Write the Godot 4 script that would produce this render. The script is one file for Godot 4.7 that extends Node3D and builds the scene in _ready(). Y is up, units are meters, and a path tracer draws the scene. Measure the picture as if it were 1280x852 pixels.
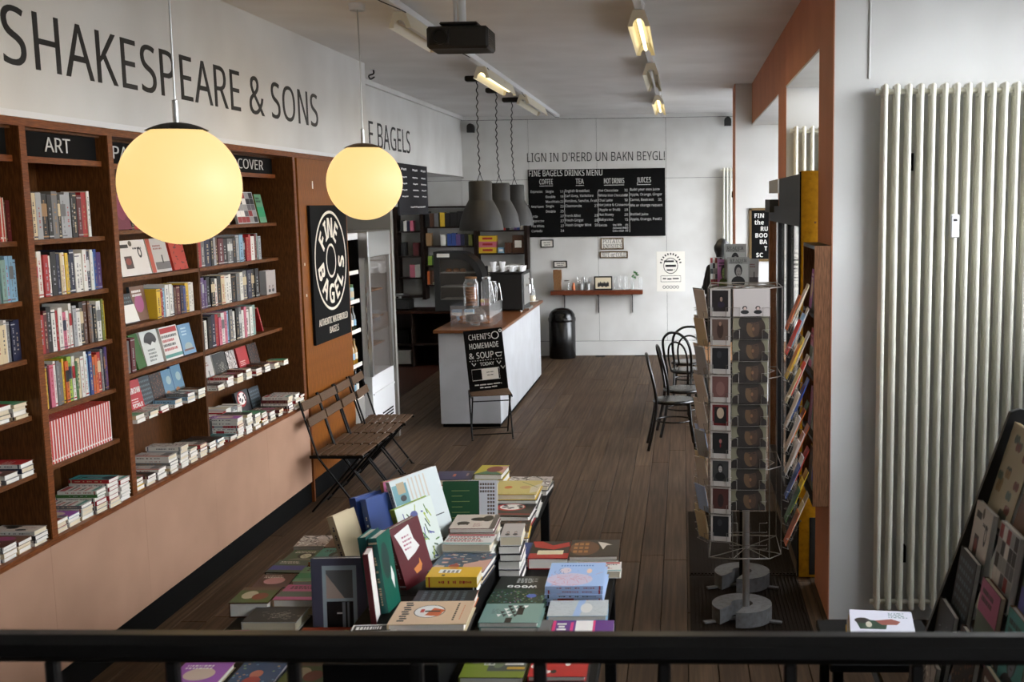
extends Node3D
# A bookshop with a bagel counter, seen from its gallery. y up, metres, the floor at y = 0, the room runs along -z.

const FAR := -17.78          # back wall
const CEIL := 3.6
const LEFT := -2.91          # front of the bookcase and of the sign wall
const RIGHT := 0.79          # ends of the piers between the shop windows
const TABLE := 0.75

var M := {}
var S := {}                  # shared meshes
var used := {}
var rng := RandomNumberGenerator.new()
var sans: Font
var serif: Font
var bold: Font

# ---------------------------------------------------------------- camera, sky, light
func stage() -> void:
	var f := 1470.6
	var near := 0.05
	var cam := Camera3D.new()
	cam.name = "camera"
	cam.projection = Camera3D.PROJECTION_FRUSTUM
	cam.near = near
	cam.far = 120.0
	cam.size = 852.0 / f * near
	cam.frustum_offset = Vector2((640.0 - 791.9) / f * near, (458.1 - 426.0) / f * near)
	cam.transform = Transform3D(Basis(Vector3(0.999086, -0.012781, -0.040782), Vector3(0.007015, 0.990336, -0.138510), Vector3(0.042158, 0.138098, 0.989521)).orthonormalized(), Vector3(0, 2.3, 0))
	var lens := CameraAttributesPhysical.new()
	lens.frustum_focal_length = 35.0
	lens.frustum_focus_distance = 8.0
	lens.exposure_aperture = 5.6
	cam.attributes = lens
	add_child(cam)
	cam.current = true

	var env := Environment.new()
	env.background_mode = Environment.BG_SKY
	var sky := Sky.new()
	var sm := ProceduralSkyMaterial.new()
	sm.sky_top_color = Color(0.90, 0.92, 0.95)
	sm.sky_horizon_color = Color(0.96, 0.97, 0.98)
	sm.ground_horizon_color = Color(0.50, 0.50, 0.50)
	sm.ground_bottom_color = Color(0.38, 0.38, 0.38)
	sm.sun_angle_max = 0.0
	sky.sky_material = sm
	env.sky = sky
	env.background_energy_multiplier = 20.0
	env.tonemap_mode = Environment.TONE_MAPPER_LINEAR
	env.tonemap_exposure = 1.08
	env.sdfgi_enabled = true
	env.ssao_enabled = true
	env.ssil_enabled = true
	var we := WorldEnvironment.new()
	we.name = "sky"
	we.environment = env
	add_child(we)

# ---------------------------------------------------------------- names and nodes
func numbered(n: String) -> String:
	used[n] = used.get(n, -1) + 1
	return n if used[n] == 0 else "%s_%03d" % [n, used[n]]

func tag(o: Node, label: String, category: String, group := "") -> Node:
	o.set_meta("label", label)
	o.set_meta("category", category)
	if group != "":
		o.set_meta("group", group)
	return o

func thing(called: String, label: String, category: String, at := Vector3.ZERO, turn := 0.0, group := "") -> Node3D:
	var o := Node3D.new()
	o.name = numbered(called)
	add_child(o)
	o.position = at
	o.rotation.y = turn
	tag(o, label, category, group)
	return o

func part(called: String, mesh: Mesh, mat: Material, parent: Node3D, at := Vector3.ZERO, rot := Vector3.ZERO, size := Vector3.ONE) -> MeshInstance3D:
	var o := MeshInstance3D.new()
	o.name = called
	o.mesh = mesh
	o.material_override = mat
	o.position = at
	o.rotation = rot
	o.scale = size
	parent.add_child(o, true)
	return o

func pbox(called: String, mat: Material, parent: Node3D, at: Vector3, size: Vector3, rot := Vector3.ZERO) -> MeshInstance3D:
	return part(called, S.box, mat, parent, at, rot, size)

func one(called: String, mesh: Mesh, mat: Material, label: String, category: String, at := Vector3.ZERO, rot := Vector3.ZERO, group := "") -> MeshInstance3D:
	var o := part(numbered(called), mesh, mat, self, at, rot)
	tag(o, label, category, group)
	return o

func struct(called: String, mesh: Mesh, mat: Material, at := Vector3.ZERO, size := Vector3.ONE) -> MeshInstance3D:
	var o := part(called, mesh, mat, self, at, Vector3.ZERO, size)
	o.set_meta("kind", "structure")
	return o

func sbox(called: String, mat: Material, lo: Vector3, hi: Vector3) -> MeshInstance3D:
	var st := B()
	bx(st, Vector3.ZERO, hi - lo)
	return struct(called, st.commit(), mat, (lo + hi) / 2)

func sroot(called: String) -> Node3D:
	var o := Node3D.new()
	o.name = called
	add_child(o)
	o.set_meta("kind", "structure")
	return o

# ---------------------------------------------------------------- shapes
func B() -> SurfaceTool:
	var st := SurfaceTool.new()
	st.begin(Mesh.PRIMITIVE_TRIANGLES)
	return st

func quad(st: SurfaceTool, a: Vector3, b: Vector3, c: Vector3, d: Vector3, uv := Rect2(0, 0, 1, 1)) -> void:
	# a b c d run counter-clockwise seen from the front
	var n := (b - a).cross(c - a).normalized()
	var p := [a, c, b, a, d, c]
	var u := [Vector2(uv.position.x, uv.end.y), uv.end, Vector2(uv.end.x, uv.position.y), uv.position]
	var ua := Vector2(uv.position.x, uv.end.y)
	var ub := Vector2(uv.end.x, uv.end.y)
	var uc := Vector2(uv.end.x, uv.position.y)
	var ud := Vector2(uv.position.x, uv.position.y)
	u = [ua, uc, ub, ua, ud, uc]
	for i in 6:
		st.set_normal(n)
		st.set_uv(u[i])
		st.add_vertex(p[i])

func tri(st: SurfaceTool, a: Vector3, b: Vector3, c: Vector3) -> void:
	var n := (b - a).cross(c - a).normalized()
	for p in [a, c, b]:
		st.set_normal(n)
		st.set_uv(Vector2.ZERO)
		st.add_vertex(p)

func bx(st: SurfaceTool, c: Vector3, s: Vector3, r := Basis.IDENTITY, bev := 0.0) -> void:
	# a box; with bev > 0 its edges are chamfered
	var h := s / 2
	if bev <= 0.0:
		var k := []
		for i in 8:
			k.append(c + r * Vector3(h.x * (1 if i & 1 else -1), h.y * (1 if i & 2 else -1), h.z * (1 if i & 4 else -1)))
		for q in [[4, 5, 7, 6], [1, 0, 2, 3], [5, 1, 3, 7], [0, 4, 6, 2], [6, 7, 3, 2], [0, 1, 5, 4]]:
			quad(st, k[q[0]], k[q[1]], k[q[2]], k[q[3]])
		return
	var g := minf(bev, minf(h.x, minf(h.y, h.z)) * 0.9)
	var pt := func(sx: int, sy: int, sz: int, ax: int) -> Vector3:
		var v := Vector3(h.x - g, h.y - g, h.z - g)
		v[ax] += g
		return c + r * Vector3(v.x * sx, v.y * sy, v.z * sz)
	for ax in 3:
		var u := (ax + 1) % 3
		var w := (ax + 2) % 3
		for sg in [-1, 1]:
			var p := []
			for q in [[-1, -1], [1, -1], [1, 1], [-1, 1]]:
				var sgn := [0, 0, 0]
				sgn[ax] = sg
				sgn[u] = q[0]
				sgn[w] = q[1]
				p.append(pt.call(sgn[0], sgn[1], sgn[2], ax))
			if sg < 0:
				p.reverse()
			quad(st, p[0], p[1], p[2], p[3])
		for su in [-1, 1]:
			for sw in [-1, 1]:
				var e := []
				for q in [[-1, u], [1, u], [1, w], [-1, w]]:
					var sgn := [0, 0, 0]
					sgn[ax] = q[0]
					sgn[u] = su
					sgn[w] = sw
					e.append(pt.call(sgn[0], sgn[1], sgn[2], q[1]))
				if su * sw < 0:
					e.reverse()
				var nn: Vector3 = (e[1] - e[0]).cross(e[2] - e[0])
				if nn.dot((e[0] + e[2]) / 2 - c) < 0:
					e.reverse()
				quad(st, e[0], e[1], e[2], e[3])
	for i in 8:
		var sx := 1 if i & 1 else -1
		var sy := 1 if i & 2 else -1
		var sz := 1 if i & 4 else -1
		var a: Vector3 = pt.call(sx, sy, sz, 0)
		var b: Vector3 = pt.call(sx, sy, sz, 1)
		var d: Vector3 = pt.call(sx, sy, sz, 2)
		if (b - a).cross(d - a).dot(a - c) < 0:
			tri(st, a, d, b)
		else:
			tri(st, a, b, d)

func box_mesh(s: Vector3, bev := 0.0, c := Vector3.ZERO) -> Mesh:
	var st := B()
	bx(st, c, s, Basis.IDENTITY, bev)
	return st.commit()

func tube(st: SurfaceTool, pts: Array, rad: float, n := 8, closed := false) -> void:
	# a round bar swept along points
	var m := pts.size()
	var rings := []
	var prev := Vector3.ZERO
	for i in m:
		var t: Vector3
		if closed:
			t = (pts[(i + 1) % m] - pts[(i - 1 + m) % m]).normalized()
		else:
			t = (pts[mini(i + 1, m - 1)] - pts[maxi(i - 1, 0)]).normalized()
		var u := prev
		if i == 0:
			u = Vector3.UP if absf(t.y) < 0.9 else Vector3.RIGHT
		u = (u - t * u.dot(t)).normalized()
		prev = u
		var w := t.cross(u)
		var ring := []
		for k in n:
			var a := TAU * k / n
			ring.append(u * cos(a) + w * sin(a))
		rings.append(ring)
	for i in (m if closed else m - 1):
		var j := (i + 1) % m
		for k in n:
			var l := (k + 1) % n
			for q in [[i, k], [j, l], [i, l], [i, k], [j, k], [j, l]]:
				var nv: Vector3 = rings[q[0]][q[1]]
				st.set_normal(nv)
				st.set_uv(Vector2.ZERO)
				st.add_vertex(pts[q[0]] + nv * rad)
	if not closed:
		for e in [0, m - 1]:
			for k in range(1, n - 1):
				var a: Vector3 = pts[e] + rings[e][0] * rad
				var b: Vector3 = pts[e] + rings[e][k] * rad
				var d: Vector3 = pts[e] + rings[e][k + 1] * rad
				if e == 0:
					tri(st, a, d, b)
				else:
					tri(st, a, b, d)

func tube_mesh(pts: Array, rad: float, n := 8, closed := false) -> Mesh:
	var st := B()
	tube(st, pts, rad, n, closed)
	return st.commit()

func lathe(st: SurfaceTool, prof: Array, n := 24, at := Vector3.ZERO, sharp := 0.7) -> void:
	# prof: Vector2(radius, height) from the bottom up, outside first
	var m := prof.size()
	var nor := []
	for i in m - 1:
		var d: Vector2 = prof[i + 1] - prof[i]
		nor.append(Vector2(d.y, -d.x).normalized())
	for i in m - 1:
		var n0: Vector2 = nor[i]
		var n1: Vector2 = nor[i]
		if i > 0 and nor[i - 1].dot(nor[i]) > sharp:
			n0 = (nor[i - 1] + nor[i]).normalized()
		if i < m - 2 and nor[i + 1].dot(nor[i]) > sharp:
			n1 = (nor[i + 1] + nor[i]).normalized()
		for k in n:
			var a0 := TAU * k / n
			var a1 := TAU * (k + 1) / n
			var v := func(p: Vector2, a: float) -> Vector3: return Vector3(p.x * cos(a), p.y, -p.x * sin(a))
			var q := [[prof[i], a0, n0], [prof[i + 1], a1, n1], [prof[i], a1, n0], [prof[i], a0, n0], [prof[i + 1], a0, n1], [prof[i + 1], a1, n1]]
			for t in 2:
				if absf(q[t * 3][0].x) < 1e-6 and absf(q[t * 3 + 2 if t == 0 else t * 3][0].x) < 1e-6 and t == 0:
					continue
				for e in 3:
					var w: Array = q[t * 3 + e]
					st.set_normal(v.call(w[2], w[1]).normalized())
					st.set_uv(Vector2.ZERO)
					st.add_vertex(at + v.call(w[0], w[1]))

func lathe_mesh(prof: Array, n := 24, sharp := 0.7) -> Mesh:
	var st := B()
	lathe(st, prof, n, Vector3.ZERO, sharp)
	return st.commit()

func prism(st: SurfaceTool, poly: PackedVector2Array, depth: float, xf := Transform3D.IDENTITY) -> void:
	# a polygon in x, y drawn out from z = -depth / 2 to depth / 2
	var p := poly
	if Geometry2D.is_polygon_clockwise(p):
		p.reverse()
	var idx := Geometry2D.triangulate_polygon(p)
	var h := depth / 2
	for i in range(0, idx.size(), 3):
		var a := p[idx[i]]
		var b := p[idx[i + 1]]
		var c := p[idx[i + 2]]
		if (b - a).cross(c - a) < 0:
			var t := b
			b = c
			c = t
		tri(st, xf * Vector3(a.x, a.y, h), xf * Vector3(b.x, b.y, h), xf * Vector3(c.x, c.y, h))
		tri(st, xf * Vector3(a.x, a.y, -h), xf * Vector3(c.x, c.y, -h), xf * Vector3(b.x, b.y, -h))
	for i in p.size():
		var a := p[i]
		var b := p[(i + 1) % p.size()]
		quad(st, xf * Vector3(a.x, a.y, -h), xf * Vector3(b.x, b.y, -h), xf * Vector3(b.x, b.y, h), xf * Vector3(a.x, a.y, h))

func prism_mesh(poly: Array, depth: float) -> Mesh:
	var st := B()
	prism(st, PackedVector2Array(poly), depth)
	return st.commit()

func arc(c: Vector2, r: Vector2, a0: float, a1: float, n: int) -> Array:
	var o := []
	for i in n + 1:
		var a := lerpf(a0, a1, float(i) / n)
		o.append(c + Vector2(cos(a) * r.x, sin(a) * r.y))
	return o

func bezier(p: Array, n: int) -> Array:
	# a smooth line through points
	var o := []
	for i in p.size() - 1:
		var a: Vector3 = p[maxi(i - 1, 0)]
		var d: Vector3 = p[mini(i + 2, p.size() - 1)]
		for k in n:
			o.append(p[i].cubic_interpolate(p[i + 1], a, d, float(k) / n))
	o.append(p[-1])
	return o

# lettering: TextMesh fitted to a width and/or a height; it faces +z of its parent
func letters(parent: Node3D, text: String, mat: Material, at: Vector3, height: float, width := 0.0, rot := Vector3.ZERO, font: Font = null, called := "lettering", align := 0, depth := 0.002) -> MeshInstance3D:
	var t := TextMesh.new()
	t.text = text
	t.font = font if font else sans
	t.font_size = 32
	t.pixel_size = 0.01
	t.depth = 0.02
	t.curve_step = 1.6 if height > 0.08 else 5.0
	t.horizontal_alignment = HORIZONTAL_ALIGNMENT_CENTER
	t.vertical_alignment = VERTICAL_ALIGNMENT_CENTER
	var bb := t.get_aabb()
	var sy := height / 0.236      # the cap height of 32 points
	var sx := width / maxf(bb.size.x, 1e-4) if width > 0.0 else sy
	var c := bb.get_center()
	var shift := Vector3(-c.x * sx, -c.y * sy, 0)
	if align < 0:
		shift.x = -bb.position.x * sx
	elif align > 0:
		shift.x = -bb.end.x * sx
	var o := part(called, t, mat, parent, at + Basis.from_euler(rot) * shift, rot, Vector3(sx, sy, depth / 0.02))
	return o

# a line of small unreadable print or chalk: word-like strokes, one mesh
func marks(parent: Node3D, at: Vector3, w: float, h: float, mat: Material, called := "small_print") -> void:
	var st := B()
	var x := -w / 2
	while x < w / 2:
		var l := minf(h * (1.2 + 2.4 * absf(sin(x * 91.0 + at.y * 57.0))), w / 2 - x)
		bx(st, Vector3(x + l / 2, h * 0.08 * sin(x * 40.0), 0), Vector3(l, h * 0.55, 0.0012))
		x += l + h * 0.5
	part(called, st.commit(), mat, parent, at).set_meta("kind", "stuff")

# ---------------------------------------------------------------- materials
func mat(c: Color, rough := 0.7, metal := 0.0) -> StandardMaterial3D:
	var m := StandardMaterial3D.new()
	m.albedo_color = c
	m.roughness = rough
	m.metallic = metal
	return m

func noise_tex(freq: float, lo: Color, hi: Color, octaves := 4, size := 512, sd := 1, mid := 0.5) -> NoiseTexture2D:
	var n := FastNoiseLite.new()
	n.seed = sd
	n.frequency = freq
	n.fractal_octaves = octaves
	var g := Gradient.new()
	g.set_color(0, lo)
	g.set_color(1, hi)
	g.add_point(mid, lo.lerp(hi, 0.5))
	var t := NoiseTexture2D.new()
	t.width = size
	t.height = size
	t.seamless = true
	t.noise = n
	t.color_ramp = g
	return t

func grained(c: Color, tex: Texture2D, scale: Vector3, rough := 0.6, bump := 0.0) -> StandardMaterial3D:
	var m := mat(c, rough)
	m.albedo_texture = tex
	m.uv1_triplanar = true
	m.uv1_world_triplanar = true
	m.uv1_scale = scale
	m.uv1_triplanar_sharpness = 8.0
	if bump > 0.0:
		m.heightmap_enabled = true
		m.heightmap_texture = tex
		m.heightmap_scale = bump
	m.metallic_specular = 0.5 if rough < 0.45 and c.get_luminance() > 0.6 else 0.28
	return m

func glow(c: Color, e: float) -> StandardMaterial3D:
	var m := mat(c, 0.5)
	m.emission_enabled = true
	m.emission = c
	m.emission_energy_multiplier = e
	return m

func clear(c: Color, a: float, rough := 0.03) -> StandardMaterial3D:
	var m := mat(Color(c, a), rough)
	m.transparency = BaseMaterial3D.TRANSPARENCY_ALPHA
	return m

func make_materials() -> void:
	var grain := noise_tex(0.02, Color(0.62, 0.60, 0.58), Color(1, 1, 1), 5, 512, 3)
	var streak := noise_tex(0.012, Color(0.58, 0.55, 0.52), Color(1.0, 1.0, 1.0), 5, 512, 9)
	var soft := noise_tex(0.006, Color(0.93, 0.925, 0.92), Color(1, 1, 1), 3, 512, 5)
	var scuff := noise_tex(0.02, Color(0.80, 0.77, 0.74), Color(1, 1, 1), 5, 512, 15, 0.3)
	M.grain = grain
	M.white_wall = grained(Color(0.86, 0.86, 0.85), soft, Vector3(0.35, 0.35, 0.35), 0.85)
	M.far_wall = grained(Color(0.85, 0.85, 0.84), soft, Vector3(0.5, 0.5, 0.5), 0.6)
	M.ceiling = grained(Color(0.88, 0.875, 0.87), soft, Vector3(0.3, 0.3, 0.3), 0.9)
	M.pink = grained(Color(0.70, 0.555, 0.465), soft, Vector3(0.6, 0.6, 0.6), 0.6)
	M.terracotta = grained(Color(0.73, 0.48, 0.355), soft, Vector3(0.6, 0.6, 0.6), 0.7)
	M.case_wood = grained(Color(0.40, 0.25, 0.13), grain, Vector3(9, 1.2, 9), 0.45)
	M.shelf_wood = grained(Color(0.50, 0.315, 0.175), grain, Vector3(12, 12, 1.2), 0.45)
	M.panel_wood = grained(Color(0.60, 0.355, 0.12), grain, Vector3(10, 0.8, 10), 0.4)
	M.trim_wood = grained(Color(0.55, 0.32, 0.165), grain, Vector3(12, 12, 1.0), 0.42)
	M.top_wood = grained(Color(0.52, 0.33, 0.195), grain, Vector3(14, 14, 1.0), 0.35)
	M.dark_wood = grained(Color(0.155, 0.105, 0.08), grain, Vector3(8, 1.5, 8), 0.5)
	M.red_wood = grained(Color(0.235, 0.12, 0.075), grain, Vector3(8, 1.5, 8), 0.5)
	M.rack_wood = grained(Color(0.55, 0.39, 0.28), grain, Vector3(14, 1.0, 14), 0.6)
	M.slat_wood = grained(Color(0.43, 0.335, 0.255), grain, Vector3(4, 14, 14), 0.65)
	M.ledge_wood = grained(Color(0.50, 0.26, 0.16), grain, Vector3(2, 12, 12), 0.5)
	M.planks = []
	for c in [Color(0.345, 0.275, 0.21), Color(0.37, 0.295, 0.225), Color(0.32, 0.25, 0.19), Color(0.39, 0.315, 0.245), Color(0.335, 0.26, 0.195)]:
		M.planks.append(grained(c, streak, Vector3(5, 5, 0.16), 0.6))
	M.subfloor = mat(Color(0.10, 0.085, 0.07), 0.9)
	M.black = mat(Color(0.055, 0.055, 0.057), 0.5)
	M.table = grained(Color(0.05, 0.048, 0.048), grain, Vector3(5, 5, 1), 0.6)
	M.table.metallic_specular = 0.3
	M.kick = mat(Color(0.035, 0.035, 0.035), 0.8)
	M.kick.metallic_specular = 0.2
	M.rail = mat(Color(0.045, 0.042, 0.04), 0.35)
	M.steel_black = mat(Color(0.038, 0.038, 0.04), 0.5)
	M.steel_black.metallic_specular = 0.3
	M.board = grained(Color(0.05, 0.05, 0.053), soft, Vector3(2, 2, 2), 0.8)
	M.board.metallic_specular = 0.25
	M.board_grey = grained(Color(0.15, 0.15, 0.165), soft, Vector3(2, 2, 2), 0.7)
	M.chalk = mat(Color(0.86, 0.86, 0.84), 0.95)
	M.chalk_dim = mat(Color(0.78, 0.78, 0.77), 0.95)
	M.ink = mat(Color(0.03, 0.03, 0.032), 0.6)
	M.cream_ink = mat(Color(0.93, 0.89, 0.82), 0.7)
	M.radiator = mat(Color(0.87, 0.86, 0.80), 0.32)
	M.white_paint = mat(Color(0.86, 0.865, 0.87), 0.45)
	M.counter = grained(Color(0.72, 0.73, 0.745), soft, Vector3(0.7, 0.7, 0.7), 0.4)
	M.grey_paint = mat(Color(0.55, 0.54, 0.52), 0.5)
	M.lamp_grey = mat(Color(0.12, 0.115, 0.11), 0.65)
	M.cord = mat(Color(0.06, 0.055, 0.05), 0.7)
	M.silver = mat(Color(0.72, 0.72, 0.71), 0.3, 0.85)
	M.chrome = mat(Color(0.85, 0.85, 0.85), 0.12, 1.0)
	M.wire = mat(Color(0.52, 0.50, 0.47), 0.35, 0.7)
	M.concrete = grained(Color(0.43, 0.435, 0.44), scuff, Vector3(2.5, 2.5, 2.5), 0.7)
	M.brass = mat(Color(0.5, 0.42, 0.3), 0.3, 0.9)
	M.yellow = grained(Color(0.80, 0.58, 0.09), scuff, Vector3(2, 2, 2), 0.5)
	M.mat_rib = grained(Color(0.16, 0.125, 0.10), grain, Vector3(20, 20, 20), 0.95)
	M.paper = mat(Color(0.90, 0.885, 0.85), 0.85)
	M.paper_cream = mat(Color(0.86, 0.81, 0.70), 0.85)
	M.card = mat(Color(0.80, 0.76, 0.72), 0.6)
	M.glass = clear(Color(0.96, 0.98, 0.97), 0.05)
	M.acrylic = clear(Color(0.85, 0.88, 0.9), 0.06)
	M.jar = clear(Color(0.92, 0.95, 0.95), 0.07)
	M.fridge_glass = clear(Color(0.55, 0.5, 0.46), 0.08)
	M.bagel = grained(Color(0.66, 0.40, 0.19), grain, Vector3(30, 30, 30), 0.7)
	M.skin = mat(Color(0.75, 0.55, 0.45), 0.6)
	M.hair = mat(Color(0.05, 0.04, 0.035), 0.5)
	M.cloth_black = mat(Color(0.03, 0.03, 0.032), 0.9)
	M.leaf = mat(Color(0.16, 0.33, 0.12), 0.5)
	M.kraft = grained(Color(0.62, 0.46, 0.32), grain, Vector3(6, 6, 6), 0.9)
	M.ice = mat(Color(0.95, 0.95, 0.95), 0.3)
	M.globe = glow(Color(1.0, 0.86, 0.555), 0.93)
	M.globe.albedo_color = Color(0.5, 0.47, 0.42)
	M.tube_on = glow(Color(1.0, 0.93, 0.72), 2.6)
	M.tube_off = mat(Color(0.80, 0.80, 0.80), 0.3)
	M.reflector = mat(Color(0.86, 0.83, 0.74), 0.35)
	M.pavement = mat(Color(0.45, 0.45, 0.45), 0.9)

# ---------------------------------------------------------------- the setting
func build_setting() -> void:
	# floor: boards along the room on a dark underlay
	var fl := sbox("floor", M.subfloor, Vector3(-4.7, -0.2, FAR - 0.3), Vector3(2.4, -0.02, 3.0))
	var o0 := fl.position
	rng.seed = 11
	var lengths := [2.2, 2.8, 3.4]
	var pm := []
	for l in lengths:
		var st := B()
		bx(st, Vector3.ZERO, Vector3(0.146, 0.022, l - 0.004), Basis.IDENTITY, 0.0025)
		pm.append(st.commit())
	var x := -3.36
	while x < 0.95:
		var z := 0.4 - rng.randf() * 2.0 - 2.6
		while z > FAR + 0.1:
			var k := rng.randi() % 3
			var l: float = lengths[k]
			if z - l < FAR - 0.2:
				k = 0
				l = lengths[0]
			var zz := maxf(z - l / 2, FAR - 0.1 + l / 2)
			part("plank", pm[k], M.planks[rng.randi() % 5], fl, Vector3(x, -0.011 + rng.randf_range(-0.0012, 0.0008), zz) - o0)
			z -= l
			if z < FAR + 0.3:
				break
		x += 0.15
	# floor of the window bays and of the kitchen
	sbox("floor_bay", M.planks[2], Vector3(0.955, -0.02, FAR), Vector3(2.2, 0.0, 2.0))
	sbox("floor_kitchen", M.red_wood, Vector3(-4.6, -0.02, FAR), Vector3(-3.44, 0.0, -10.2))
	sbox("ceiling", M.ceiling, Vector3(-4.7, CEIL, FAR - 0.2), Vector3(2.4, CEIL + 0.2, 3.0))
	# back wall: a base wall faced with panels, thin dark joints between them
	var wb := sbox("wall_back", M.ink, Vector3(-4.7, -0.1, FAR - 0.2), Vector3(2.4, CEIL, FAR - 0.012))
	var seams := [-4.6, -3.31, -2.29, -1.268, -0.235, 0.80, 2.2]
	for i in seams.size() - 1:
		var a: float = seams[i] + 0.002
		var b: float = seams[i + 1] - 0.002
		for yy in [[0.22, 2.655], [2.659, 3.54]]:
			var st := B()
			bx(st, Vector3.ZERO, Vector3(b - a, yy[1] - yy[0] - 0.001, 0.014), Basis.IDENTITY, 0.0015)
			part("panel", st.commit(), M.far_wall, wb, Vector3((a + b) / 2, (yy[0] + yy[1]) / 2, FAR - 0.006) - wb.position)
	sbox("baseboard_back", M.white_wall, Vector3(-4.6, 0.0, FAR), Vector3(2.2, 0.215, FAR + 0.02))
	sbox("trim_1", M.white_wall, Vector3(-3.29, 3.545, FAR), Vector3(2.2, CEIL, FAR + 0.03))
	var pipe := struct("trim_2", tube_mesh([Vector3(-3.27, 2.70, FAR + 0.03), Vector3(-3.31, 2.70, FAR + 0.03), Vector3(-3.27, 2.71, FAR + 0.03), Vector3(-3.27, 3.555, FAR + 0.035), Vector3(0.80, 3.555, FAR + 0.035)], 0.012, 6), M.grey_paint)
	pipe.name = "trim_2"
	# the wall with the shop's name, over the bookcase
	sbox("wall_left", M.white_wall, Vector3(-3.36, 2.716, -11.0), Vector3(LEFT, CEIL, 3.0))
	sbox("wall_left_lower", M.dark_wood, Vector3(-3.6, 0.0, -10.2), Vector3(-3.30, 2.716, 3.0))
	sbox("trim_3", M.white_paint, Vector3(LEFT - 0.05, 2.706, -10.2), Vector3(LEFT + 0.012, 2.735, -3.0))
	sbox("wall_recess", M.dark_wood, Vector3(-3.75, 0.0, -11.5), Vector3(-3.6, CEIL, -10.2))
	sbox("wall_return", M.grey_paint, Vector3(-4.6, 0.0, -11.6), Vector3(-2.86, 2.72, -11.53))
	sbox("wall_kitchen", M.white_wall, Vector3(-4.75, 0.0, FAR), Vector3(-4.6, CEIL, -11.5))
	sbox("wall_soffit", M.white_wall, Vector3(-4.6, 2.72, FAR), Vector3(-3.29, CEIL, -11.0))
	sbox("trim_4", M.white_wall, Vector3(-3.33, 3.55, FAR), Vector3(-3.25, CEIL, -11.0))
	# piers between the shop windows; their ends and the beam are terracotta
	for p in [["wall_pier_1", -6.94, -6.3, RIGHT], ["wall_pier_2", -9.82, -9.14, RIGHT], ["wall_pier_3", -14.1, -13.5, 0.60]]:
		var pw := sbox(p[0], M.white_wall, Vector3(p[3] + 0.006, 0.0, p[1]), Vector3(2.2, CEIL, p[2]))
		part("end_face", box_mesh(Vector3(0.012, CEIL, p[2] - p[1] - 0.001)), M.terracotta, pw, Vector3(p[3] + 0.006, CEIL / 2, (p[1] + p[2]) / 2) - pw.position)
	sbox("trim_5", M.terracotta, Vector3(RIGHT + 0.0005, 3.16, -13.5), Vector3(RIGHT + 0.35, CEIL, -6.31))
	sbox("trim_6", M.white_wall, Vector3(RIGHT + 0.002, 3.145, -13.5), Vector3(RIGHT + 0.35, 3.16, -6.95))
	# a thin crack and its filler run down the near pier
	struct("trim_7", tube_mesh([Vector3(0.975, CEIL, -6.296), Vector3(0.973, 3.45, -6.296), Vector3(0.969, 3.34, -6.294), Vector3(0.976, 3.3, -6.296), Vector3(0.974, 2.92, -6.296)], 0.006, 5), M.white_wall)
	# unseen window wall on the street side, its openings placed to light the room
	# the gallery window, out of view, lights what faces the camera
	var unseen_wins := [[0.2, 2.4, 1.85], [-5.95, -2.9, 2.0], [-9.0, -7.08, 1.2], [-12.7, -10.0, 0.45], [-17.3, -14.5, 0.45]]
	sbox("wall_right", M.white_wall, Vector3(2.2, 0.0, FAR), Vector3(2.4, 0.45, 3.0))
	sbox("wall_right_upper", M.white_wall, Vector3(2.2, 3.5, FAR), Vector3(2.4, CEIL, 3.0))
	var edges := [3.0]
	for w in unseen_wins:
		edges.append(w[1])
		edges.append(w[0])
	edges.append(FAR)
	for i in range(0, edges.size(), 2):
		sbox("wall_right_pier", M.white_wall, Vector3(2.2, 0.45, edges[i + 1]), Vector3(2.4, 3.5, edges[i]))
	for i in unseen_wins.size():
		var w: Array = unseen_wins[i]
		var win := sroot("window_%d" % (i + 1))
		var zc: float = (w[0] + w[1]) / 2
		var wl: float = w[1] - w[0]
		var h: float = 3.5 - w[2]
		if w[2] > 0.5:
			sbox("wall_right_unseen_sill", M.white_wall, Vector3(2.2, 0.45, w[0]), Vector3(2.4, w[2], w[1]))  # unseen wall below the opening, raised to darken the low near side
		win.position = Vector3(2.3, w[2], zc)
		for e in [[Vector3(0, 0.03, 0), Vector3(0.08, 0.06, wl)], [Vector3(0, h - 0.03, 0), Vector3(0.08, 0.06, wl)], [Vector3(0, h / 2, -wl / 2 + 0.03), Vector3(0.08, h, 0.06)], [Vector3(0, h / 2, wl / 2 - 0.03), Vector3(0.08, h, 0.06)], [Vector3(0, h / 2, 0), Vector3(0.07, h - 0.1, 0.05)]]:
			pbox("window_frame", M.black, win, e[0], e[1])
		for sd in [-1, 1]:
			pbox("pane", M.glass, win, Vector3(0, h / 2, sd * wl / 4), Vector3(0.004, h - 0.12, wl / 2 - 0.09))
	# behind the gallery
	sbox("wall_gallery", M.white_wall, Vector3(-3.4, 0.0, 2.8), Vector3(2.4, CEIL, 3.0))
	sbox("floor_gallery", M.dark_wood, Vector3(-2.9, 0.50, -2.02), Vector3(2.19, 0.66, 2.79))
	sbox("ground_outside", M.pavement, Vector3(2.4, -0.4, -40), Vector3(40, -0.12, 20))

func make_fonts() -> void:
	var f := SystemFont.new()
	f.font_names = PackedStringArray(["Droid Sans"])
	sans = f
	var g := SystemFont.new()
	g.font_names = PackedStringArray(["Droid Serif"])
	serif = g
	var h := SystemFont.new()
	h.font_names = PackedStringArray(["Droid Sans"])
	h.font_weight = 700
	bold = h

func make_shared() -> void:
	var b := BoxMesh.new()
	b.size = Vector3.ONE
	S.box = b

# ---------------------------------------------------------------- printed cover art (one sheet of 8 x 8 prints)
var sheet: Image
var cell := Vector2i.ZERO

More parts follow.
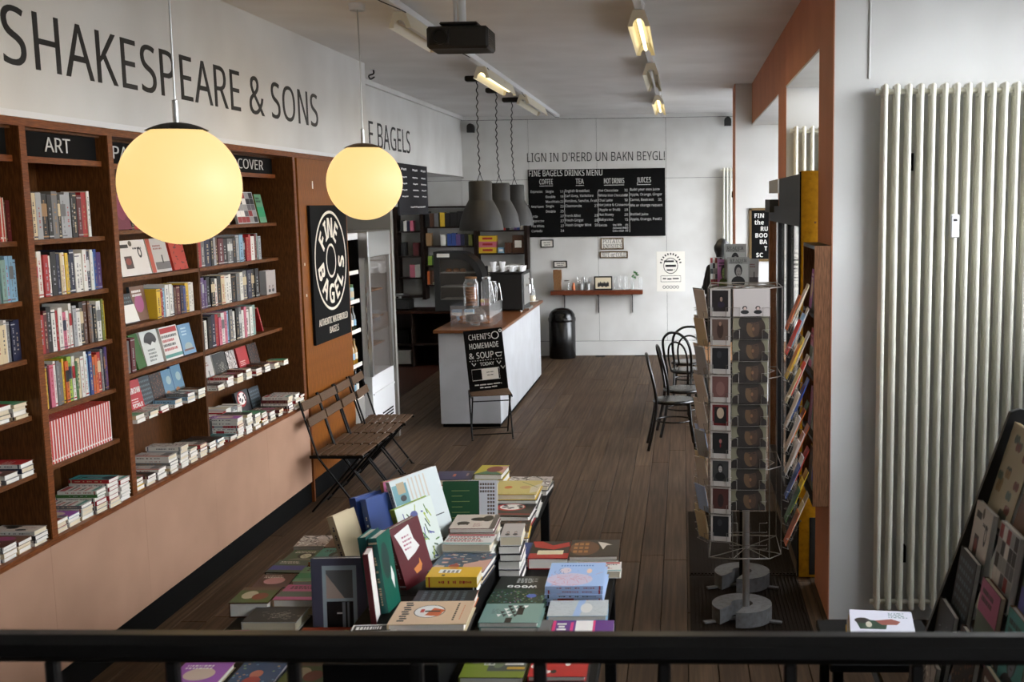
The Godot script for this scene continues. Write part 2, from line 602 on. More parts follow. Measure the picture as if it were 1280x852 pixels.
func prect(x: float, y: float, w: float, h: float, c: Color) -> void:
	sheet.fill_rect(Rect2i(cell.x + clampi(int(x * 256), 0, 255), cell.y + clampi(int(y * 256), 0, 255), clampi(int(w * 256), 1, 256 - clampi(int(x * 256), 0, 255)), clampi(int(h * 256), 1, 256 - clampi(int(y * 256), 0, 255))), c)

func pell(cx: float, cy: float, rx: float, ry: float, c: Color) -> void:
	var n := int(ry * 256)
	for i in range(-n, n + 1):
		var k := sqrt(maxf(0.0, 1.0 - pow(float(i) / maxf(n, 1), 2))) * rx
		if k > 0.002 and cy + i / 256.0 >= 0 and cy + i / 256.0 < 1:
			var x0 := clampf(cx - k, 0, 1)
			prect(x0, cy + i / 256.0, clampf(cx + k, 0, 1) - x0, 1.0 / 256, c)

func ppoly(p: Array, c: Color) -> void:
	var lo := 1.0
	var hi := 0.0
	for q in p:
		lo = minf(lo, q.y)
		hi = maxf(hi, q.y)
	var y := lo
	while y < hi:
		var xs := []
		for i in p.size():
			var a: Vector2 = p[i]
			var b: Vector2 = p[(i + 1) % p.size()]
			if (a.y <= y) != (b.y <= y):
				xs.append(a.x + (y - a.y) / (b.y - a.y) * (b.x - a.x))
		xs.sort()
		for i in range(0, xs.size() - 1, 2):
			prect(xs[i], y, xs[i + 1] - xs[i], 1.0 / 256, c)
		y += 1.0 / 256

func pline(a: Vector2, b: Vector2, w: float, c: Color) -> void:
	var n := int(a.distance_to(b) * 200) + 1
	for i in n + 1:
		var p := a.lerp(b, float(i) / n)
		prect(p.x - w / 2, p.y - w / 2, w, w, c)

func pbars(x: float, y: float, w: float, rows: int, h: float, c: Color, gap := 1.7) -> void:
	# rows of word-like marks, as small print reads from afar
	for r in rows:
		var k := x
		var end := x + w * rng.randf_range(0.7, 1.0)
		while k < end:
			var l := rng.randf_range(0.02, 0.07)
			prect(k, y + r * h * gap, minf(l, end - k), h, c)
			k += l + 0.018

func phead(cx: float, cy: float, r: float, hair: Color, skin: Color, coat: Color) -> void:
	pell(cx, cy + r * 2.3, r * 1.9, r * 1.25, coat)
	pell(cx, cy - r * 0.15, r * 1.12, r * 1.3, hair)
	pell(cx + r * 0.08, cy + r * 0.15, r * 0.72, r * 0.98, skin)
	prect(cx - r * 0.35, cy, r * 0.28, r * 0.12, hair)
	prect(cx + r * 0.28, cy, r * 0.28, r * 0.12, hair)
	prect(cx - r * 0.15, cy + r * 0.6, r * 0.5, r * 0.1, coat)

func paint_sheet() -> void:
	sheet = Image.create_empty(2048, 2048, false, Image.FORMAT_RGB8)
	rng.seed = 77
	var K := Color(0.06, 0.06, 0.065)
	var W := Color(0.93, 0.92, 0.9)
	for i in 64:
		cell = Vector2i((i % 8) * 256, (i / 8) * 256)
		var a := Color.from_hsv(rng.randf(), rng.randf_range(0.1, 0.6), rng.randf_range(0.3, 0.85))
		var b := Color.from_hsv(rng.randf(), rng.randf_range(0.1, 0.7), rng.randf_range(0.2, 0.9))
		match i:
			0:  # blue town map
				prect(0, 0, 1, 1, Color(0.62, 0.74, 0.90))
				pell(0.28, 0.4, 0.26, 0.4, Color(0.80, 0.76, 0.84))
				pell(0.66, 0.3, 0.12, 0.1, Color(0.86, 0.80, 0.84))
				for k in 46:
					var p := Vector2(rng.randf_range(0.03, 0.5), rng.randf_range(0.04, 0.85))
					pline(p, p + Vector2(rng.randf_range(-0.12, 0.12), rng.randf_range(-0.12, 0.12)), 0.008, Color(0.80, 0.52, 0.58))
				for k in 14:
					var p := Vector2(rng.randf_range(0.5, 0.75), rng.randf_range(0.1, 0.6))
					pline(p, p + Vector2(rng.randf_range(-0.1, 0.1), rng.randf_range(-0.04, 0.04)), 0.008, Color(0.42, 0.50, 0.68))
				pell(0.63, 0.72, 0.1, 0.05, Color(0.92, 0.78, 0.70))
				for k in 12:
					prect(0.84, 0.2 + k * 0.05, 0.05, 0.03, Color(0.26, 0.42, 0.70))
			1:  # sage with black and white triangles
				prect(0, 0, 1, 1, Color(0.48, 0.60, 0.56))
				for r in 4:
					for k in 4:
						var o := Vector2(0.34 + (k - r * 0.5) * 0.09 + 0.05, 0.12 + r * 0.15)
						ppoly([o, o + Vector2(0.09, 0), o + Vector2(0.045, 0.14)], W if (k + r) % 2 else K)
				prect(0.58, 0.22, 0.11, 0.38, K)
				prect(0.43, 0.75, 0.11, 0.25, K)
				pbars(0.16, 0.3, 0.14, 5, 0.03, Color(0.36, 0.46, 0.44))
			2:  # beige with a ringed picture
				prect(0, 0, 1, 1, Color(0.85, 0.73, 0.60))
				pell(0.46, 0.45, 0.2, 0.27, K)
				pell(0.46, 0.45, 0.19, 0.255, W)
				ppoly([Vector2(0.5, 0.3), Vector2(0.66, 0.4), Vector2(0.6, 0.66), Vector2(0.42, 0.62)], Color(0.80, 0.38, 0.18))
				prect(0.4, 0.42, 0.2, 0.06, K)
				prect(0.34, 0.36, 0.05, 0.14, Color(0.75, 0.2, 0.15))
				for k in 9:
					prect(0.1 + k % 2 * 0.02, 0.06 + k * 0.095, 0.09, 0.06, K)
					prect(0.79, 0.1 + k * 0.085, 0.025, 0.06, K)
					prect(0.88, 0.2 + k * 0.07, 0.015, 0.045, Color(0.80, 0.38, 0.2))
			3:  # yellow with a white label
				prect(0, 0, 1, 1, Color(0.88, 0.70, 0.16))
				prect(0.4, 0.2, 0.35, 0.42, W)
				pbars(0.42, 0.28, 0.3, 4, 0.05, K)
				prect(0.1, 0.3, 0.14, 0.06, K)
				pell(0.88, 0.45, 0.04, 0.1, Color(0.7, 0.2, 0.12))
			4:  # black above green
				prect(0, 0, 1, 1, Color(0.10, 0.12, 0.10))
				prect(0, 0.5, 1, 0.5, Color(0.10, 0.22, 0.15))
				for k in 120:
					prect(rng.randf(), rng.randf_range(0.55, 0.96), 0.03, 0.02, Color.from_hsv(rng.randf(), 0.35, rng.randf_range(0.3, 0.75)))
				pbars(0.35, 0.1, 0.4, 4, 0.025, Color(0.7, 0.72, 0.7))
				pell(0.75, 0.72, 0.09, 0.07, Color(0.28, 0.38, 0.70))
			5:  # grey filigree
				prect(0, 0, 1, 1, Color(0.74, 0.76, 0.76))
				for k in 150:
					var p := Vector2(rng.randf(), rng.randf())
					pline(p, p + Vector2(rng.randf_range(-0.08, 0.08), rng.randf_range(-0.08, 0.08)), 0.006, Color(0.48, 0.50, 0.52))
				ppoly([Vector2(0.5, 0), Vector2(0.62, 0), Vector2(0.54, 1), Vector2(0.42, 1)], Color(0.62, 0.72, 0.86))
				pell(0.64, 0.5, 0.1, 0.3, Color(0.85, 0.84, 0.82))
			6:  # purple, white in the middle
				prect(0, 0, 1, 1, Color(0.36, 0.16, 0.50))
				prect(0.38, 0, 0.28, 1, W)
				prect(0.0, 0, 0.06, 1, Color(0.86, 0.2, 0.48))
				prect(0.30, 0.1, 0.05, 0.9, Color(0.86, 0.2, 0.48))
				prect(0.66, 0, 0.04, 1, Color(0.86, 0.2, 0.48))
			7:  # red, black and a cream plate
				prect(0, 0, 1, 1, K)
				ppoly([Vector2(0, 0), Vector2(0.25, 0), Vector2(0.55, 0.25), Vector2(0.95, 0.05), Vector2(1, 0.3), Vector2(0.6, 0.5), Vector2(0.1, 0.35)], Color(0.66, 0.14, 0.13))
				prect(0, 0.72, 1, 0.28, Color(0.66, 0.14, 0.13))
				prect(0.2, 0.55, 0.66, 0.24, Color(0.85, 0.80, 0.66))
			8:  # brown photograph with a pale bird
				prect(0, 0, 1, 1, Color(0.13, 0.10, 0.09))
				pell(0.3, 0.5, 0.3, 0.42, Color(0.36, 0.22, 0.14))
				for k in 9:
					prect(0.08 + k % 3 * 0.11, 0.2 + k / 3 * 0.22, 0.08, 0.14, Color(0.62, 0.42, 0.22))
				ppoly([Vector2(0.55, 0.12), Vector2(0.72, 0.2), Vector2(0.86, 0.32), Vector2(0.74, 0.34), Vector2(0.68, 0.6), Vector2(0.6, 0.3)], Color(0.82, 0.78, 0.72))
			9:  # pale yellow painting
				prect(0, 0, 1, 1, Color(0.80, 0.74, 0.45))
				pell(0.3, 0.5, 0.09, 0.1, Color(0.80, 0.42, 0.16))
				pell(0.68, 0.5, 0.12, 0.12, Color(0.78, 0.62, 0.42))
				ppoly([Vector2(0.8, 0.5), Vector2(1, 0.2), Vector2(1, 0.8), Vector2(0.84, 0.9)], Color(0.84, 0.80, 0.70))
				pline(Vector2(0.55, 0.1), Vector2(0.95, 0.5), 0.02, Color(0.5, 0.52, 0.3))
			10: # black dogs on cream
				prect(0, 0, 1, 1, Color(0.80, 0.76, 0.71))
				pell(0.58, 0.35, 0.2, 0.13, K)
				pell(0.76, 0.3, 0.12, 0.22, K)
				pell(0.26, 0.62, 0.14, 0.12, K)
				prect(0.16, 0.62, 0.04, 0.16, K)
				prect(0.34, 0.62, 0.04, 0.14, K)
				prect(0.88, 0, 0.12, 1, Color(0.36, 0.33, 0.31))
				pbars(0.5, 0.65, 0.2, 4, 0.035, Color(0.6, 0.4, 0.38))
			11: # collage of streets
				prect(0, 0, 1, 1, Color(0.25, 0.33, 0.40))
				for k in 70:
					prect(rng.randf() * 0.95, rng.randf() * 0.95, rng.randf_range(0.03, 0.14), rng.randf_range(0.02, 0.08), [Color(0.72, 0.32, 0.2), Color(0.80, 0.74, 0.66), Color(0.30, 0.42, 0.60), Color(0.16, 0.2, 0.26), Color(0.82, 0.62, 0.55)][rng.randi() % 5])
				ppoly([Vector2(0.55, 0.6), Vector2(1, 0.3), Vector2(1, 1), Vector2(0.6, 1)], Color(0.80, 0.62, 0.56))
				pell(0.4, 0.75, 0.1, 0.14, Color(0.62, 0.24, 0.18))
				prect(0.05, 0.7, 0.18, 0.14, Color(0.8, 0.7, 0.66))
			12: # rows of small portraits round a white field
				prect(0, 0, 1, 1, Color(0.86, 0.86, 0.88))
				for r in 9:
					for k in 10:
						if r < 3 or k < 3 or k > 6:
							var q := Vector2(0.07 + k * 0.087, 0.08 + r * 0.1)
							prect(q.x, q.y, 0.066, 0.06, K.lerp(Color(0.5, 0.3, 0.26), rng.randf() * 0.6))
							prect(q.x + 0.02, q.y + 0.015, 0.02, 0.03, Color(0.7, 0.6, 0.55))
			13: # green with gold lines
				prect(0, 0, 1, 1, Color(0.09, 0.30, 0.18))
				for k in 6:
					prect(0.25, 0.2 + k * 0.12, 0.5 - (k % 2) * 0.2, 0.018, Color(0.55, 0.58, 0.35))
			14: # large white, a teal patch and faint figures
				prect(0, 0, 1, 1, Color(0.83, 0.86, 0.85))
				prect(0.02, 0.08, 0.3, 0.28, Color(0.40, 0.60, 0.62))
				prect(0.12, 0.06, 0.16, 0.16, Color(0.70, 0.62, 0.48))
				pell(0.2, 0.28, 0.06, 0.045, K)
				for k in 5:
					prect(0.36 + k * 0.08, 0.04, 0.03, 0.3 + (k % 3) * 0.05, Color(0.80, 0.76, 0.68))
				pell(0.55, 0.62, 0.09, 0.2, Color(0.70, 0.74, 0.74))
				prect(0.64, 0.66, 0.26, 0.012, K)
			15: # meadow plants on white
				prect(0, 0, 1, 1, Color(0.85, 0.88, 0.84))
				for k in 60:
					var p := Vector2(0.5 + rng.randf_range(-0.42, 0.42), rng.randf_range(0.2, 1.0))
					pline(p, p + Vector2(rng.randf_range(-0.1, 0.1), rng.randf_range(-0.18, 0.02)), 0.022, [Color(0.30, 0.46, 0.18), Color(0.62, 0.68, 0.25), Color(0.18, 0.30, 0.14), Color(0.30, 0.32, 0.55)][rng.randi() % 4])
				pell(0.45, 0.2, 0.1, 0.07, Color(0.28, 0.30, 0.52))
			16: # maroon with a white wavy label
				prect(0, 0, 1, 1, Color(0.36, 0.07, 0.10))
				ppoly([Vector2(0.1, 0.12), Vector2(0.62, 0.06), Vector2(0.66, 0.3), Vector2(0.78, 0.45), Vector2(0.6, 0.52), Vector2(0.3, 0.58), Vector2(0.22, 0.35)], W)
				pbars(0.3, 0.2, 0.3, 4, 0.03, Color(0.70, 0.42, 0.48), 2.2)
				ppoly([Vector2(0.4, 0.75), Vector2(0.62, 0.7), Vector2(0.66, 0.62), Vector2(0.7, 0.74), Vector2(0.62, 0.82), Vector2(0.45, 0.84)], Color(0.85, 0.52, 0.24))
			17: # green with a dark oval
				prect(0, 0, 1, 1, Color(0.05, 0.36, 0.29))
				pell(0.4, 0.35, 0.26, 0.24, Color(0.10, 0.22, 0.20))
				ppoly([Vector2(0.7, 0.45), Vector2(0.84, 0.6), Vector2(0.76, 0.78), Vector2(0.6, 0.62)], W)
			18: # orange and cream travel cover
				prect(0, 0, 1, 1, Color(0.74, 0.26, 0.10))
				prect(0.1, 0.3, 0.2, 0.4, Color(0.34, 0.36, 0.52))
				ppoly([Vector2(0.55, 0.5), Vector2(0.75, 0.15), Vector2(0.96, 0.4), Vector2(0.8, 0.7)], Color(0.80, 0.77, 0.46))
				pell(0.8, 0.4, 0.07, 0.09, K)
				pell(0.45, 0.8, 0.2, 0.12, Color(0.55, 0.45, 0.25))
			19: # grey mount round a lit corner of a room
				prect(0, 0, 1, 1, Color(0.36, 0.36, 0.44))
				prect(0.2, 0.1, 0.62, 0.84, Color(0.78, 0.84, 0.86))
				prect(0.27, 0.16, 0.48, 0.36, Color(0.46, 0.46, 0.46))
				ppoly([Vector2(0.27, 0.2), Vector2(0.6, 0.52), Vector2(0.27, 0.52)], Color(0.86, 0.78, 0.72))
				prect(0.27, 0.56, 0.48, 0.36, Color(0.06, 0.06, 0.07))
				prect(0.55, 0.57, 0.06, 0.35, Color(0.55, 0.58, 0.6))
				prect(0.64, 0.57, 0.04, 0.35, Color(0.55, 0.58, 0.6))
				prect(0.45, 0.7, 0.1, 0.02, W)
			20: # dark with a white splash
				prect(0, 0, 1, 1, Color(0.17, 0.17, 0.16))
				for k in 60:
					var p := Vector2(rng.randfn(0.6, 0.12), rng.randfn(0.55, 0.14))
					pline(p, p + Vector2(rng.randf_range(-0.09, 0.09), rng.randf_range(-0.05, 0.05)), 0.014, Color(0.68, 0.66, 0.62))
			21: # white with an orange word band
				prect(0, 0, 1, 1, W)
				prect(0.05, 0.05, 0.8, 0.25, K)
				prect(0.05, 0.36, 0.85, 0.28, Color(0.80, 0.36, 0.12))
				pbars(0.1, 0.1, 0.7, 1, 0.14, W)
				pell(0.6, 0.85, 0.2, 0.12, Color(0.5, 0.45, 0.4))
			22: # olive with a street photograph
				prect(0, 0, 1, 1, Color(0.44, 0.50, 0.14))
				prect(0.4, 0.05, 0.6, 0.75, Color(0.20, 0.24, 0.24))
				pell(0.55, 0.5, 0.1, 0.2, Color(0.36, 0.42, 0.3))
				prect(0.65, 0.4, 0.3, 0.2, Color(0.85, 0.85, 0.82))
				prect(0.7, 0.66, 0.28, 0.08, Color(0.75, 0.6, 0.2))
			23: # red with white spots
				prect(0, 0, 1, 1, Color(0.70, 0.07, 0.10))
				for k in 14:
					pell(rng.randf_range(0.05, 0.95), rng.randf_range(0.1, 0.9), 0.05, 0.06, [W, K, W][k % 3])
				prect(0.32, 0.3, 0.1, 0.5, Color(0.70, 0.07, 0.10))
			24: # blue with flowers and a child
				prect(0, 0, 1, 1, Color(0.12, 0.26, 0.40))
				for k in 30:
					pell(rng.randf(), rng.randf(), 0.03, 0.03, [Color(0.5, 0.62, 0.45), Color(0.72, 0.55, 0.4), Color(0.4, 0.55, 0.65)][k % 3])
				pell(0.5, 0.5, 0.14, 0.16, Color(0.72, 0.42, 0.34))
				pell(0.5, 0.8, 0.2, 0.2, Color(0.62, 0.22, 0.2))
			25: # green cookery photograph
				prect(0, 0, 1, 1, Color(0.30, 0.36, 0.16))
				pell(0.35, 0.5, 0.2, 0.25, Color(0.75, 0.7, 0.58))
				pell(0.65, 0.6, 0.2, 0.22, Color(0.5, 0.22, 0.12))
				prect(0, 0, 1, 0.2, Color(0.4, 0.30, 0.22))
			26: # yellow, green and a dark red oval
				prect(0, 0, 1, 1, Color(0.74, 0.70, 0.20))
				ppoly([Vector2(0, 1), Vector2(0.5, 0.5), Vector2(1, 1)], Color(0.22, 0.42, 0.34))
				ppoly([Vector2(0.3, 0.2), Vector2(1, 0.1), Vector2(1, 0.9)], Color(0.80, 0.62, 0.58))
				pell(0.6, 0.45, 0.28, 0.32, Color(0.45, 0.10, 0.14))
			27: # navy with orange marks
				prect(0, 0, 1, 1, Color(0.16, 0.18, 0.36))
				prect(0.45, 0.35, 0.08, 0.3, Color(0.72, 0.36, 0.26))
				prect(0.8, 0.3, 0.06, 0.3, Color(0.6, 0.5, 0.5))
			28: # black and white scribble
				prect(0, 0, 1, 1, Color(0.72, 0.68, 0.66))
				for k in 70:
					var p := Vector2(rng.randf(), rng.randf())
					pline(p, p + Vector2(rng.randf_range(-0.16, 0.16), rng.randf_range(-0.16, 0.16)), 0.035, [Color(0.12, 0.11, 0.11), Color(0.45, 0.36, 0.36), W][k % 3])
			29: # round black, red and white emblem
				prect(0, 0, 1, 1, Color(0.12, 0.13, 0.15))
				pell(0.45, 0.3, 0.34, 0.28, Color(0.70, 0.16, 0.16))
				pell(0.48, 0.28, 0.28, 0.22, W)
				for k in 9:
					pell(rng.randf_range(0.25, 0.7), rng.randf_range(0.15, 0.42), 0.05, 0.05, K)
				prect(0, 0.8, 1, 0.06, Color(0.6, 0.1, 0.12))
			30: # white card with two small heads
				prect(0, 0, 1, 1, Color(0.70, 0.67, 0.65))
				phead(0.32, 0.7, 0.06, K, Color(0.75, 0.65, 0.6), K)
				phead(0.68, 0.7, 0.06, K, Color(0.75, 0.65, 0.6), K)
			31: # painted head in a dark cap, generic
				prect(0, 0, 1, 1, Color(0.46, 0.44, 0.36))
				pell(0.3, 1.0, 0.34, 0.4, Color(0.13, 0.10, 0.08))
				pell(0.7, 1.0, 0.34, 0.34, Color(0.13, 0.10, 0.08))
				pell(0.5, 0.40, 0.34, 0.36, Color(0.15, 0.12, 0.095))
				pell(0.74, 0.6, 0.17, 0.34, Color(0.19, 0.14, 0.10))
				pell(0.55, 0.6, 0.17, 0.34, Color(0.36, 0.27, 0.18))
				pell(0.64, 0.62, 0.11, 0.3, Color(0.27, 0.19, 0.13))
				pell(0.5, 0.24, 0.3, 0.18, Color(0.14, 0.11, 0.09))
				pell(0.57, 0.64, 0.035, 0.07, Color(0.46, 0.32, 0.22))
				prect(0.5, 0.44, 0.07, 0.025, Color(0.14, 0.10, 0.08))
				prect(0.63, 0.44, 0.07, 0.025, Color(0.14, 0.10, 0.08))
			32, 33, 34, 35, 36, 37, 38, 39: # small paintings on white cards
				var g: Color = [Color(0.14, 0.11, 0.11), Color(0.38, 0.30, 0.26), Color(0.10, 0.10, 0.11), Color(0.42, 0.28, 0.26), Color(0.40, 0.08, 0.09), Color(0.09, 0.08, 0.08), Color(0.22, 0.22, 0.22), Color(0.30, 0.15, 0.13)][i - 32]
				prect(0, 0, 1, 1, Color(0.74, 0.71, 0.69))
				prect(0.1, 0.06, 0.8, 0.76, g)
				match i:
					32: phead(0.55, 0.36, 0.09, K, Color(0.6, 0.5, 0.45), Color(0.16, 0.12, 0.2))
					33:
						pell(0.5, 0.45, 0.16, 0.3, Color(0.24, 0.17, 0.14))
						pell(0.5, 0.22, 0.07, 0.08, Color(0.58, 0.45, 0.38))
					34: pell(0.45, 0.3, 0.12, 0.13, Color(0.2, 0.2, 0.22))
					35: pell(0.5, 0.5, 0.22, 0.26, Color(0.5, 0.36, 0.33))
					36:
						prect(0.2, 0.14, 0.6, 0.6, K)
						pell(0.5, 0.36, 0.18, 0.2, Color(0.72, 0.64, 0.55))
					37:
						pell(0.5, 0.36, 0.07, 0.08, Color(0.66, 0.42, 0.4))
						pell(0.5, 0.52, 0.03, 0.08, Color(0.55, 0.08, 0.1))
					38: phead(0.48, 0.34, 0.13, K, Color(0.66, 0.64, 0.62), K)
					39: pell(0.5, 0.5, 0.15, 0.25, Color(0.14, 0.09, 0.09))
			40: # magazine with a grey photograph
				prect(0, 0, 1, 1, Color(0.55, 0.55, 0.53))
				prect(0.06, 0.24, 0.88, 0.72, Color(0.66, 0.66, 0.64))
				phead(0.5, 0.48, 0.16, Color(0.1, 0.1, 0.1), Color(0.52, 0.5, 0.48), K)
				pbars(0.1, 0.19, 0.6, 1, 0.02, K)
			41: # white with camera and letters
				prect(0, 0, 1, 1, Color(0.83, 0.80, 0.77))
				prect(0.12, 0.12, 0.3, 0.1, K)
				pell(0.5, 0.1, 0.06, 0.08, Color(0.3, 0.26, 0.2))
				prect(0.2, 0.45, 0.25, 0.35, Color(0.24, 0.18, 0.18))
				pell(0.32, 0.6, 0.09, 0.1, Color(0.5, 0.2, 0.16))
				pell(0.76, 0.36, 0.07, 0.16, K)
				pell(0.76, 0.36, 0.035, 0.09, Color(0.83, 0.80, 0.77))
				pbars(0.55, 0.22, 0.3, 1, 0.05, K)
			42: # red
				prect(0, 0, 1, 1, Color(0.66, 0.10, 0.13))
				pbars(0.15, 0.55, 0.6, 3, 0.03, W, 2.4)
			43: # dark slate with print
				prect(0, 0, 1, 1, Color(0.15, 0.18, 0.21))
				for k in 36:
					prect(0.1 + k % 6 * 0.14, 0.12 + k / 6 * 0.13, 0.09, 0.06, Color(0.35, 0.42, 0.45))
			44: # brown dots
				prect(0, 0, 1, 1, Color(0.13, 0.09, 0.08))
				for k in 90:
					pell(rng.randf(), rng.randf(), 0.022, 0.022, Color(0.50, 0.30, 0.2))
			45: # sea and sky
				prect(0, 0, 1, 1, Color(0.36, 0.52, 0.62))
				pell(0.6, 0.35, 0.25, 0.14, Color(0.62, 0.70, 0.70))
				prect(0, 0.7, 1, 0.3, Color(0.28, 0.32, 0.30))
				pell(0.3, 0.75, 0.2, 0.1, Color(0.6, 0.4, 0.26))
			46: # an open umbrella on white
				prect(0, 0, 1, 1, Color(0.78, 0.79, 0.77))
				ppoly(arc(Vector2(0.52, 0.32), Vector2(0.36, 0.26), PI, TAU, 18) + [Vector2(0.78, 0.4), Vector2(0.62, 0.34), Vector2(0.48, 0.44), Vector2(0.32, 0.36)], Color(0.13, 0.13, 0.14))
				pbars(0.25, 0.55, 0.5, 4, 0.055, Color(0.35, 0.38, 0.36), 1.8)
			47: # words in red and black
				prect(0, 0, 1, 1, Color(0.84, 0.83, 0.81))
				prect(0.02, 0.04, 0.94, 0.16, Color(0.65, 0.12, 0.12))
				for r in 4:
					pbars(0.05, 0.26 + r * 0.13, 0.88, 1, 0.08, [K, Color(0.65, 0.12, 0.12), K, Color(0.65, 0.12, 0.12)][r])
				prect(0, 0.84, 1, 0.1, Color(0.3, 0.55, 0.52))
			48: # pale blue
				prect(0, 0, 1, 1, Color(0.45, 0.60, 0.72))
				pbars(0.2, 0.12, 0.5, 3, 0.05, Color(0.8, 0.88, 0.9), 2.0)
				pell(0.5, 0.75, 0.3, 0.14, Color(0.62, 0.68, 0.66))
				prect(0.1, 0.82, 0.8, 0.06, Color(0.45, 0.3, 0.26))
			49: # dark pink
				prect(0, 0, 1, 1, Color(0.42, 0.10, 0.24))
				pell(0.6, 0.4, 0.3, 0.35, Color(0.52, 0.18, 0.32))
			50: # grid of photographs
				prect(0, 0, 1, 1, Color(0.75, 0.75, 0.75))
				for k in 25:
					prect(0.03 + k % 5 * 0.19, 0.03 + k / 5 * 0.19, 0.18, 0.18, [K, Color(0.6, 0.6, 0.6), Color(0.55, 0.12, 0.12), Color(0.35, 0.35, 0.37), W][rng.randi() % 5])
			51: # orange red
				prect(0, 0, 1, 1, Color(0.66, 0.18, 0.10))
				for k in 20:
					var p := Vector2(rng.randf(), rng.randf())
					pline(p, p + Vector2(rng.randf_range(-0.2, 0.2), rng.randf_range(-0.1, 0.1)), 0.035, Color(0.3, 0.07, 0.05))
			52: # white and red town
				prect(0, 0, 1, 1, Color(0.72, 0.70, 0.68))
				prect(0, 0, 0.2, 1, Color(0.68, 0.26, 0.18))
				prect(0.25, 0.7, 0.75, 0.22, Color(0.38, 0.36, 0.36))
				prect(0.62, 0.5, 0.06, 0.24, K)
				pbars(0.3, 0.2, 0.5, 2, 0.05, Color(0.5, 0.25, 0.22))
			53: # butterflies on cream (field guide)
				prect(0, 0, 1, 1, Color(0.70, 0.66, 0.55))
				for k in 16:
					var p := Vector2(rng.randf_range(0.1, 0.9), rng.randf_range(0.06, 0.94))
					var c: Color = [Color(0.20, 0.26, 0.24), Color(0.42, 0.16, 0.12), Color(0.30, 0.38, 0.34), Color(0.55, 0.44, 0.26)][k % 4]
					pell(p.x - 0.05, p.y, 0.055, 0.05, c)
					pell(p.x + 0.05, p.y, 0.055, 0.05, c)
					prect(p.x - 0.006, p.y - 0.05, 0.012, 0.1, K)
			54: # woman on white magazine
				prect(0, 0, 1, 1, Color(0.80, 0.80, 0.84))
				ppoly([Vector2(0.1, 0.5), Vector2(0.3, 0.42), Vector2(0.6, 0.5), Vector2(0.56, 0.8), Vector2(0.16, 0.82)], Color(0.10, 0.22, 0.15))
				pell(0.2, 0.46, 0.12, 0.12, Color(0.12, 0.09, 0.08))
				ppoly([Vector2(0.4, 0.45), Vector2(0.66, 0.36), Vector2(0.8, 0.46), Vector2(0.74, 0.6), Vector2(0.5, 0.62)], Color(0.55, 0.30, 0.26))
				pell(0.3, 0.62, 0.05, 0.12, Color(0.72, 0.70, 0.62))
				pbars(0.62, 0.1, 0.3, 4, 0.03, Color(0.2, 0.4, 0.36), 2.0)
			_:
				prect(0, 0, 1, 1, a)
				match i % 3:
					0: pell(0.5, 0.5, 0.3, 0.26, b)
					1: prect(0, 0.45, 1, 0.35, b)
					2: phead(0.5, 0.5, 0.2, a.darkened(0.7), b.lightened(0.3), b.darkened(0.4))
				pbars(0.12, 0.12, 0.7, 2, 0.07, W if a.get_luminance() < 0.45 else K, 1.5)
	M.print = mat(Color(1, 1, 1), 0.45)
	M.print.albedo_texture = ImageTexture.create_from_image(sheet)
	M.print_matte = mat(Color(1, 1, 1), 0.75)
	M.print_matte.albedo_texture = M.print.albedo_texture

# ---------------------------------------------------------------- books
const TONES := {
	"w": ["white", Color(0.82, 0.81, 0.78)], "c": ["cream", Color(0.78, 0.71, 0.57)], "y": ["yellow", Color(0.80, 0.66, 0.16)], "o": ["orange", Color(0.76, 0.36, 0.12)],
	"r": ["red", Color(0.60, 0.10, 0.11)], "m": ["maroon", Color(0.34, 0.08, 0.10)], "p": ["pink", Color(0.74, 0.38, 0.46)], "v": ["violet", Color(0.33, 0.24, 0.42)],
	"b": ["blue", Color(0.16, 0.26, 0.50)], "n": ["navy", Color(0.09, 0.11, 0.22)], "l": ["light blue", Color(0.50, 0.65, 0.75)], "t": ["teal", Color(0.09, 0.34, 0.32)],
	"g": ["green", Color(0.20, 0.38, 0.17)], "e": ["olive", Color(0.42, 0.44, 0.18)], "k": ["black", Color(0.07, 0.07, 0.075)], "s": ["grey", Color(0.40, 0.40, 0.40)],
	"S": ["silver grey", Color(0.60, 0.61, 0.62)], "n2": ["dark slate", Color(0.16, 0.19, 0.21)], "u": ["brown", Color(0.30, 0.18, 0.11)], "a": ["tan", Color(0.58, 0.45, 0.30)], "R": ["coral red", Color(0.76, 0.22, 0.16)],
	"G": ["sage green", Color(0.46, 0.58, 0.54)], "L": ["pale blue", Color(0.66, 0.74, 0.88)], "f": ["lime", Color(0.56, 0.68, 0.24)], "d": ["dark green", Color(0.08, 0.22, 0.14)],
}

func tone(k: String) -> Material:
	if not M.has("tone_" + k):
		M["tone_" + k] = mat(TONES[k][1], 0.5)
	return M["tone_" + k]

func art_mesh(i: int) -> Mesh:
	if not S.has("art_%d" % i):
		var st := B()
		var q := 1.5 / 2048
		quad(st, Vector3(-0.5, 0, 0), Vector3(0.5, 0, 0), Vector3(0.5, 1, 0), Vector3(-0.5, 1, 0), Rect2((i % 8) / 8.0 + q, (i / 8) / 8.0 + q, 0.125 - 2 * q, 0.125 - 2 * q))
		S["art_%d" % i] = st.commit()
	return S["art_%d" % i]

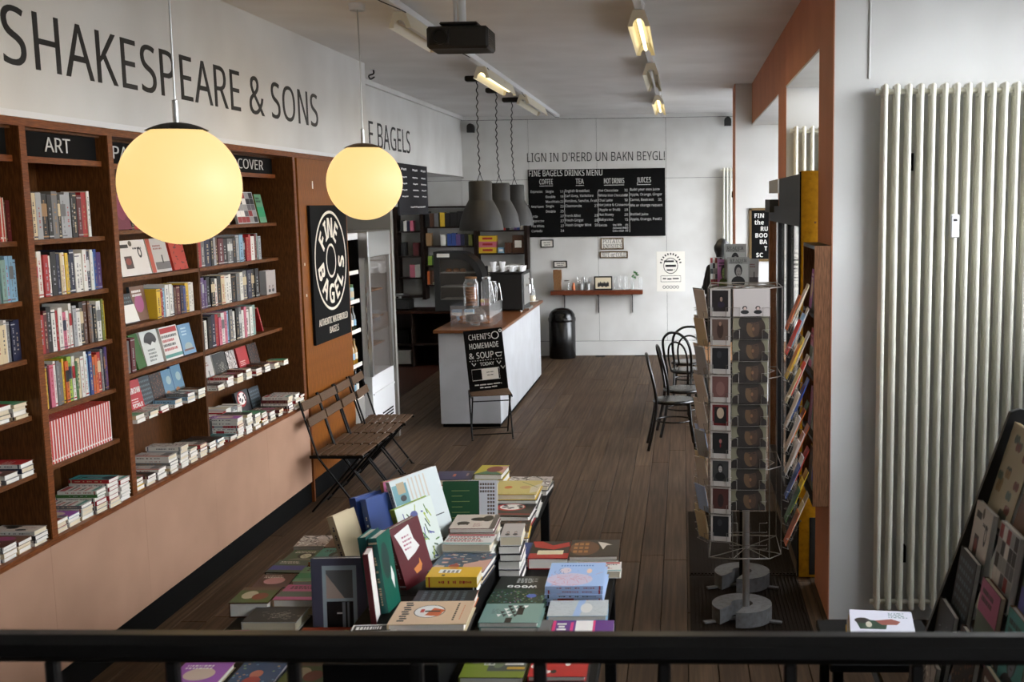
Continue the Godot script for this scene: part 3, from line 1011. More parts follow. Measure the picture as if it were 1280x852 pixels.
func make_books_shared() -> void:
	var st := B()
	bx(st, Vector3(0, 0.5, 0.46), Vector3(1, 1, 0.08))
	bx(st, Vector3(0, 0.5, -0.46), Vector3(1, 1, 0.08))
	bx(st, Vector3(-0.488, 0.5, 0), Vector3(0.024, 1, 0.84))
	S.cover = st.commit()
	S.pages = box_mesh(Vector3(0.945, 0.97, 0.84), 0.0, Vector3(-0.005, 0.5, 0))
	rng.seed = 5
	S.spines = []
	for v in 8:
		st = B()
		var y := rng.randf_range(0.1, 0.25)
		var end := rng.randf_range(0.6, 0.9)
		while y < end:
			var l := rng.randf_range(0.015, 0.04)
			var h := rng.randf_range(0.16, 0.3)
			quad(st, Vector3(-0.5, y, -h / 2), Vector3(-0.5, y, h / 2), Vector3(-0.5, y + l, h / 2), Vector3(-0.5, y + l, -h / 2))
			y += l + (0.012 if rng.randf() < 0.75 else 0.07)
		if v % 2:
			quad(st, Vector3(-0.5, 0.04, -0.5), Vector3(-0.5, 0.04, 0.5), Vector3(-0.5, 0.07, 0.5), Vector3(-0.5, 0.07, -0.5))
		if v % 3 == 0:
			quad(st, Vector3(-0.5, 0.92, -0.5), Vector3(-0.5, 0.92, 0.5), Vector3(-0.5, 0.945, 0.5), Vector3(-0.5, 0.945, -0.5))
		if v == 5:
			quad(st, Vector3(-0.5, 0.5, -0.5), Vector3(-0.5, 0.5, 0.5), Vector3(-0.5, 0.78, 0.5), Vector3(-0.5, 0.78, -0.5))
		S.spines.append(st.commit())
	st = B()
	quad(st, Vector3(-0.5, 0.0, 0.05), Vector3(-0.5, 0.0, 0.42), Vector3(-0.5, 1.0, 0.42), Vector3(-0.5, 1.0, 0.05))
	quad(st, Vector3(-0.5, 0.06, -0.4), Vector3(-0.5, 0.06, 0.05), Vector3(-0.5, 0.1, 0.05), Vector3(-0.5, 0.1, -0.4))
	S.spine_band = st.commit()

# a book of width w, height h and thickness t; in its own axes it stands on y = 0, its spine at -x, its front at +z
func book(label: String, group: String, xf: Transform3D, w: float, h: float, t: float, tn: String, art := -1, spine := true, called := "book") -> Node3D:
	var o := Node3D.new()
	o.name = numbered(called)
	add_child(o)
	o.transform = xf
	tag(o, label, "book", group)
	var sz := Vector3(w, h, t)
	part("cover", S.cover, tone(tn), o, Vector3.ZERO, Vector3.ZERO, sz)
	part("pages", S.pages, M.paper if rng.randf() < 0.7 else M.paper_cream, o, Vector3.ZERO, Vector3.ZERO, sz)
	if art >= 0:
		part("cover_art", art_mesh(art), M.print, o, Vector3(0, 0.0, t / 2 + 0.0006), Vector3.ZERO, Vector3(w * 0.995, h * 0.998, 1))
	if spine:
		var dark: bool = TONES[tn][1].get_luminance() < 0.42
		var ink: Material = [tone("S"), M.chalk_dim, tone("c"), tone("a")][rng.randi() % 4] if dark else [tone("s"), M.ink, tone("r"), tone("n")][rng.randi() % 4]
		if tn == "R" and art < 0:
			part("spine_band", S.spine_band, M.paper, o, Vector3(-0.0006, 0, 0), Vector3.ZERO, sz)
		else:
			part("spine_lettering", S.spines[rng.randi() % 8], ink, o, Vector3(-0.0006, 0, 0), Vector3.ZERO, sz)
	return o

func nth(i: int) -> String:
	return ["", "first", "second", "third", "fourth", "fifth", "sixth", "seventh", "eighth", "ninth", "tenth", "eleventh", "twelfth", "thirteenth", "fourteenth", "fifteenth", "sixteenth", "seventeenth", "eighteenth", "nineteenth", "twentieth", "twenty-first", "twenty-second", "twenty-third", "twenty-fourth", "twenty-fifth", "twenty-sixth", "twenty-seventh", "twenty-eighth", "twenty-ninth", "thirtieth", "thirty-first", "thirty-second", "thirty-third", "thirty-fourth", "thirty-fifth", "thirty-sixth"][i]

# upright books, spine to the room (+x), filling a shelf from z0 (railing end) to z1
func row(codes: String, x: float, y: float, z0: float, z1: float, hl: float, hh: float, where: String, even := false) -> void:
	var ws := []
	var sum := 0.0
	for i in codes.length():
		var k := 1.0 if even else rng.randf_range(0.6, 1.5)
		ws.append(k)
		sum += k
	var z := z0
	for i in codes.length():
		var t: float = ws[i] / sum * (z0 - z1)
		var h := hl if even else rng.randf_range(hl, hh)
		var w := rng.randf_range(0.125, 0.155)
		var a := PI + (0.0 if even else rng.randf_range(-0.02, 0.02))
		var tn := codes[i]
		book("%s book, %s from the railing end, %s" % [TONES[tn][0], nth(i + 1), where], "upright books in the bookcase", Transform3D(Basis(Vector3.UP, a), Vector3(x - w / 2 - (0.0 if even else rng.randf() * 0.012), y + 0.0008, z - t / 2)), w, h, t - 0.0012, tn)
		z -= t

# a book shown face out on a shelf (facing +x), leaning back
func face(label: String, x: float, y: float, z: float, w: float, h: float, tn: String, art: int, lean := 0.2, t := 0.018, turn := 0.0) -> Node3D:
	var b := Basis(Vector3.UP, PI / 2 + turn) * Basis(Vector3.RIGHT, -lean)
	return book(label, "books shown face out in the bookcase", Transform3D(b, Vector3(x, y + t / 2 * sin(lean) + 0.001, z)), w, h, t, tn, art, false)

# a flat book, front up; its spine looks to -x when yaw = 0, its foot to +z; (x, z) is its middle
func flat(label: String, group: String, x: float, y: float, z: float, w: float, h: float, t: float, tn: String, art := -1, yaw := 0.0, spine := true) -> Node3D:
	var b := Basis(Vector3.UP, yaw) * Basis(Vector3.RIGHT, -PI / 2)
	return book(label, group, Transform3D(b, Vector3(x, y + t / 2, z) - b * Vector3(0, h / 2, 0)), w, h, t, tn, art, spine)

# ---------------------------------------------------------------- the bookcase along the wall
const SH1 := [2.165, 1.898, 1.636, 1.378, 1.113]
const SH2 := [2.185, 1.925, 1.660, 1.395, 1.135]
const BAYS := [[-4.2, -5.142], [-5.195, -5.944], [-6.0, -7.305], [-7.335, -8.80]]
const LEDGE := 0.80

func build_bookcase() -> void:
	var c := thing("built_in_bookcase", "long brown wooden bookcase above a pink panel, under the wall lettering", "bookcase", Vector3(LEFT, 0, -6.5))
	var o := -c.position
	for z in [-4.17, -5.168, -5.972, -8.835]:
		pbox("post", M.case_wood, c, Vector3(-3.105, 1.735, z) + o, Vector3(0.39, 1.87, 0.055))
		pbox("post_edge", M.trim_wood, c, Vector3(-2.909, 1.735, z) + o, Vector3(0.006, 1.87, 0.05))
	pbox("post", M.case_wood, c, Vector3(-3.175, 1.735, -7.32) + o, Vector3(0.25, 1.87, 0.024))
	pbox("back_panel", M.case_wood, c, Vector3(-3.294, 1.735, -6.5) + o, Vector3(0.012, 1.87, 4.7))
	for b in 4:
		var z0: float = BAYS[b][0]
		var z1: float = BAYS[b][1]
		var fx := -2.955 if b < 2 else -3.05
		for y in (SH1 if b < 2 else SH2):
			pbox("shelf", M.shelf_wood, c, Vector3((fx - 3.288) / 2, y - 0.011, (z0 + z1) / 2) + o, Vector3(fx + 3.288, 0.022, z0 - z1 - 0.001))
		var sb := pbox("sign_board", M.board, c, Vector3(fx - 0.012, 2.60, (z0 + z1) / 2) + o, Vector3(0.012, 0.125, z0 - z1 - 0.03))
		pbox("sign_rail", M.trim_wood, c, Vector3(fx - 0.004, 2.528, (z0 + z1) / 2) + o, Vector3(0.03, 0.028, z0 - z1 - 0.001))
		pbox("sign_rail", M.case_wood, c, Vector3(fx - 0.004, 2.666, (z0 + z1) / 2) + o, Vector3(0.03, 0.016, z0 - z1 - 0.001))
		sb.name = "sign_board"
		if b > 0:
			letters(c, ["", "ART", "PAPERBACK", "HARDCOVER"][b], M.chalk_dim, Vector3(fx + 0.0005, 2.603, [0, -5.55, -6.72, -8.12][b]) + o, 0.066, [0, 0.235, 0.86, 0.92][b], Vector3(0, PI / 2, 0), sans, "chalk_lettering")
	pbox("crown_board", M.trim_wood, c, Vector3(-3.095, 2.691, -7.2) + o, Vector3(0.37, 0.043, 6.0))
	pbox("ledge", M.trim_wood, c, Vector3(-3.09, LEDGE - 0.013, -6.48) + o, Vector3(0.385, 0.026, 4.72))
	var zs := [-4.15, -5.13, -6.08, -7.03, -7.97, -8.905]
	for i in 5:
		pbox("pink_panel", M.pink, c, Vector3(-2.921, 0.47, (zs[i] + zs[i + 1]) / 2) + o, Vector3(0.018, 0.606, zs[i] - zs[i + 1] - 0.0012))
	pbox("kick_board", M.kick, c, Vector3(-2.935, 0.084, -7.2) + o, Vector3(0.02, 0.166, 6.0))
	# end panel with the bagel sign
	pbox("end_panel", M.panel_wood, c, Vector3(-2.925, 1.418, -9.55) + o, Vector3(0.03, 2.50, 1.27))
	pbox("end_strip", M.trim_wood, c, Vector3(-2.918, 0.40, -8.93) + o, Vector3(0.03, 0.80, 0.024))
	pbox("end_panel_side", M.panel_wood, c, Vector3(-3.1, 1.418, -10.19) + o, Vector3(0.36, 2.50, 0.02))
	for q in [[-9.27, 2.47, 0.06], [-8.98, 1.86, 0.02], [-8.99, 1.62, 0.02]]:
		pbox("tape", M.paper, c, Vector3(-2.909, q[1], q[0]) + o, Vector3(0.003, q[2], 0.018))

	rng.seed = 21
	var A := "of the ART bay"
	row("SkcSkkskSSkkmrw", -2.965, SH1[0], -5.215, -5.84, 0.205, 0.225, "top shelf " + A)
	row("acawrwkncwyknwwwnwlbv", -2.965, SH1[1], -5.21, -5.925, 0.185, 0.215, "second shelf " + A)
	row("wkrrmkwrwpwwSwkuuskwey", -2.965, SH1[2], -5.21, -5.92, 0.175, 0.215, "third shelf " + A)
	row("ykyykpwssyofwgcwwlboorswnv", -2.965, SH1[3], -5.21, -5.915, 0.185, 0.225, "fourth shelf " + A)
	row("RRRRRRRRRRRRRRRRRRRRRRRRRR", -2.965, SH1[4], -5.225, -5.885, 0.205, 0.205, "fifth shelf " + A, true)
	var U := "bay beside ART, by the railing"
	row("rkwRrkRRum", -2.965, SH1[0], -4.86, -5.135, 0.175, 0.20, "top shelf, " + U)
	row("kwnnnyecslGlll", -2.965, SH1[1], -4.80, -5.14, 0.185, 0.205, "second shelf, " + U)
	row("wrkuluccwsnn", -2.965, SH1[2], -4.76, -5.135, 0.165, 0.19, "third shelf, " + U)
	var P := "of the PA bay"
	row("wwkk", -3.07, SH2[2], -6.22, -6.34, 0.17, 0.19, "third shelf " + P)
	row("yrlwwSumnbyww", -3.07, SH2[2], -6.74, -7.29, 0.165, 0.195, "third shelf " + P)
	row("wcsm", -3.07, SH2[3], -6.25, -6.43, 0.17, 0.20, "fourth shelf " + P)
	row("kmpn", -3.08, SH2[0], -6.14, -6.3, 0.17, 0.2, "top shelf " + P)
	row("krnckwsmbwnk", -3.08, SH2[0], -6.52, -7.2, 0.16, 0.2, "top shelf " + P)
	var C := "of the COVER bay"
	row("kwsrmcnkSw", -3.07, SH2[0], -7.40, -7.95, 0.16, 0.2, "top shelf " + C)
	row("rsnkSumkskSlkrrwmGS", -3.07, SH2[1], -7.345, -8.52, 0.165, 0.20, "second shelf " + C)
	row("vvvkkwkcwwwkswwsnkk", -3.07, SH2[2], -7.345, -8.42, 0.175, 0.205, "third shelf " + C)
	row("kwknrpwplswkswpwwG", -3.07, SH2[3], -7.345, -8.32, 0.185, 0.22, "fourth shelf " + C)
	row("kwrwsw", -3.08, LEDGE, -7.42, -7.98, 0.13, 0.155, "bottom ledge " + C)
	# books shown face out
	face("magenta book face out on the top shelf of the PA bay", -3.09, SH2[0], -6.42, 0.2, 0.2, "m", 49)
	face("wide white photography book with a small camera picture, PA bay", -3.09, SH2[1], -6.55, 0.36, 0.2, "w", 41)
	face("white book with red edge stripe and town view, PA bay", -3.09, SH2[1], -6.875, 0.26, 0.2, "w", 52)
	face("orange red book face out beside the town-view book, PA bay", -3.09, SH2[1], -7.14, 0.2, 0.18, "R", 51)
	var bk := face("black book with a white printed card, third shelf, PA bay", -3.09, SH2[2], -6.45, 0.17, 0.17, "k", 43, 0.3)
	pbox("printed_card", M.paper, bk, Vector3(0, 0.055, 0.011), Vector3(0.17, 0.1, 0.002))
	face("large dark grey-green book face out, third shelf, PA bay", -3.12, SH2[2], -6.63, 0.18, 0.2, "n2", 63, 0.12)
	face("plain green book leaning over, fourth shelf, PA bay", -3.09, SH2[3], -6.53, 0.15, 0.20, "g", -1, 0.25, 0.02, 0.15)
	face("white book with black umbrella picture, fourth shelf, PA bay", -3.1, SH2[3], -6.72, 0.22, 0.2, "w", 46)
	face("white book of bold red and black words, PA bay", -3.09, SH2[3], -6.965, 0.24, 0.2, "w", 47)
	face("light blue book face out by the divider, PA bay", -3.09, SH2[3], -7.19, 0.18, 0.19, "l", 48)
	var gr := face("red book reading GROW, face out on the lower PA shelf", -3.12, SH2[4], -6.52, 0.16, 0.195, "r", 42)
	letters(gr, "GROW", M.chalk, Vector3(0, 0.135, 0.0105), 0.034, 0.14, Vector3.ZERO, bold, "title")
	letters(gr, "SCALE", M.chalk, Vector3(0, 0.05, 0.0105), 0.024, 0.12, Vector3.ZERO, bold, "title")
	face("dark slate book beside the GROW book, lower PA shelf", -3.13, SH2[4], -6.68, 0.15, 0.195, "n2", 43)
	face("brown dotted book face out on the lower PA shelf", -3.13, SH2[4], -6.835, 0.15, 0.19, "u", 44)
	face("sea-coloured book next to the brown dotted book, PA bay", -3.13, SH2[4], -6.98, 0.13, 0.19, "l", 45)
	face("sky blue picture book by the divider, lower PA shelf", -3.13, SH2[4], -7.12, 0.14, 0.2, "b", 45)
	face("silver book with a grid of photographs, top of COVER bay", -3.09, SH2[0], -8.32, 0.4, 0.225, "S", 50)
	face("slim olive yellow book beside the photo-grid book", -3.09, SH2[0], -8.62, 0.14, 0.21, "e", 61)
	face("pale grey boxed book at the shelf end, COVER bay", -3.085, SH2[2], -8.64, 0.2, 0.175, "S", 30, 0.0, 0.05)
	book("red and blue book slumped against the row, COVER bay", "books shown face out in the bookcase", Transform3D(Basis(Vector3.UP, PI) * Basis(Vector3.RIGHT, -0.5), Vector3(-3.14, SH2[3] + 0.012, -8.45)), 0.14, 0.2, 0.02, "r", 45)
	face("white book with a black blot, lower COVER shelf", -3.13, SH2[4], -7.56, 0.22, 0.19, "w", 52)
	face("white book with dark figure, lower COVER shelf", -3.13, SH2[4], -7.8, 0.22, 0.19, "w", 20)
	face("black and white book on the lower COVER shelf", -3.13, SH2[4], -8.0, 0.15, 0.18, "k", 28)
	face("plain red book face out on the lower COVER shelf", -3.13, SH2[4], -8.21, 0.19, 0.18, "r", 42)
	face("brown dotted book at the end of the lower COVER shelf", -3.13, SH2[4], -8.42, 0.18, 0.18, "u", 44)
	face("black book with a white ring, bottom ledge, COVER bay", -3.14, LEDGE, -8.2, 0.24, 0.2, "k", 29)
	face("black book beside the ring book, bottom ledge, COVER bay", -3.14, LEDGE, -8.44, 0.2, 0.19, "k", 43)
	face("white notice card standing on the fifth shelf by the railing", -3.2, SH1[4], -4.83, 0.12, 0.15, "w", -1, 0.1, 0.006)

	# low stacks: spine to the railing side, page edges to the room
	var stacks := [
		[SH1[3], -2.965, -4.81, "cwc", "fourth shelf"], [SH1[3], -2.962, -4.94, "wscw", "fourth shelf"], [SH1[3], -2.962, -5.07, "cwwc", "fourth shelf"],
		[SH1[4], -2.96, -4.83, "uw", "fifth shelf"], [SH1[4], -2.955, -4.95, "sw", "fifth shelf"], [SH1[4], -2.95, -5.07, "wnw", "fifth shelf"],
		[LEDGE, -2.93, -4.585, "wrwcw", "bottom ledge"], [LEDGE, -2.925, -4.707, "wwc", "bottom ledge"], [LEDGE, -2.92, -4.828, "wcsw", "bottom ledge"], [LEDGE, -2.925, -4.949, "ccu", "bottom ledge"], [LEDGE, -2.915, -5.07, "wwkw", "bottom ledge"],
		[LEDGE, -2.925, -5.267, "wrc", "bottom ledge"], [LEDGE, -2.93, -5.388, "wwl", "bottom ledge"], [LEDGE, -2.925, -5.509, "cwws", "bottom ledge"], [LEDGE, -2.915, -5.63, "wsrwgw", "bottom ledge"], [LEDGE, -2.905, -5.751, "wwrwrwr", "bottom ledge"], [LEDGE, -2.905, -5.872, "wwwwwr", "bottom ledge"],
		[LEDGE, -2.93, -6.08, "yyk", "bottom ledge"], [LEDGE, -2.925, -6.21, "wwm", "bottom ledge"], [LEDGE, -2.93, -6.35, "wsw", "bottom ledge"], [LEDGE, -2.925, -6.50, "wcwsww", "bottom ledge"], [LEDGE, -2.92, -6.64, "wwwwwSw", "bottom ledge"], [LEDGE, -2.925, -6.78, "wwwSw", "bottom ledge"], [LEDGE, -2.925, -6.93, "wwsr", "bottom ledge"], [LEDGE, -2.925, -7.08, "wkw", "bottom ledge"], [LEDGE, -2.93, -7.22, "wwl", "bottom ledge"],
		[LEDGE, -2.925, -7.37, "rw", "bottom ledge"], [LEDGE, -2.915, -7.51, "wwwwrww", "bottom ledge"], [LEDGE, -2.91, -7.66, "wwwwwwc", "bottom ledge"], [LEDGE, -2.915, -7.82, "cwwws", "bottom ledge"], [LEDGE, -2.92, -7.98, "wyrwe", "bottom ledge"], [LEDGE, -2.92, -8.14, "wsw", "bottom ledge"], [LEDGE, -2.92, -8.30, "kwm", "bottom ledge"], [LEDGE, -2.90, -8.46, "wrkwmw", "bottom ledge"], [LEDGE, -2.895, -8.60, "wwrwww", "bottom ledge"], [LEDGE, -2.90, -8.73, "lwwwr", "bottom ledge"],
		[SH2[4], -3.0, -6.12, "ws", "lower shelf"], [SH2[4], -2.99, -6.27, "wc", "lower shelf"], [SH2[4], -2.985, -6.43, "ww", "lower shelf"], [SH2[4], -3.0, -6.60, "rw", "lower shelf"], [SH2[4], -2.99, -6.77, "wl", "lower shelf"], [SH2[4], -2.985, -6.94, "wls", "lower shelf"], [SH2[4], -2.99, -7.11, "wsw", "lower shelf"],
		[SH2[4], -2.99, -7.40, "ww", "lower shelf"], [SH2[4], -2.985, -7.56, "wwr", "lower shelf"], [SH2[4], -2.98, -7.72, "wcm", "lower shelf"], [SH2[4], -2.98, -7.88, "wwwm", "lower shelf"], [SH2[4], -2.975, -8.06, "wrw", "lower shelf"], [SH2[4], -2.975, -8.24, "wsu", "lower shelf"], [SH2[4], -2.97, -8.42, "ww", "lower shelf"], [SH2[4], -2.965, -8.60, "wc", "lower shelf"],
	]
	var count := {}
	for s in stacks:
		var wh: String = s[4]
		count[wh] = count.get(wh, 0) + 1
		var y: float = s[0] + 0.0006
		var n: int = s[3].length()
		var zc: float = s[2]
		for bay in BAYS:
			if zc < bay[0] + 0.03 and zc > bay[1] - 0.03:
				zc = clampf(zc, bay[1] + 0.072, bay[0] - 0.072)
		for i in n:
			var tn: String = s[3][i]
			var t := rng.randf_range(0.013, 0.024)
			var h := rng.randf_range(0.19, 0.215) if wh != "lower shelf" else 0.13
			var w := rng.randf_range(0.102, 0.113)
			var art := 55 + rng.randi() % 9 if i == n - 1 else -1
			if i == n - 1 and rng.randf() < 0.6:
				art = [10, 11, 20, 28, 29, 50, 52, 47, 8, 42, 44][rng.randi() % 11]
			flat("%s book, %s from the bottom of %s stack from the railing, %s" % [TONES[tn][0], nth(i + 1), nth(count[wh]), wh], "stacked books on the bookcase ledges", s[1] - h / 2 + rng.randf_range(-0.006, 0.006), y, zc, w, h, t, tn, art, PI / 2 + rng.randf_range(-0.03, 0.03)).name = numbered("stacked_book")  # books laid flat in stacks, same mesh as the upright ones
			y += t + 0.0004

# ---------------------------------------------------------------- signs and lettering on the walls
func build_signs() -> void:
	# SHAKESPEARE & SONS, painted on the wall over the bookcase; FINE BAGELS on the box over the kitchen
	var sg := thing("wall_sign", "large black capitals reading SHAKESPEARE & SONS on the white wall", "sign", Vector3(LEFT, 3.057, -7.29), PI / 2)
	letters(sg, "SHAKESPEARE & SONS", M.ink, Vector3(0, 0, 0.0012), 0.252, 4.42, Vector3.ZERO, sans)
	var fb := thing("wall_sign", "black capitals reading FINE BAGELS over the kitchen", "sign", Vector3(-3.29, 3.055, -13.07), PI / 2)
	letters(fb, "FINE BAGELS", M.ink, Vector3(0, 0, 0.0012), 0.262, 2.62, Vector3.ZERO, sans)
	var lg := thing("wall_sign", "thin black line of lettering above the drinks menu board", "sign", Vector3(-1.28, 2.985, FAR + 0.001))
	letters(lg, "LIGN IN D'RERD UN BAKN BEYGL!", M.ink, Vector3(0, 0, 0.002), 0.128, 2.06, Vector3.ZERO, sans)
	# round FINE BAGELS board on the wooden end panel
	var b := thing("bagel_sign_board", "tall black board with a cream bagel emblem on the wood panel", "sign", Vector3(LEFT + 0.002, 1.215, -9.59), PI / 2)
	var bd := part("board", box_mesh(Vector3(0.99, 1.095, 0.022), 0.002, Vector3(0, 0.5475, 0.011)), M.board, b)
	var mid := Vector3(0.0, 0.645, 0.0235)
	for rr in [[0.425, 0.395, 0.012], [0.125, 0.13, 0.010]]:
		var pts := []
		for i in 48:
			var a := TAU * i / 48
			pts.append(Vector3(cos(a) * rr[0], sin(a) * rr[1], 0))
		var ring := part("emblem_ring", tube_mesh(pts, rr[2], 6, true), M.cream_ink, bd, mid, Vector3.ZERO, Vector3(1, 1, 0.12))
		ring.name = "emblem_ring"
	var around := [["F", 142], ["I", 115], ["N", 90], ["E", 58]]
	for q in around:
		var a := deg_to_rad(q[1])
		letters(bd, q[0], M.cream_ink, mid + Vector3(cos(a) * 0.28, sin(a) * 0.268, 0.0), 0.165, 0.0, Vector3(0, 0, a - PI / 2), bold, "emblem_letter")
	for q in [["B", 198], ["A", 232], ["G", 266], ["E", 298], ["L", 326], ["S", 356]]:
		var a := deg_to_rad(q[1])
		letters(bd, q[0], M.cream_ink, mid + Vector3(cos(a) * 0.28, sin(a) * 0.268, 0.0), 0.165, 0.0, Vector3(0, 0, a + PI / 2), bold, "emblem_letter")
	letters(bd, "AUTHENTIC WATERBOILED", M.cream_ink, Vector3(0, 0.165, 0.0235), 0.052, 0.80, Vector3.ZERO, sans)
	letters(bd, "BAGELS", M.cream_ink, Vector3(0, 0.085, 0.0235), 0.052, 0.25, Vector3.ZERO, sans)
	# grey board hanging under the box, covered in faint chalk
	var g := thing("menu_board", "dark grey chalk menu hanging below the FINE BAGELS lettering", "menu board", Vector3(-3.25, 2.19, -14.28), PI / 2)
	var gd := part("board", box_mesh(Vector3(1.55, 0.595, 0.02), 0.002, Vector3(0, 0.2975, 0)), M.board_grey, g)
	for k in 3:
		var gx: float = [-0.5, 0.08, 0.54][k]
		marks(gd, Vector3(gx, 0.53, 0.0108), 0.26, 0.04, M.chalk_dim, "chalk_strokes")
		for i in 4:
			marks(gd, Vector3(gx + 0.01 * i, 0.44 - i * 0.075, 0.0108), 0.3 - 0.03 * ((i + k) % 3), 0.026, M.chalk_dim, "chalk_strokes")
	marks(gd, Vector3(0.2, 0.09, 0.0108), 0.8, 0.03, M.chalk_dim, "chalk_strokes")
	# the big drinks menu
	var m := thing("drinks_menu_board", "wide black chalkboard headed FINE BAGELS DRINKS MENU", "menu board", Vector3(-1.276, 1.80, FAR + 0.002))
	var md := part("board", box_mesh(Vector3(2.055, 1.005, 0.02), 0.002, Vector3(0, 0.5025, 0.01)), M.board, m)
	var tx := func(t: String, x: float, y: float, h: float, w := 0.0, al := -1) -> void:
		letters(md, t, M.chalk if h > 0.05 else M.chalk_dim, Vector3(x, y, 0.0212), h, w, Vector3.ZERO, sans, "chalk_lettering", al)
	tx.call("FINE BAGELS DRINKS MENU", -1.01, 0.95, 0.085, 1.10)
	for q in [["COFFEE", -0.755, 0.2], ["TEA", -0.25, 0.12], ["HOT DRINKS", 0.265, 0.3], ["JUICES", 0.71, 0.21]]:
		tx.call(q[0], q[1], 0.825, 0.075, q[2], 0)
		pbox("chalk_line", M.chalk, md, Vector3(q[1], 0.763, 0.0208), Vector3(q[2], 0.006, 0.0012))
	var cof := [["Espresso", "Single", "17"], ["", "Double", "19"], ["", "Macchiato", "22"], ["Americano", "Single", "22"], ["", "Double", "25"], ["Latte", "", "27"], ["Cappuccino", "", "27"], ["Flat White", "", "27"], ["Cortado", "", "24"]]
	for i in cof.size():
		var y := 0.675 - i * 0.0725
		for k in 3:
			if cof[i][k] != "":
				tx.call(cof[i][k], [-0.99, -0.765, -0.50][k], y, 0.034, 0.19 if cof[i][k].length() > 8 and k == 0 else 0.0, [-1, -1, 1][k])
	var tea := [["English Breakfast", ""], ["Earl Grey, Yorkshire", ""], ["Rooibos, Sencha, Fruit", ""], ["Chamomile", "27"], ["", ""], ["Fresh Mint", "28"], ["Fresh Ginger", "28"], ["Fresh Ginger Mint", "30"]]
	for i in tea.size():
		for k in 2:
			if tea[i][k] != "":
				tx.call(tea[i][k], [-0.475, 0.015][k], 0.68 - i * 0.0725, 0.036, 0.0, [-1, 1][k])
	var hot := [["Hot Chocolate", "32"], ["White Hot Chocolate", "32"], ["Chai Latte", "32"], ["Hot Juice & Cinnamon", ""], ["(Apple or Fruit)", "28"], ["Hot Honey", "20"], ["Babyccino", "15"]]
	for i in hot.size():
		for k in 2:
			if hot[i][k] != "":
				tx.call(hot[i][k], [0.03, 0.465][k], 0.685 - i * 0.0725, 0.035, 0.0, [-1, 1][k])
	tx.call("Extras", 0.03, 0.17, 0.034)
	for i in 3:
		tx.call(["Soy Milk", "Almond Milk", "Extra Shot"][i], 0.235, 0.17 - i * 0.043, 0.027)
		tx.call(["05", "10", "09"][i], 0.465, 0.17 - i * 0.043, 0.03, 0.0, 1)
	for i in 6:
		tx.call(["Build your own Juice", "Apple, Orange, Ginger", "Carrot, Beetroot", "Mix or change request", "Bottled Juice", "Apple, Orange, Pear"][i], 0.50, [0.69, 0.615, 0.54, 0.455, 0.325, 0.25][i], 0.036)
	tx.call("35", 0.97, 0.54, 0.036, 0.0, 1)
	tx.call("22", 0.97, 0.255, 0.036, 0.0, 1)
	for q in [[-0.485, 0.2, 0.68], [0.02, 0.2, 0.68], [0.49, 0.06, 0.66]]:
		pbox("chalk_line", M.chalk_dim, md, Vector3(q[0], (q[1] + q[2]) / 2, 0.0208), Vector3(0.005, q[2] - q[1], 0.0012))
	# small framed signs
	var fr := func(x0: float, y0: float, x1: float, y1: float, edge: Material, texts: Array, label: String, fnt: Font, h: float) -> void:
		var s := thing("framed_sign", label, "sign", Vector3((x0 + x1) / 2, y0, FAR + 0.002))
		var w := x1 - x0
		var hh := y1 - y0
		pbox("backing", M.paper, s, Vector3(0, hh / 2, 0.005), Vector3(w - 0.01, hh - 0.01, 0.008))
		var st := B()
		for e in [[Vector3(0, 0.008, 0.008), Vector3(w, 0.016, 0.016)], [Vector3(0, hh - 0.008, 0.008), Vector3(w, 0.016, 0.016)], [Vector3(-w / 2 + 0.008, hh / 2, 0.008), Vector3(0.016, hh, 0.016)], [Vector3(w / 2 - 0.008, hh / 2, 0.008), Vector3(0.016, hh, 0.016)]]:
			bx(st, e[0], e[1])
		part("frame", st.commit(), edge, s)
		if texts.is_empty():
			for i in 2:
				marks(s, Vector3(0, hh * (0.62 - i * 0.28), 0.0098), w * (0.55 - i * 0.1), 0.016, M.ink)
		for i in texts.size():
			letters(s, texts[i], M.ink, Vector3(0, hh * (1.0 - (i + 0.62) / (texts.size() + 0.25)), 0.010), h, (w - 0.06) if h > 0.05 else 0.0, Vector3.ZERO, fnt)
	fr.call(-2.137, 1.644, -1.94, 1.764, M.black, [], "small black framed notice under the menu board's kitchen end", sans, 0.018)
	fr.call(-1.95, 1.338, -1.74, 1.443, M.black, [], "small black framed notice above the paper bag", sans, 0.018)
	fr.call(-1.227, 1.604, -0.882, 1.779, M.brass, ["POTATO", "KNISHES"], "framed sign reading POTATO KNISHES", serif, 0.06)
	fr.call(-1.244, 1.474, -0.821, 1.577, M.brass, ["HOT or COLD"], "narrow framed sign reading HOT or COLD", serif, 0.06)
	# illustrated paper poster
	var p := thing("poster", "pale paper poster with round black lettering on the back wall", "poster", Vector3(-0.177, 0.964, FAR + 0.002))
	pbox("sheet", M.paper, p, Vector3(0, 0.3, 0.001), Vector3(0.427, 0.60, 0.002))
	var rp := []
	for i in 32:
		rp.append(Vector3(cos(TAU * i / 32) * 0.105, 0.385 + sin(TAU * i / 32) * 0.115, 0.003))
	part("printed_ring", tube_mesh(rp, 0.006, 5, true), M.ink, p, Vector3.ZERO, Vector3.ZERO, Vector3(1, 1, 0.5))
	for i in 11:
		var a := deg_to_rad(168 - i * 15.6)
		pbox("printed_letter", M.ink, p, Vector3(cos(a) * 0.15, 0.40 + sin(a) * 0.165, 0.0028), Vector3(0.02, 0.03, 0.001), Vector3(0, 0, a - PI / 2))
	marks(p, Vector3(0, 0.45, 0.0028), 0.2, 0.05, M.ink)
	marks(p, Vector3(0, 0.385, 0.0028), 0.16, 0.06, M.ink)
	marks(p, Vector3(0, 0.325, 0.0028), 0.12, 0.04, M.ink)
	marks(p, Vector3(0, 0.19, 0.0028), 0.24, 0.035, M.ink)
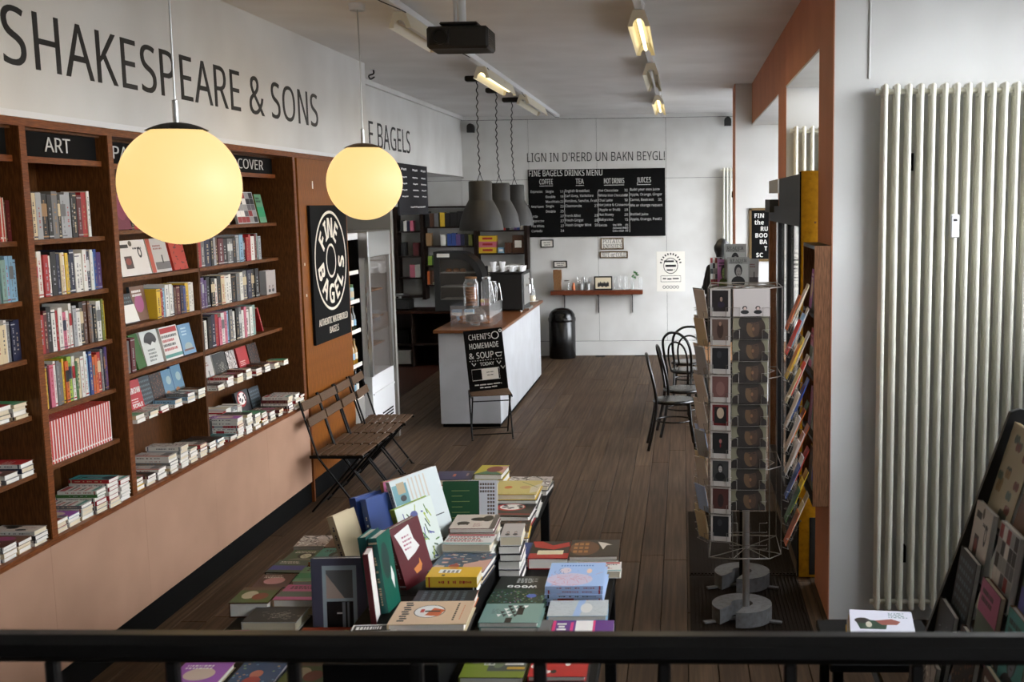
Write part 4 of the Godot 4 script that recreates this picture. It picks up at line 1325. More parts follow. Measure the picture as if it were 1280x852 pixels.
	for q in [[0.0, 0.235, 0.30, 0.006], [0.0, 0.145, 0.30, 0.006]]:
		pbox("printed_rule", M.ink, p, Vector3(q[0], q[1], 0.0028), Vector3(q[2], q[3], 0.001))
	for x in [-0.15, 0.15]:
		pbox("printed_rule", M.ink, p, Vector3(x, 0.19, 0.0028), Vector3(0.005, 0.09, 0.001))
	for i in 5:
		var rr := []
		for k in 12:
			rr.append(Vector3(-0.1 + i * 0.05 + cos(TAU * k / 12) * 0.02, 0.065 + sin(TAU * k / 12) * 0.02, 0.003))
		part("printed_ring", tube_mesh(rr, 0.005, 4, true), M.ink, p, Vector3.ZERO, Vector3.ZERO, Vector3(1, 1, 0.5))
	# chalkboard in a wood frame on the far pier
	var r := thing("framed_chalkboard", "wood framed chalkboard with white writing on the far pier", "chalkboard", Vector3(1.03, 1.62, -13.496))
	pbox("board", M.board, r, Vector3(0, 0.3, 0.01), Vector3(0.50, 0.57, 0.012))
	var st := B()
	for e in [[Vector3(0, 0.012, 0.014), Vector3(0.54, 0.026, 0.026)], [Vector3(0, 0.588, 0.014), Vector3(0.54, 0.026, 0.026)], [Vector3(-0.257, 0.3, 0.014), Vector3(0.026, 0.6, 0.026)], [Vector3(0.257, 0.3, 0.014), Vector3(0.026, 0.6, 0.026)]]:
		bx(st, e[0], e[1])
	part("frame", st.commit(), M.brass, r)
	for i in 7:
		letters(r, ["FIN", "the", "RU", "BOO", "BA", "T", "SC"][i], M.chalk, Vector3([-0.21, -0.21, -0.14, -0.2, -0.15, -0.1, -0.19][i], 0.515 - i * 0.074, 0.0175), 0.05, 0.0, Vector3.ZERO, bold, "chalk_lettering", -1)

# ---------------------------------------------------------------- lamps and what hangs from the ceiling
func omni(parent: Node3D, at: Vector3, c: Color, e: float, size: float) -> void:
	var l := OmniLight3D.new()
	l.name = "lamp_glow"
	l.light_color = c
	l.light_energy = e
	l.light_size = size
	l.omni_range = 30.0
	l.omni_attenuation = 2.0
	l.shadow_enabled = true
	l.position = at
	parent.add_child(l, true)

func build_lamps() -> void:
	# two opal globes
	for q in [[-4.9, 2.398, "large glowing globe lamp hanging before the PA bay"], [-7.8, 2.456, "glowing globe lamp hanging before the bagel emblem board"]]:
		var g := thing("globe_lamp", q[2], "pendant lamp", Vector3(-2.097, q[1], q[0]), 0.0, "globe lamps")
		var prof := []
		for i in 25:
			var a := -PI / 2 + (PI - 0.42) * i / 24
			prof.append(Vector2(maxf(cos(a), 0.0) * 0.248, sin(a) * 0.248))
		part("globe", lathe_mesh(prof, 40, -1.0), M.globe, g)
		omni(g, Vector3(0, 0, 0), Color(1.0, 0.80, 0.5), 0.14, 0.2)
		var cap := []
		for i in 8:
			var a := PI / 2 - 0.52 + 0.5 * i / 7
			cap.append(Vector2(cos(a) * 0.256, sin(a) * 0.256))
		cap.append(Vector2(0.012, 0.262))
		part("cap", lathe_mesh(cap, 32, -1.0), M.lamp_grey if q[0] > -6 else M.brass, g)
		part("stem", lathe_mesh([Vector2(0.013, 0.25), Vector2(0.013, 0.345), Vector2(0.004, 0.35)], 12), M.silver, g)
		part("cord", tube_mesh([Vector3(0, 0.345, 0), Vector3(0.004, 0.8, 0), Vector3(0, CEIL - q[1] - 0.03, 0)], 0.0045, 6), M.silver, g)
		part("ceiling_rose", lathe_mesh([Vector2(0.05, CEIL - q[1] - 0.045), Vector2(0.055, CEIL - q[1] - 0.001)], 20), M.white_paint, g)
	# three dark bell lamps over the counter
	for i in 3:
		var z: float = [-12.24, -13.52, -14.76][i]
		var p := thing("bell_lamp", ["dark grey bell pendant hanging above the acrylic pastry case", "dark grey bell pendant in the middle of the three", "dark grey bell pendant beside the edge of the drinks menu board"][i], "pendant lamp", Vector3(-2.085, 2.035, z), 0.0, "bell pendants in a row over the counter")
		var out := [Vector2(0.228, 0.0), Vector2(0.227, 0.03), Vector2(0.219, 0.09), Vector2(0.203, 0.15), Vector2(0.178, 0.21), Vector2(0.152, 0.26), Vector2(0.130, 0.30), Vector2(0.121, 0.315), Vector2(0.121, 0.495), Vector2(0.112, 0.505), Vector2(0.02, 0.506)]
		var prof := out.duplicate()
		var inner := []
		for k in out.size() - 2:
			inner.append(Vector2(out[k].x - 0.004, out[k].y))
		inner.reverse()
		part("shade", lathe_mesh(inner + prof, 36, 0.5), M.lamp_grey, p)
		var cord := []
		for k in 60:
			var y := 0.58 + k / 59.0 * (CEIL - 2.035 - 0.62)
			cord.append(Vector3(cos(k * 1.25) * 0.008 - 0.03 * sin(float(k) / 59 * PI) * (0.3 + 0.2 * i), y, sin(k * 1.25) * 0.008))
		part("cord", tube_mesh(cord, 0.006, 5), M.cord, p)
		for s in [-1, 1]:
			part("cord_fork", tube_mesh([Vector3(s * 0.03, 0.505, 0), Vector3(0, 0.585, 0)], 0.004, 5), M.cord, p)
		part("ceiling_plate", box_mesh(Vector3(0.24, 0.055, 0.12), 0.012, Vector3(0, CEIL - 2.035 - 0.028, 0)), M.black, p)
	# strip lights on two ceiling tracks
	for t in [[-1.82, "long white ceiling track above the globe and bell lamps", -18.0], [-0.275, "long white ceiling track above the middle of the room", -18.0]]:
		var tr := thing("ceiling_track", t[1], "light track", Vector3(t[0], CEIL - 0.05, -10.8))
		part("rail", box_mesh(Vector3(0.06, 0.05, 13.6), 0.006, Vector3(0, 0.0245, 0)), M.white_paint, tr)
		for k in 5:
			var c := []
			for j in 9:
				var u := j / 8.0
				c.append(Vector3(0.036 + 0.012 * sin(u * 9 + k), -0.012 - 0.03 * sin(u * PI), 4.6 - k * 2.4 - u * 1.6))
			part("cable", tube_mesh(c, 0.004, 4), M.cord if t[0] < -1 else M.white_paint, tr)
	var q := [
		[-1.82, -8.42, 1.25, false, "unlit strip light behind the projector"], [-1.82, -11.8, 1.75, true, "lit strip light above the bell pendants' plates"], [-1.82, -14.7, 1.9, false, "unlit strip light at the far end of the counter track"],
		[-0.275, -8.70, 1.55, true, "lit yellowish strip light on the middle track beside the projector"], [-0.275, -11.7, 1.6, false, "unlit strip light between two lit ones on the middle track"], [-0.275, -15.0, 1.7, true, "small-looking lit strip light by the back wall"]]
	for s in q:
		var l: float = s[2]
		var o := thing("strip_light", s[4], "strip light", Vector3(s[0], 3.44, s[1]))
		var st := B()
		var sec := [Vector2(-0.075, 0.0), Vector2(-0.072, 0.0), Vector2(-0.034, 0.095), Vector2(0.034, 0.095), Vector2(0.072, 0.0), Vector2(0.075, 0.0), Vector2(0.038, 0.105), Vector2(-0.038, 0.105)]
		prism(st, PackedVector2Array(sec), l)
		part("reflector", st.commit(), M.reflector, o)
		for e in [-1, 1]:
			part("end_cap", prism_mesh([Vector2(-0.075, 0.0), Vector2(-0.04, 0.0)] + arc(Vector2(0, 0.0), Vector2(0.04, 0.05), PI, 0.0, 8) + [Vector2(0.075, 0.0), Vector2(0.038, 0.105), Vector2(-0.038, 0.105)], 0.006), M.reflector, o, Vector3(0, 0, e * (l / 2 + 0.003)))
		part("bracket", box_mesh(Vector3(0.04, 0.012, l * 0.7), 0.0, Vector3(0, 0.108, 0)), M.white_paint, o)
		part("lamp_tube", tube_mesh([Vector3(0, 0.045, -l / 2 + 0.02), Vector3(0, 0.045, l / 2 - 0.02)], 0.014, 10), M.tube_on if s[3] else M.tube_off, o)
		if s[3]:
			var a := AreaLight3D.new()
			a.name = "lamp_glow"
			a.area_size = Vector2(0.1, l - 0.1)
			a.light_color = Color(1.0, 0.9, 0.68)
			a.light_energy = 1.0
			a.area_normalize_energy = true
			a.shadow_enabled = true
			a.rotation.x = -PI / 2
			a.position = Vector3(0, 0.002, 0)
			o.add_child(a)
	# projector
	var p := thing("projector", "black projector hanging from a white ceiling pole", "projector", Vector3(-1.385, 3.262, -7.6))
	part("body", box_mesh(Vector3(0.385, 0.135, 0.30), 0.014, Vector3(0, 0.0675, 0)), M.black, p)
	var face_st := B()
	bx(face_st, Vector3(-0.115, 0.072, 0.152), Vector3(0.13, 0.11, 0.012), Basis.IDENTITY, 0.004)
	part("lens_plate", face_st.commit(), M.lamp_grey, p)
	var lens := part("lens", lathe_mesh([Vector2(0.05, 0.0), Vector2(0.05, 0.035), Vector2(0.042, 0.035), Vector2(0.038, 0.012), Vector2(0.0, 0.018)], 24), M.ink, p, Vector3(-0.105, 0.072, 0.152), Vector3(PI / 2, 0, 0))
	lens.name = "lens"
	for i in 7:
		pbox("vent_slat", M.lamp_grey, p, Vector3(0.194, 0.03 + i * 0.014, 0.0), Vector3(0.004, 0.007, 0.22))
	part("mount", box_mesh(Vector3(0.24, 0.02, 0.2), 0.008, Vector3(0, 0.158, 0)), M.black, p)
	part("pole", lathe_mesh([Vector2(0.024, 0.165), Vector2(0.024, CEIL - 3.262)], 16), M.white_paint, p, Vector3(0.01, 0, 0))
	part("pole", lathe_mesh([Vector2(0.012, 0.165), Vector2(0.012, CEIL - 3.262)], 10), M.white_paint, p, Vector3(-0.035, 0, 0.0))
	# speakers in the two far corners, a smoke detector
	for s in [[-3.13, 3.36, "small black speaker in the far corner above the soffit board"], [0.68, 3.40, "small black speaker beside the far pier"]]:
		var o := thing("wall_speaker", s[2], "speaker", Vector3(s[0], s[1], FAR + 0.04))
		part("cabinet", prism_mesh([Vector2(-0.05, 0), Vector2(0.05, 0), Vector2(0.05, 0.07)] + arc(Vector2(0, 0.08), Vector2(0.05, 0.05), 0, PI, 10), 0.11), M.black, o, Vector3(0, 0, 0.055))
		pbox("bracket", M.black, o, Vector3(0, 0.08, -0.02), Vector3(0.02, 0.02, 0.04))
	var d := thing("ceiling_hook", "small bent metal hook in the ceiling near the soffit", "hook", Vector3(-2.98, CEIL - 0.09, -11.5))
	part("hook", tube_mesh(bezier([Vector3(0.02, 0.089, 0), Vector3(0.02, 0.05, 0), Vector3(-0.02, 0.03, 0.02), Vector3(-0.01, 0.0, 0), Vector3(0.03, 0.02, 0)], 5), 0.008, 6), M.lamp_grey, d)
	part("plate", lathe_mesh([Vector2(0.03, 0.082), Vector2(0.03, 0.0895), Vector2(0.0, 0.0895)], 12), M.white_paint, d, Vector3(0.02, 0, 0))

# ---------------------------------------------------------------- radiators
func radiator(label: String, x0: float, n: int, pitch: float, z: float, y0: float, y1: float, deep := 3) -> void:
	var o := thing("radiator", label, "radiator", Vector3(x0, y0, z))
	var h := y1 - y0
	var r := pitch * 0.215
	var st := B()
	for k in deep:
		var zz := (k - (deep - 1) / 2.0) * pitch * 0.62
		tube(st, [Vector3(0, 0.05, zz), Vector3(0, h - 0.05, zz)], r, 10)
	for e in [0.045, h - 0.045]:
		bx(st, Vector3(0, e, 0), Vector3(r * 2.0, 0.075, pitch * 0.62 * (deep - 1) + r * 2), Basis.IDENTITY, r * 0.7)
	var m := st.commit()
	for i in n:
		part("column", m, M.radiator, o, Vector3(i * pitch, 0, 0))
	for e in [0.045, h - 0.045]:
		part("header_tube", tube_mesh([Vector3(-0.035, e, 0), Vector3(n * pitch, e, 0)], r * 1.05, 10), M.radiator, o)
	part("end_nut", tube_mesh([Vector3(-0.045, h - 0.045, 0), Vector3(-0.03, h - 0.045, 0)], r * 1.5, 8), M.radiator, o)
	for e in [0.3, h - 0.4]:
		pbox("wall_bracket", M.kick, o, Vector3(pitch * 2.5, e, -0.055), Vector3(0.02, 0.09, 0.05))
	pbox("foot", M.radiator, o, Vector3(pitch, -y0 / 2 + 0.005, 0), Vector3(0.03, y0, 0.03))
	pbox("foot", M.radiator, o, Vector3((n - 2) * pitch, -y0 / 2 + 0.005, 0), Vector3(0.03, y0, 0.03))

func build_radiators() -> void:
	radiator("tall cream radiator on the near white pier beside the magazine rack", 1.04, 16, 0.0605, -6.21, 0.09, 2.89)
	radiator("tall cream radiator on the second pier, above the yellow door edge", 0.86, 18, 0.0605, -9.05, 0.09, 2.86)
	radiator("slim cream radiator on the back wall beside the far pier", 0.62, 5, 0.0505, -17.66, 0.12, 2.80)

# ---------------------------------------------------------------- chairs
func folding_chair(label: String, at: Vector3, turn: float, group := "", with_back := true) -> Node3D:
	# looks to +x, 0.42 wide along z
	var o := thing("folding_chair", label, "chair", at, turn, group)
	var sl := box_mesh(Vector3(0.052, 0.014, 0.40), 0.003)
	for i in 6:
		part("seat_slat", sl, M.slat_wood, o, Vector3(-0.14 + i * 0.066, 0.447, 0))
	for s in [-1, 1]:
		var z: float = s * 0.20
		part("seat_rail", box_mesh(Vector3(0.41, 0.022, 0.008), 0.0, Vector3(0.02, 0.434, z)), M.steel_black, o)
		part("leg", tube_mesh(([Vector3(-0.245, 0.86, z), Vector3(-0.205, 0.72, z)] if with_back else []) + [Vector3(-0.12, 0.43, z), Vector3(0.19, 0.008, z)], 0.0085, 6), M.steel_black, o)
		part("leg", tube_mesh([Vector3(0.19, 0.43, z * 0.92), Vector3(-0.19, 0.008, z * 0.92)], 0.0085, 6), M.steel_black, o)
		part("foot", box_mesh(Vector3(0.035, 0.008, 0.02), 0.002, Vector3(0.195, 0.005, z)), M.steel_black, o)
	for x in [[0.165, 0.05], [-0.155, 0.05], [0.15, 0.38]]:
		part("crossbar", tube_mesh([Vector3(x[0], x[1], -0.19), Vector3(x[0], x[1], 0.19)], 0.006, 6), M.steel_black, o)
	if with_back:
		for y in [[-0.222, 0.815], [-0.182, 0.695]]:
			part("back_slat", box_mesh(Vector3(0.014, 0.068, 0.40), 0.003), M.slat_wood, o, Vector3(y[0], y[1], 0), Vector3(0, 0, 0.27))
	return o

func bentwood(label: String, at: Vector3, turn: float) -> void:
	# looks to +x
	var o := thing("bentwood_chair", label, "chair", at, turn, "black bentwood chairs")
	part("seat", lathe_mesh([Vector2(0.0, 0.448), Vector2(0.175, 0.448), Vector2(0.19, 0.452), Vector2(0.19, 0.462), Vector2(0.17, 0.466), Vector2(0.0, 0.458)], 28, 0.3), M.bent, o)
	var ring := []
	for i in 24:
		ring.append(Vector3(cos(TAU * i / 24) * 0.186, 0.445, sin(TAU * i / 24) * 0.186))
	part("seat_ring", tube_mesh(ring, 0.017, 8, true), M.bent, o)
	var low := []
	for i in 24:
		low.append(Vector3(cos(TAU * i / 24) * 0.165, 0.26, sin(TAU * i / 24) * 0.165))
	part("leg_ring", tube_mesh(low, 0.008, 6, true), M.bent, o)
	for s in [-1, 1]:
		part("leg", tube_mesh([Vector3(0.14, 0.44, s * 0.115), Vector3(0.155, 0.25, s * 0.135), Vector3(0.195, 0.0, s * 0.17)], 0.014, 8), M.bent, o)
	var hoop := [Vector3(-0.25, 0.0, -0.185), Vector3(-0.195, 0.25, -0.175), Vector3(-0.17, 0.46, -0.17), Vector3(-0.20, 0.66, -0.19), Vector3(-0.235, 0.80, -0.17), Vector3(-0.252, 0.875, -0.085), Vector3(-0.256, 0.89, 0.0)]
	var mir := hoop.duplicate()
	mir.reverse()
	for p in mir.slice(1):
		hoop.append(Vector3(p.x, p.y, -p.z))
	part("back_hoop", tube_mesh(bezier(hoop, 4), 0.0145, 8), M.bent, o)
	var inn := [Vector3(-0.165, 0.45, -0.115), Vector3(-0.192, 0.62, -0.13), Vector3(-0.215, 0.74, -0.095), Vector3(-0.226, 0.785, 0.0)]
	var mi := inn.duplicate()
	mi.reverse()
	for p in mi.slice(1):
		inn.append(Vector3(p.x, p.y, -p.z))
	part("inner_hoop", tube_mesh(bezier(inn, 4), 0.011, 8), M.bent, o)

func build_chairs() -> void:
	M.bent = mat(Color(0.035, 0.034, 0.034), 0.25)
	for i in 4:
		folding_chair(["first folding chair of the row, at the pink panel", "second folding chair of the row, under the emblem board", "third folding chair of the row, under the emblem board's far half", "last folding chair of the row, in front of the drinks shelves"][i], Vector3(-2.625, 0, -8.765 - i * 0.435), 0.02 * (i - 1), "slatted folding chairs along the bookcase")
	folding_chair("folding chair holding the soup chalkboard before the counter", Vector3(-1.93, 0, -11.53), -1.33, "", false)
	bentwood("black bentwood chair turned to the postcard stands, standing in front", Vector3(-0.09, 0, -10.97), 0.05)
	bentwood("black bentwood chair standing just behind the foremost bentwood chair", Vector3(0.0, 0, -11.62), 0.12)
	bentwood("black bentwood chair with its back to the room, farther side of table", Vector3(0.06, 0, -12.95), 0.9)
	bentwood("black bentwood chair closest to the back wall", Vector3(0.06, 0, -13.62), PI / 2 + 0.05)
	# cafe table behind the postcard stand
	var t := thing("cafe_table", "small cafe table with pale wooden top behind the postcard stand", "table", Vector3(0.52, 0, -12.3))
	part("table_top", box_mesh(Vector3(0.62, 0.03, 1.5), 0.006, Vector3(0, 0.735, 0)), M.kraft, t)
	part("column", lathe_mesh([Vector2(0.2, 0.0), Vector2(0.2, 0.02), Vector2(0.03, 0.05), Vector2(0.03, 0.72)], 20), M.steel_black, t)
	# soup board on its chair
	var b := thing("soup_chalkboard", "black chalkboard for homemade soup leaning on a folding chair", "chalkboard", Vector3(-1.925, 0.478, -11.46))
	b.rotation = Vector3(-0.10, 0.0, 0.10)
	var bd := part("board", box_mesh(Vector3(0.385, 0.605, 0.018), 0.002, Vector3(0, 0.3025, 0)), M.board, b)
	for q in [["CHENI'S", -0.035, 0.535, 0.055, 0.22], ["HOMEMADE", 0.0, 0.445, 0.052, 0.29], ["SOUP", 0.0, 0.35, 0.06, 0.17], ["&", -0.135, 0.35, 0.055, 0.0], ["TODAY", 0.01, 0.262, 0.032, 0.14]]:
		letters(bd, q[0], M.chalk, Vector3(q[1], q[2], 0.0098), q[3], q[4], Vector3.ZERO, sans, "chalk_lettering")
	for i in 13:
		pbox("chalk_dot", M.chalk, bd, Vector3(-0.155 + i * 0.026, 0.30, 0.0095), Vector3(0.012, 0.005, 0.001))
	for q in [[0.1, 0.515, 0.035], [0.155, 0.555, 0.012]]:
		var rr := []
		for k in 14:
			rr.append(Vector3(q[0] + 0.02 + cos(TAU * k / 14) * q[2], q[1] + 0.02 + sin(TAU * k / 14) * q[2], 0.0095))
		part("chalk_drawing", tube_mesh(rr, 0.004, 4, true), M.chalk, bd)
	part("chalk_drawing", tube_mesh([Vector3(0.105, 0.36, 0.0095), Vector3(0.12, 0.325, 0.0095), Vector3(0.155, 0.325, 0.0095), Vector3(0.17, 0.36, 0.0095), Vector3(0.105, 0.36, 0.0095)], 0.004, 4), M.chalk, bd)
	for s2 in [[-0.12, 0.25], [0.13, 0.25], [0.165, 0.2]]:
		part("chalk_drawing", tube_mesh([Vector3(s2[0] - 0.02, s2[1] + 0.03, 0.0095), Vector3(s2[0], s2[1], 0.0095), Vector3(s2[0] + 0.02, s2[1] + 0.025, 0.0095)], 0.004, 4), M.chalk, bd)
	part("card_frame", tube_mesh([Vector3(-0.15, 0.105, 0.0095), Vector3(0.125, 0.105, 0.0095), Vector3(0.125, 0.215, 0.0095), Vector3(-0.15, 0.215, 0.0095)], 0.003, 4, true), M.chalk, bd)
	part("taped_card", box_mesh(Vector3(0.165, 0.105, 0.003), 0.001, Vector3(0.03, 0.16, 0.0108)), M.paper, bd)
	for q in [[0.178, 0.07], [0.15, 0.06]]:
		marks(bd, Vector3(0.03, q[0], 0.0126), q[1], 0.012, M.ink)
	for q in [[0.058, 0.27], [0.03, 0.17]]:
		marks(bd, Vector3(0.0, q[0], 0.0096), q[1], 0.019, M.chalk, "chalk_strokes")

# ---------------------------------------------------------------- counter, kitchen and drinks
func pane(o: Node3D, called: String, at: Vector3, size: Vector3, m: Material = null) -> void:
	pbox(called, m if m else M.acrylic, o, at, size)

func cup(label: String, at: Vector3, group: String) -> void:
	if not S.has("cup"):
		S.cup = lathe_mesh([Vector2(0.0, 0.004), Vector2(0.026, 0.0), Vector2(0.036, 0.03), Vector2(0.042, 0.06), Vector2(0.039, 0.06), Vector2(0.033, 0.03), Vector2(0.022, 0.008), Vector2(0.0, 0.006)], 16, 0.4)
		S.cup_handle = tube_mesh([Vector3(0.036, 0.045, 0), Vector3(0.058, 0.042, 0), Vector3(0.056, 0.022, 0), Vector3(0.034, 0.018, 0)], 0.004, 5)
	var o := thing("cup", label, "cup", at, rng.randf() * TAU, group)
	part("bowl", S.cup, M.ice, o)
	part("handle", S.cup_handle, M.ice, o)

func jar(called: String, label: String, at: Vector3, r: float, h: float, lid: Material) -> Node3D:
	var o := thing(called, label, "jar", at)
	part("glass", lathe_mesh([Vector2(0.0, 0.0), Vector2(r, 0.0), Vector2(r, h * 0.75), Vector2(r * 0.72, h * 0.88), Vector2(r * 0.72, h * 0.95)], 24, 0.5), M.jar, o)
	part("lid", lathe_mesh([Vector2(r * 0.78, h * 0.93), Vector2(r * 0.8, h), Vector2(0.0, h * 1.02)], 24, 0.5), lid, o)
	return o

func build_counter() -> void:
	var c := thing("bagel_counter", "white counter with brown wooden worktop under the bell pendants", "counter", Vector3(-2.21, 0, -13.74))
	part("body", box_mesh(Vector3(0.63, 0.955, 3.52), 0.003, Vector3(0, 0.5175, 0)), M.counter, c)
	part("worktop", box_mesh(Vector3(0.70, 0.034, 3.70), 0.005, Vector3(0, 1.013, 0)), M.top_wood, c)
	part("kick", box_mesh(Vector3(0.60, 0.04, 3.46), 0.0, Vector3(0, 0.02, 0)), M.kick, c)
	var top := 1.0305
	# perspex case with cake and bagels
	var a := thing("acrylic_case", "clear acrylic pastry case on the counter end above the soup board", "display case", Vector3(-2.225, top, -12.62))
	for q in [[Vector3(-0.205, 0.11, 0), Vector3(0.005, 0.22, 0.86)], [Vector3(0.205, 0.11, 0), Vector3(0.005, 0.22, 0.86)], [Vector3(0, 0.11, 0.43), Vector3(0.41, 0.22, 0.005)], [Vector3(0, 0.2225, 0), Vector3(0.415, 0.005, 0.865)]]:
		pane(a, "pane", q[0], q[1])
	rng.seed = 31
	for i in 9:
		var st := B()
		var pts := []
		for k in 14:
			pts.append(Vector3(cos(TAU * k / 14) * 0.035, 0.02, sin(TAU * k / 14) * 0.035))
		tube(st, pts, 0.02, 8, true)
		one("bagel", st.commit(), M.bagel, "brown baked bagel lying in the acrylic pastry case", "bagel", Vector3(-2.36 + (i % 3) * 0.125, top + 0.002 + (0.04 if i > 5 else 0.0), -12.52 - (i / 3 % 2) * 0.13 - (0.0 if i < 6 else 0.07)), Vector3.ZERO, "bagels in the acrylic case")
	var dome := thing("cake_dome", "round glass cake dome inside the acrylic case", "cake dome", Vector3(-2.2, top + 0.001, -12.34))
	part("plate", lathe_mesh([Vector2(0.0, 0.0), Vector2(0.05, 0.0), Vector2(0.05, 0.03), Vector2(0.14, 0.045), Vector2(0.14, 0.052), Vector2(0.0, 0.05)], 28, 0.5), M.jar, dome)
	part("dome", lathe_mesh([Vector2(0.128, 0.054), Vector2(0.128, 0.1), Vector2(0.11, 0.15), Vector2(0.07, 0.18), Vector2(0.012, 0.19), Vector2(0.014, 0.21), Vector2(0.0, 0.215)], 28, 0.3), M.jar, dome)
	one("cake", lathe_mesh([Vector2(0.0, 0.054), Vector2(0.1, 0.054), Vector2(0.1, 0.1), Vector2(0.09, 0.115), Vector2(0.0, 0.118)], 20, 0.5), M.red_wood, "dark round cake under the glass dome", "cake", Vector3(-2.2, top + 0.001, -12.34))
	var tea := thing("blue_packet", "small blue and white packet in the acrylic case", "packet", Vector3(-2.36, top + 0.001, -12.9))
	pbox("packet", tone("l"), tea, Vector3(0, 0.06, 0), Vector3(0.1, 0.12, 0.06))
	pbox("packet_band", M.paper, tea, Vector3(0, 0.07, 0.0305), Vector3(0.1, 0.04, 0.001))
	# jars on the case
	var cy := top + 0.2256
	var j := jar("cookie_jar", "glass jar of stacked brown cookies with wooden lid on the case", Vector3(-2.29, cy, -12.66), 0.082, 0.27, M.kraft)
	j.set_meta("category", "jar")
	for i in 6:
		one("cookie", lathe_mesh([Vector2(0.0, 0.0), Vector2(0.06, 0.0), Vector2(0.066, 0.012), Vector2(0.055, 0.024), Vector2(0.0, 0.026)], 16, 0.3), M.bagel, "round brown cookie stacked in the wooden-lidded jar", "cookie", Vector3(-2.29, cy + 0.004 + i * 0.0265, -12.66), Vector3.ZERO, "cookies in the jar")
	jar("glass_jar", "empty clear glass jar beside the cookie jar", Vector3(-2.14, cy, -12.78), 0.062, 0.26, M.chrome)
	jar("glass_jar", "narrow clear jar behind the cookie jar on the case", Vector3(-2.10, cy, -12.98), 0.045, 0.2, M.chrome)
	for i in 2:
		var s := thing("tongs", "pair of steel tongs leaning among the jars", "tongs", Vector3(-2.06 + i * 0.05, cy + 0.001, -12.6 - i * 0.2))
		for k in [-1, 1]:
			part("arm", tube_mesh([Vector3(k * 0.03, 0.0, 0), Vector3(k * 0.018, 0.1, 0), Vector3(0, 0.19, -0.02)], 0.005, 5), M.chrome, s)
		s.set_meta("label", ["steel tongs standing beside the clear jars", "steel tongs standing behind, towards the coffee machine"][i])
	# coffee machine
	var e := thing("coffee_machine", "tall black coffee machine with cups on top, on the counter", "coffee machine", Vector3(-2.10, top, -14.25))
	part("body", box_mesh(Vector3(0.40, 0.44, 0.62), 0.012, Vector3(0, 0.235, 0)), M.black, e)
	part("side_panel", box_mesh(Vector3(0.008, 0.36, 0.5), 0.002, Vector3(0.205, 0.25, 0)), M.silver, e)
	part("top_tray", box_mesh(Vector3(0.43, 0.014, 0.64), 0.003, Vector3(0, 0.462, 0)), M.black, e)
	part("group_head", tube_mesh([Vector3(0.21, 0.30, 0.1), Vector3(0.25, 0.30, 0.1), Vector3(0.25, 0.2, 0.1)], 0.018, 8), M.chrome, e)
	part("steam_wand", tube_mesh([Vector3(0.21, 0.36, -0.15), Vector3(0.25, 0.36, -0.16), Vector3(0.255, 0.15, -0.17)], 0.008, 6), M.chrome, e)
	part("drip_tray", box_mesh(Vector3(0.10, 0.03, 0.4), 0.004, Vector3(0.2, 0.016, 0)), M.chrome, e)
	for s in [-1, 1]:
		for k in [-1, 1]:
			part("foot", lathe_mesh([Vector2(0.02, 0.0), Vector2(0.02, 0.018)], 10), M.chrome, e, Vector3(s * 0.16, 0, k * 0.26))
	rng.seed = 41
	for i in 14:
		cup("white cup stacked on top of the coffee machine", Vector3(-2.265 + (i % 4) * 0.11, top + 0.4695 + (0.0 if i < 12 else 0.0605), -14.04 - (i / 4 % 3) * 0.115), "cups on the coffee machine")
	var fj := jar("candle_jar", "small glass jar on a white saucer at the counter's far end", Vector3(-1.97, top + 0.012, -15.32), 0.05, 0.17, M.chrome)
	part("saucer", lathe_mesh([Vector2(0.0, -0.012), Vector2(0.05, -0.012), Vector2(0.085, -0.002), Vector2(0.085, 0.0), Vector2(0.0, -0.004)], 20), M.ice, fj)
	part("wax", lathe_mesh([Vector2(0.0, 0.003), Vector2(0.042, 0.003), Vector2(0.042, 0.07), Vector2(0.0, 0.07)], 16), M.paper_cream, fj)

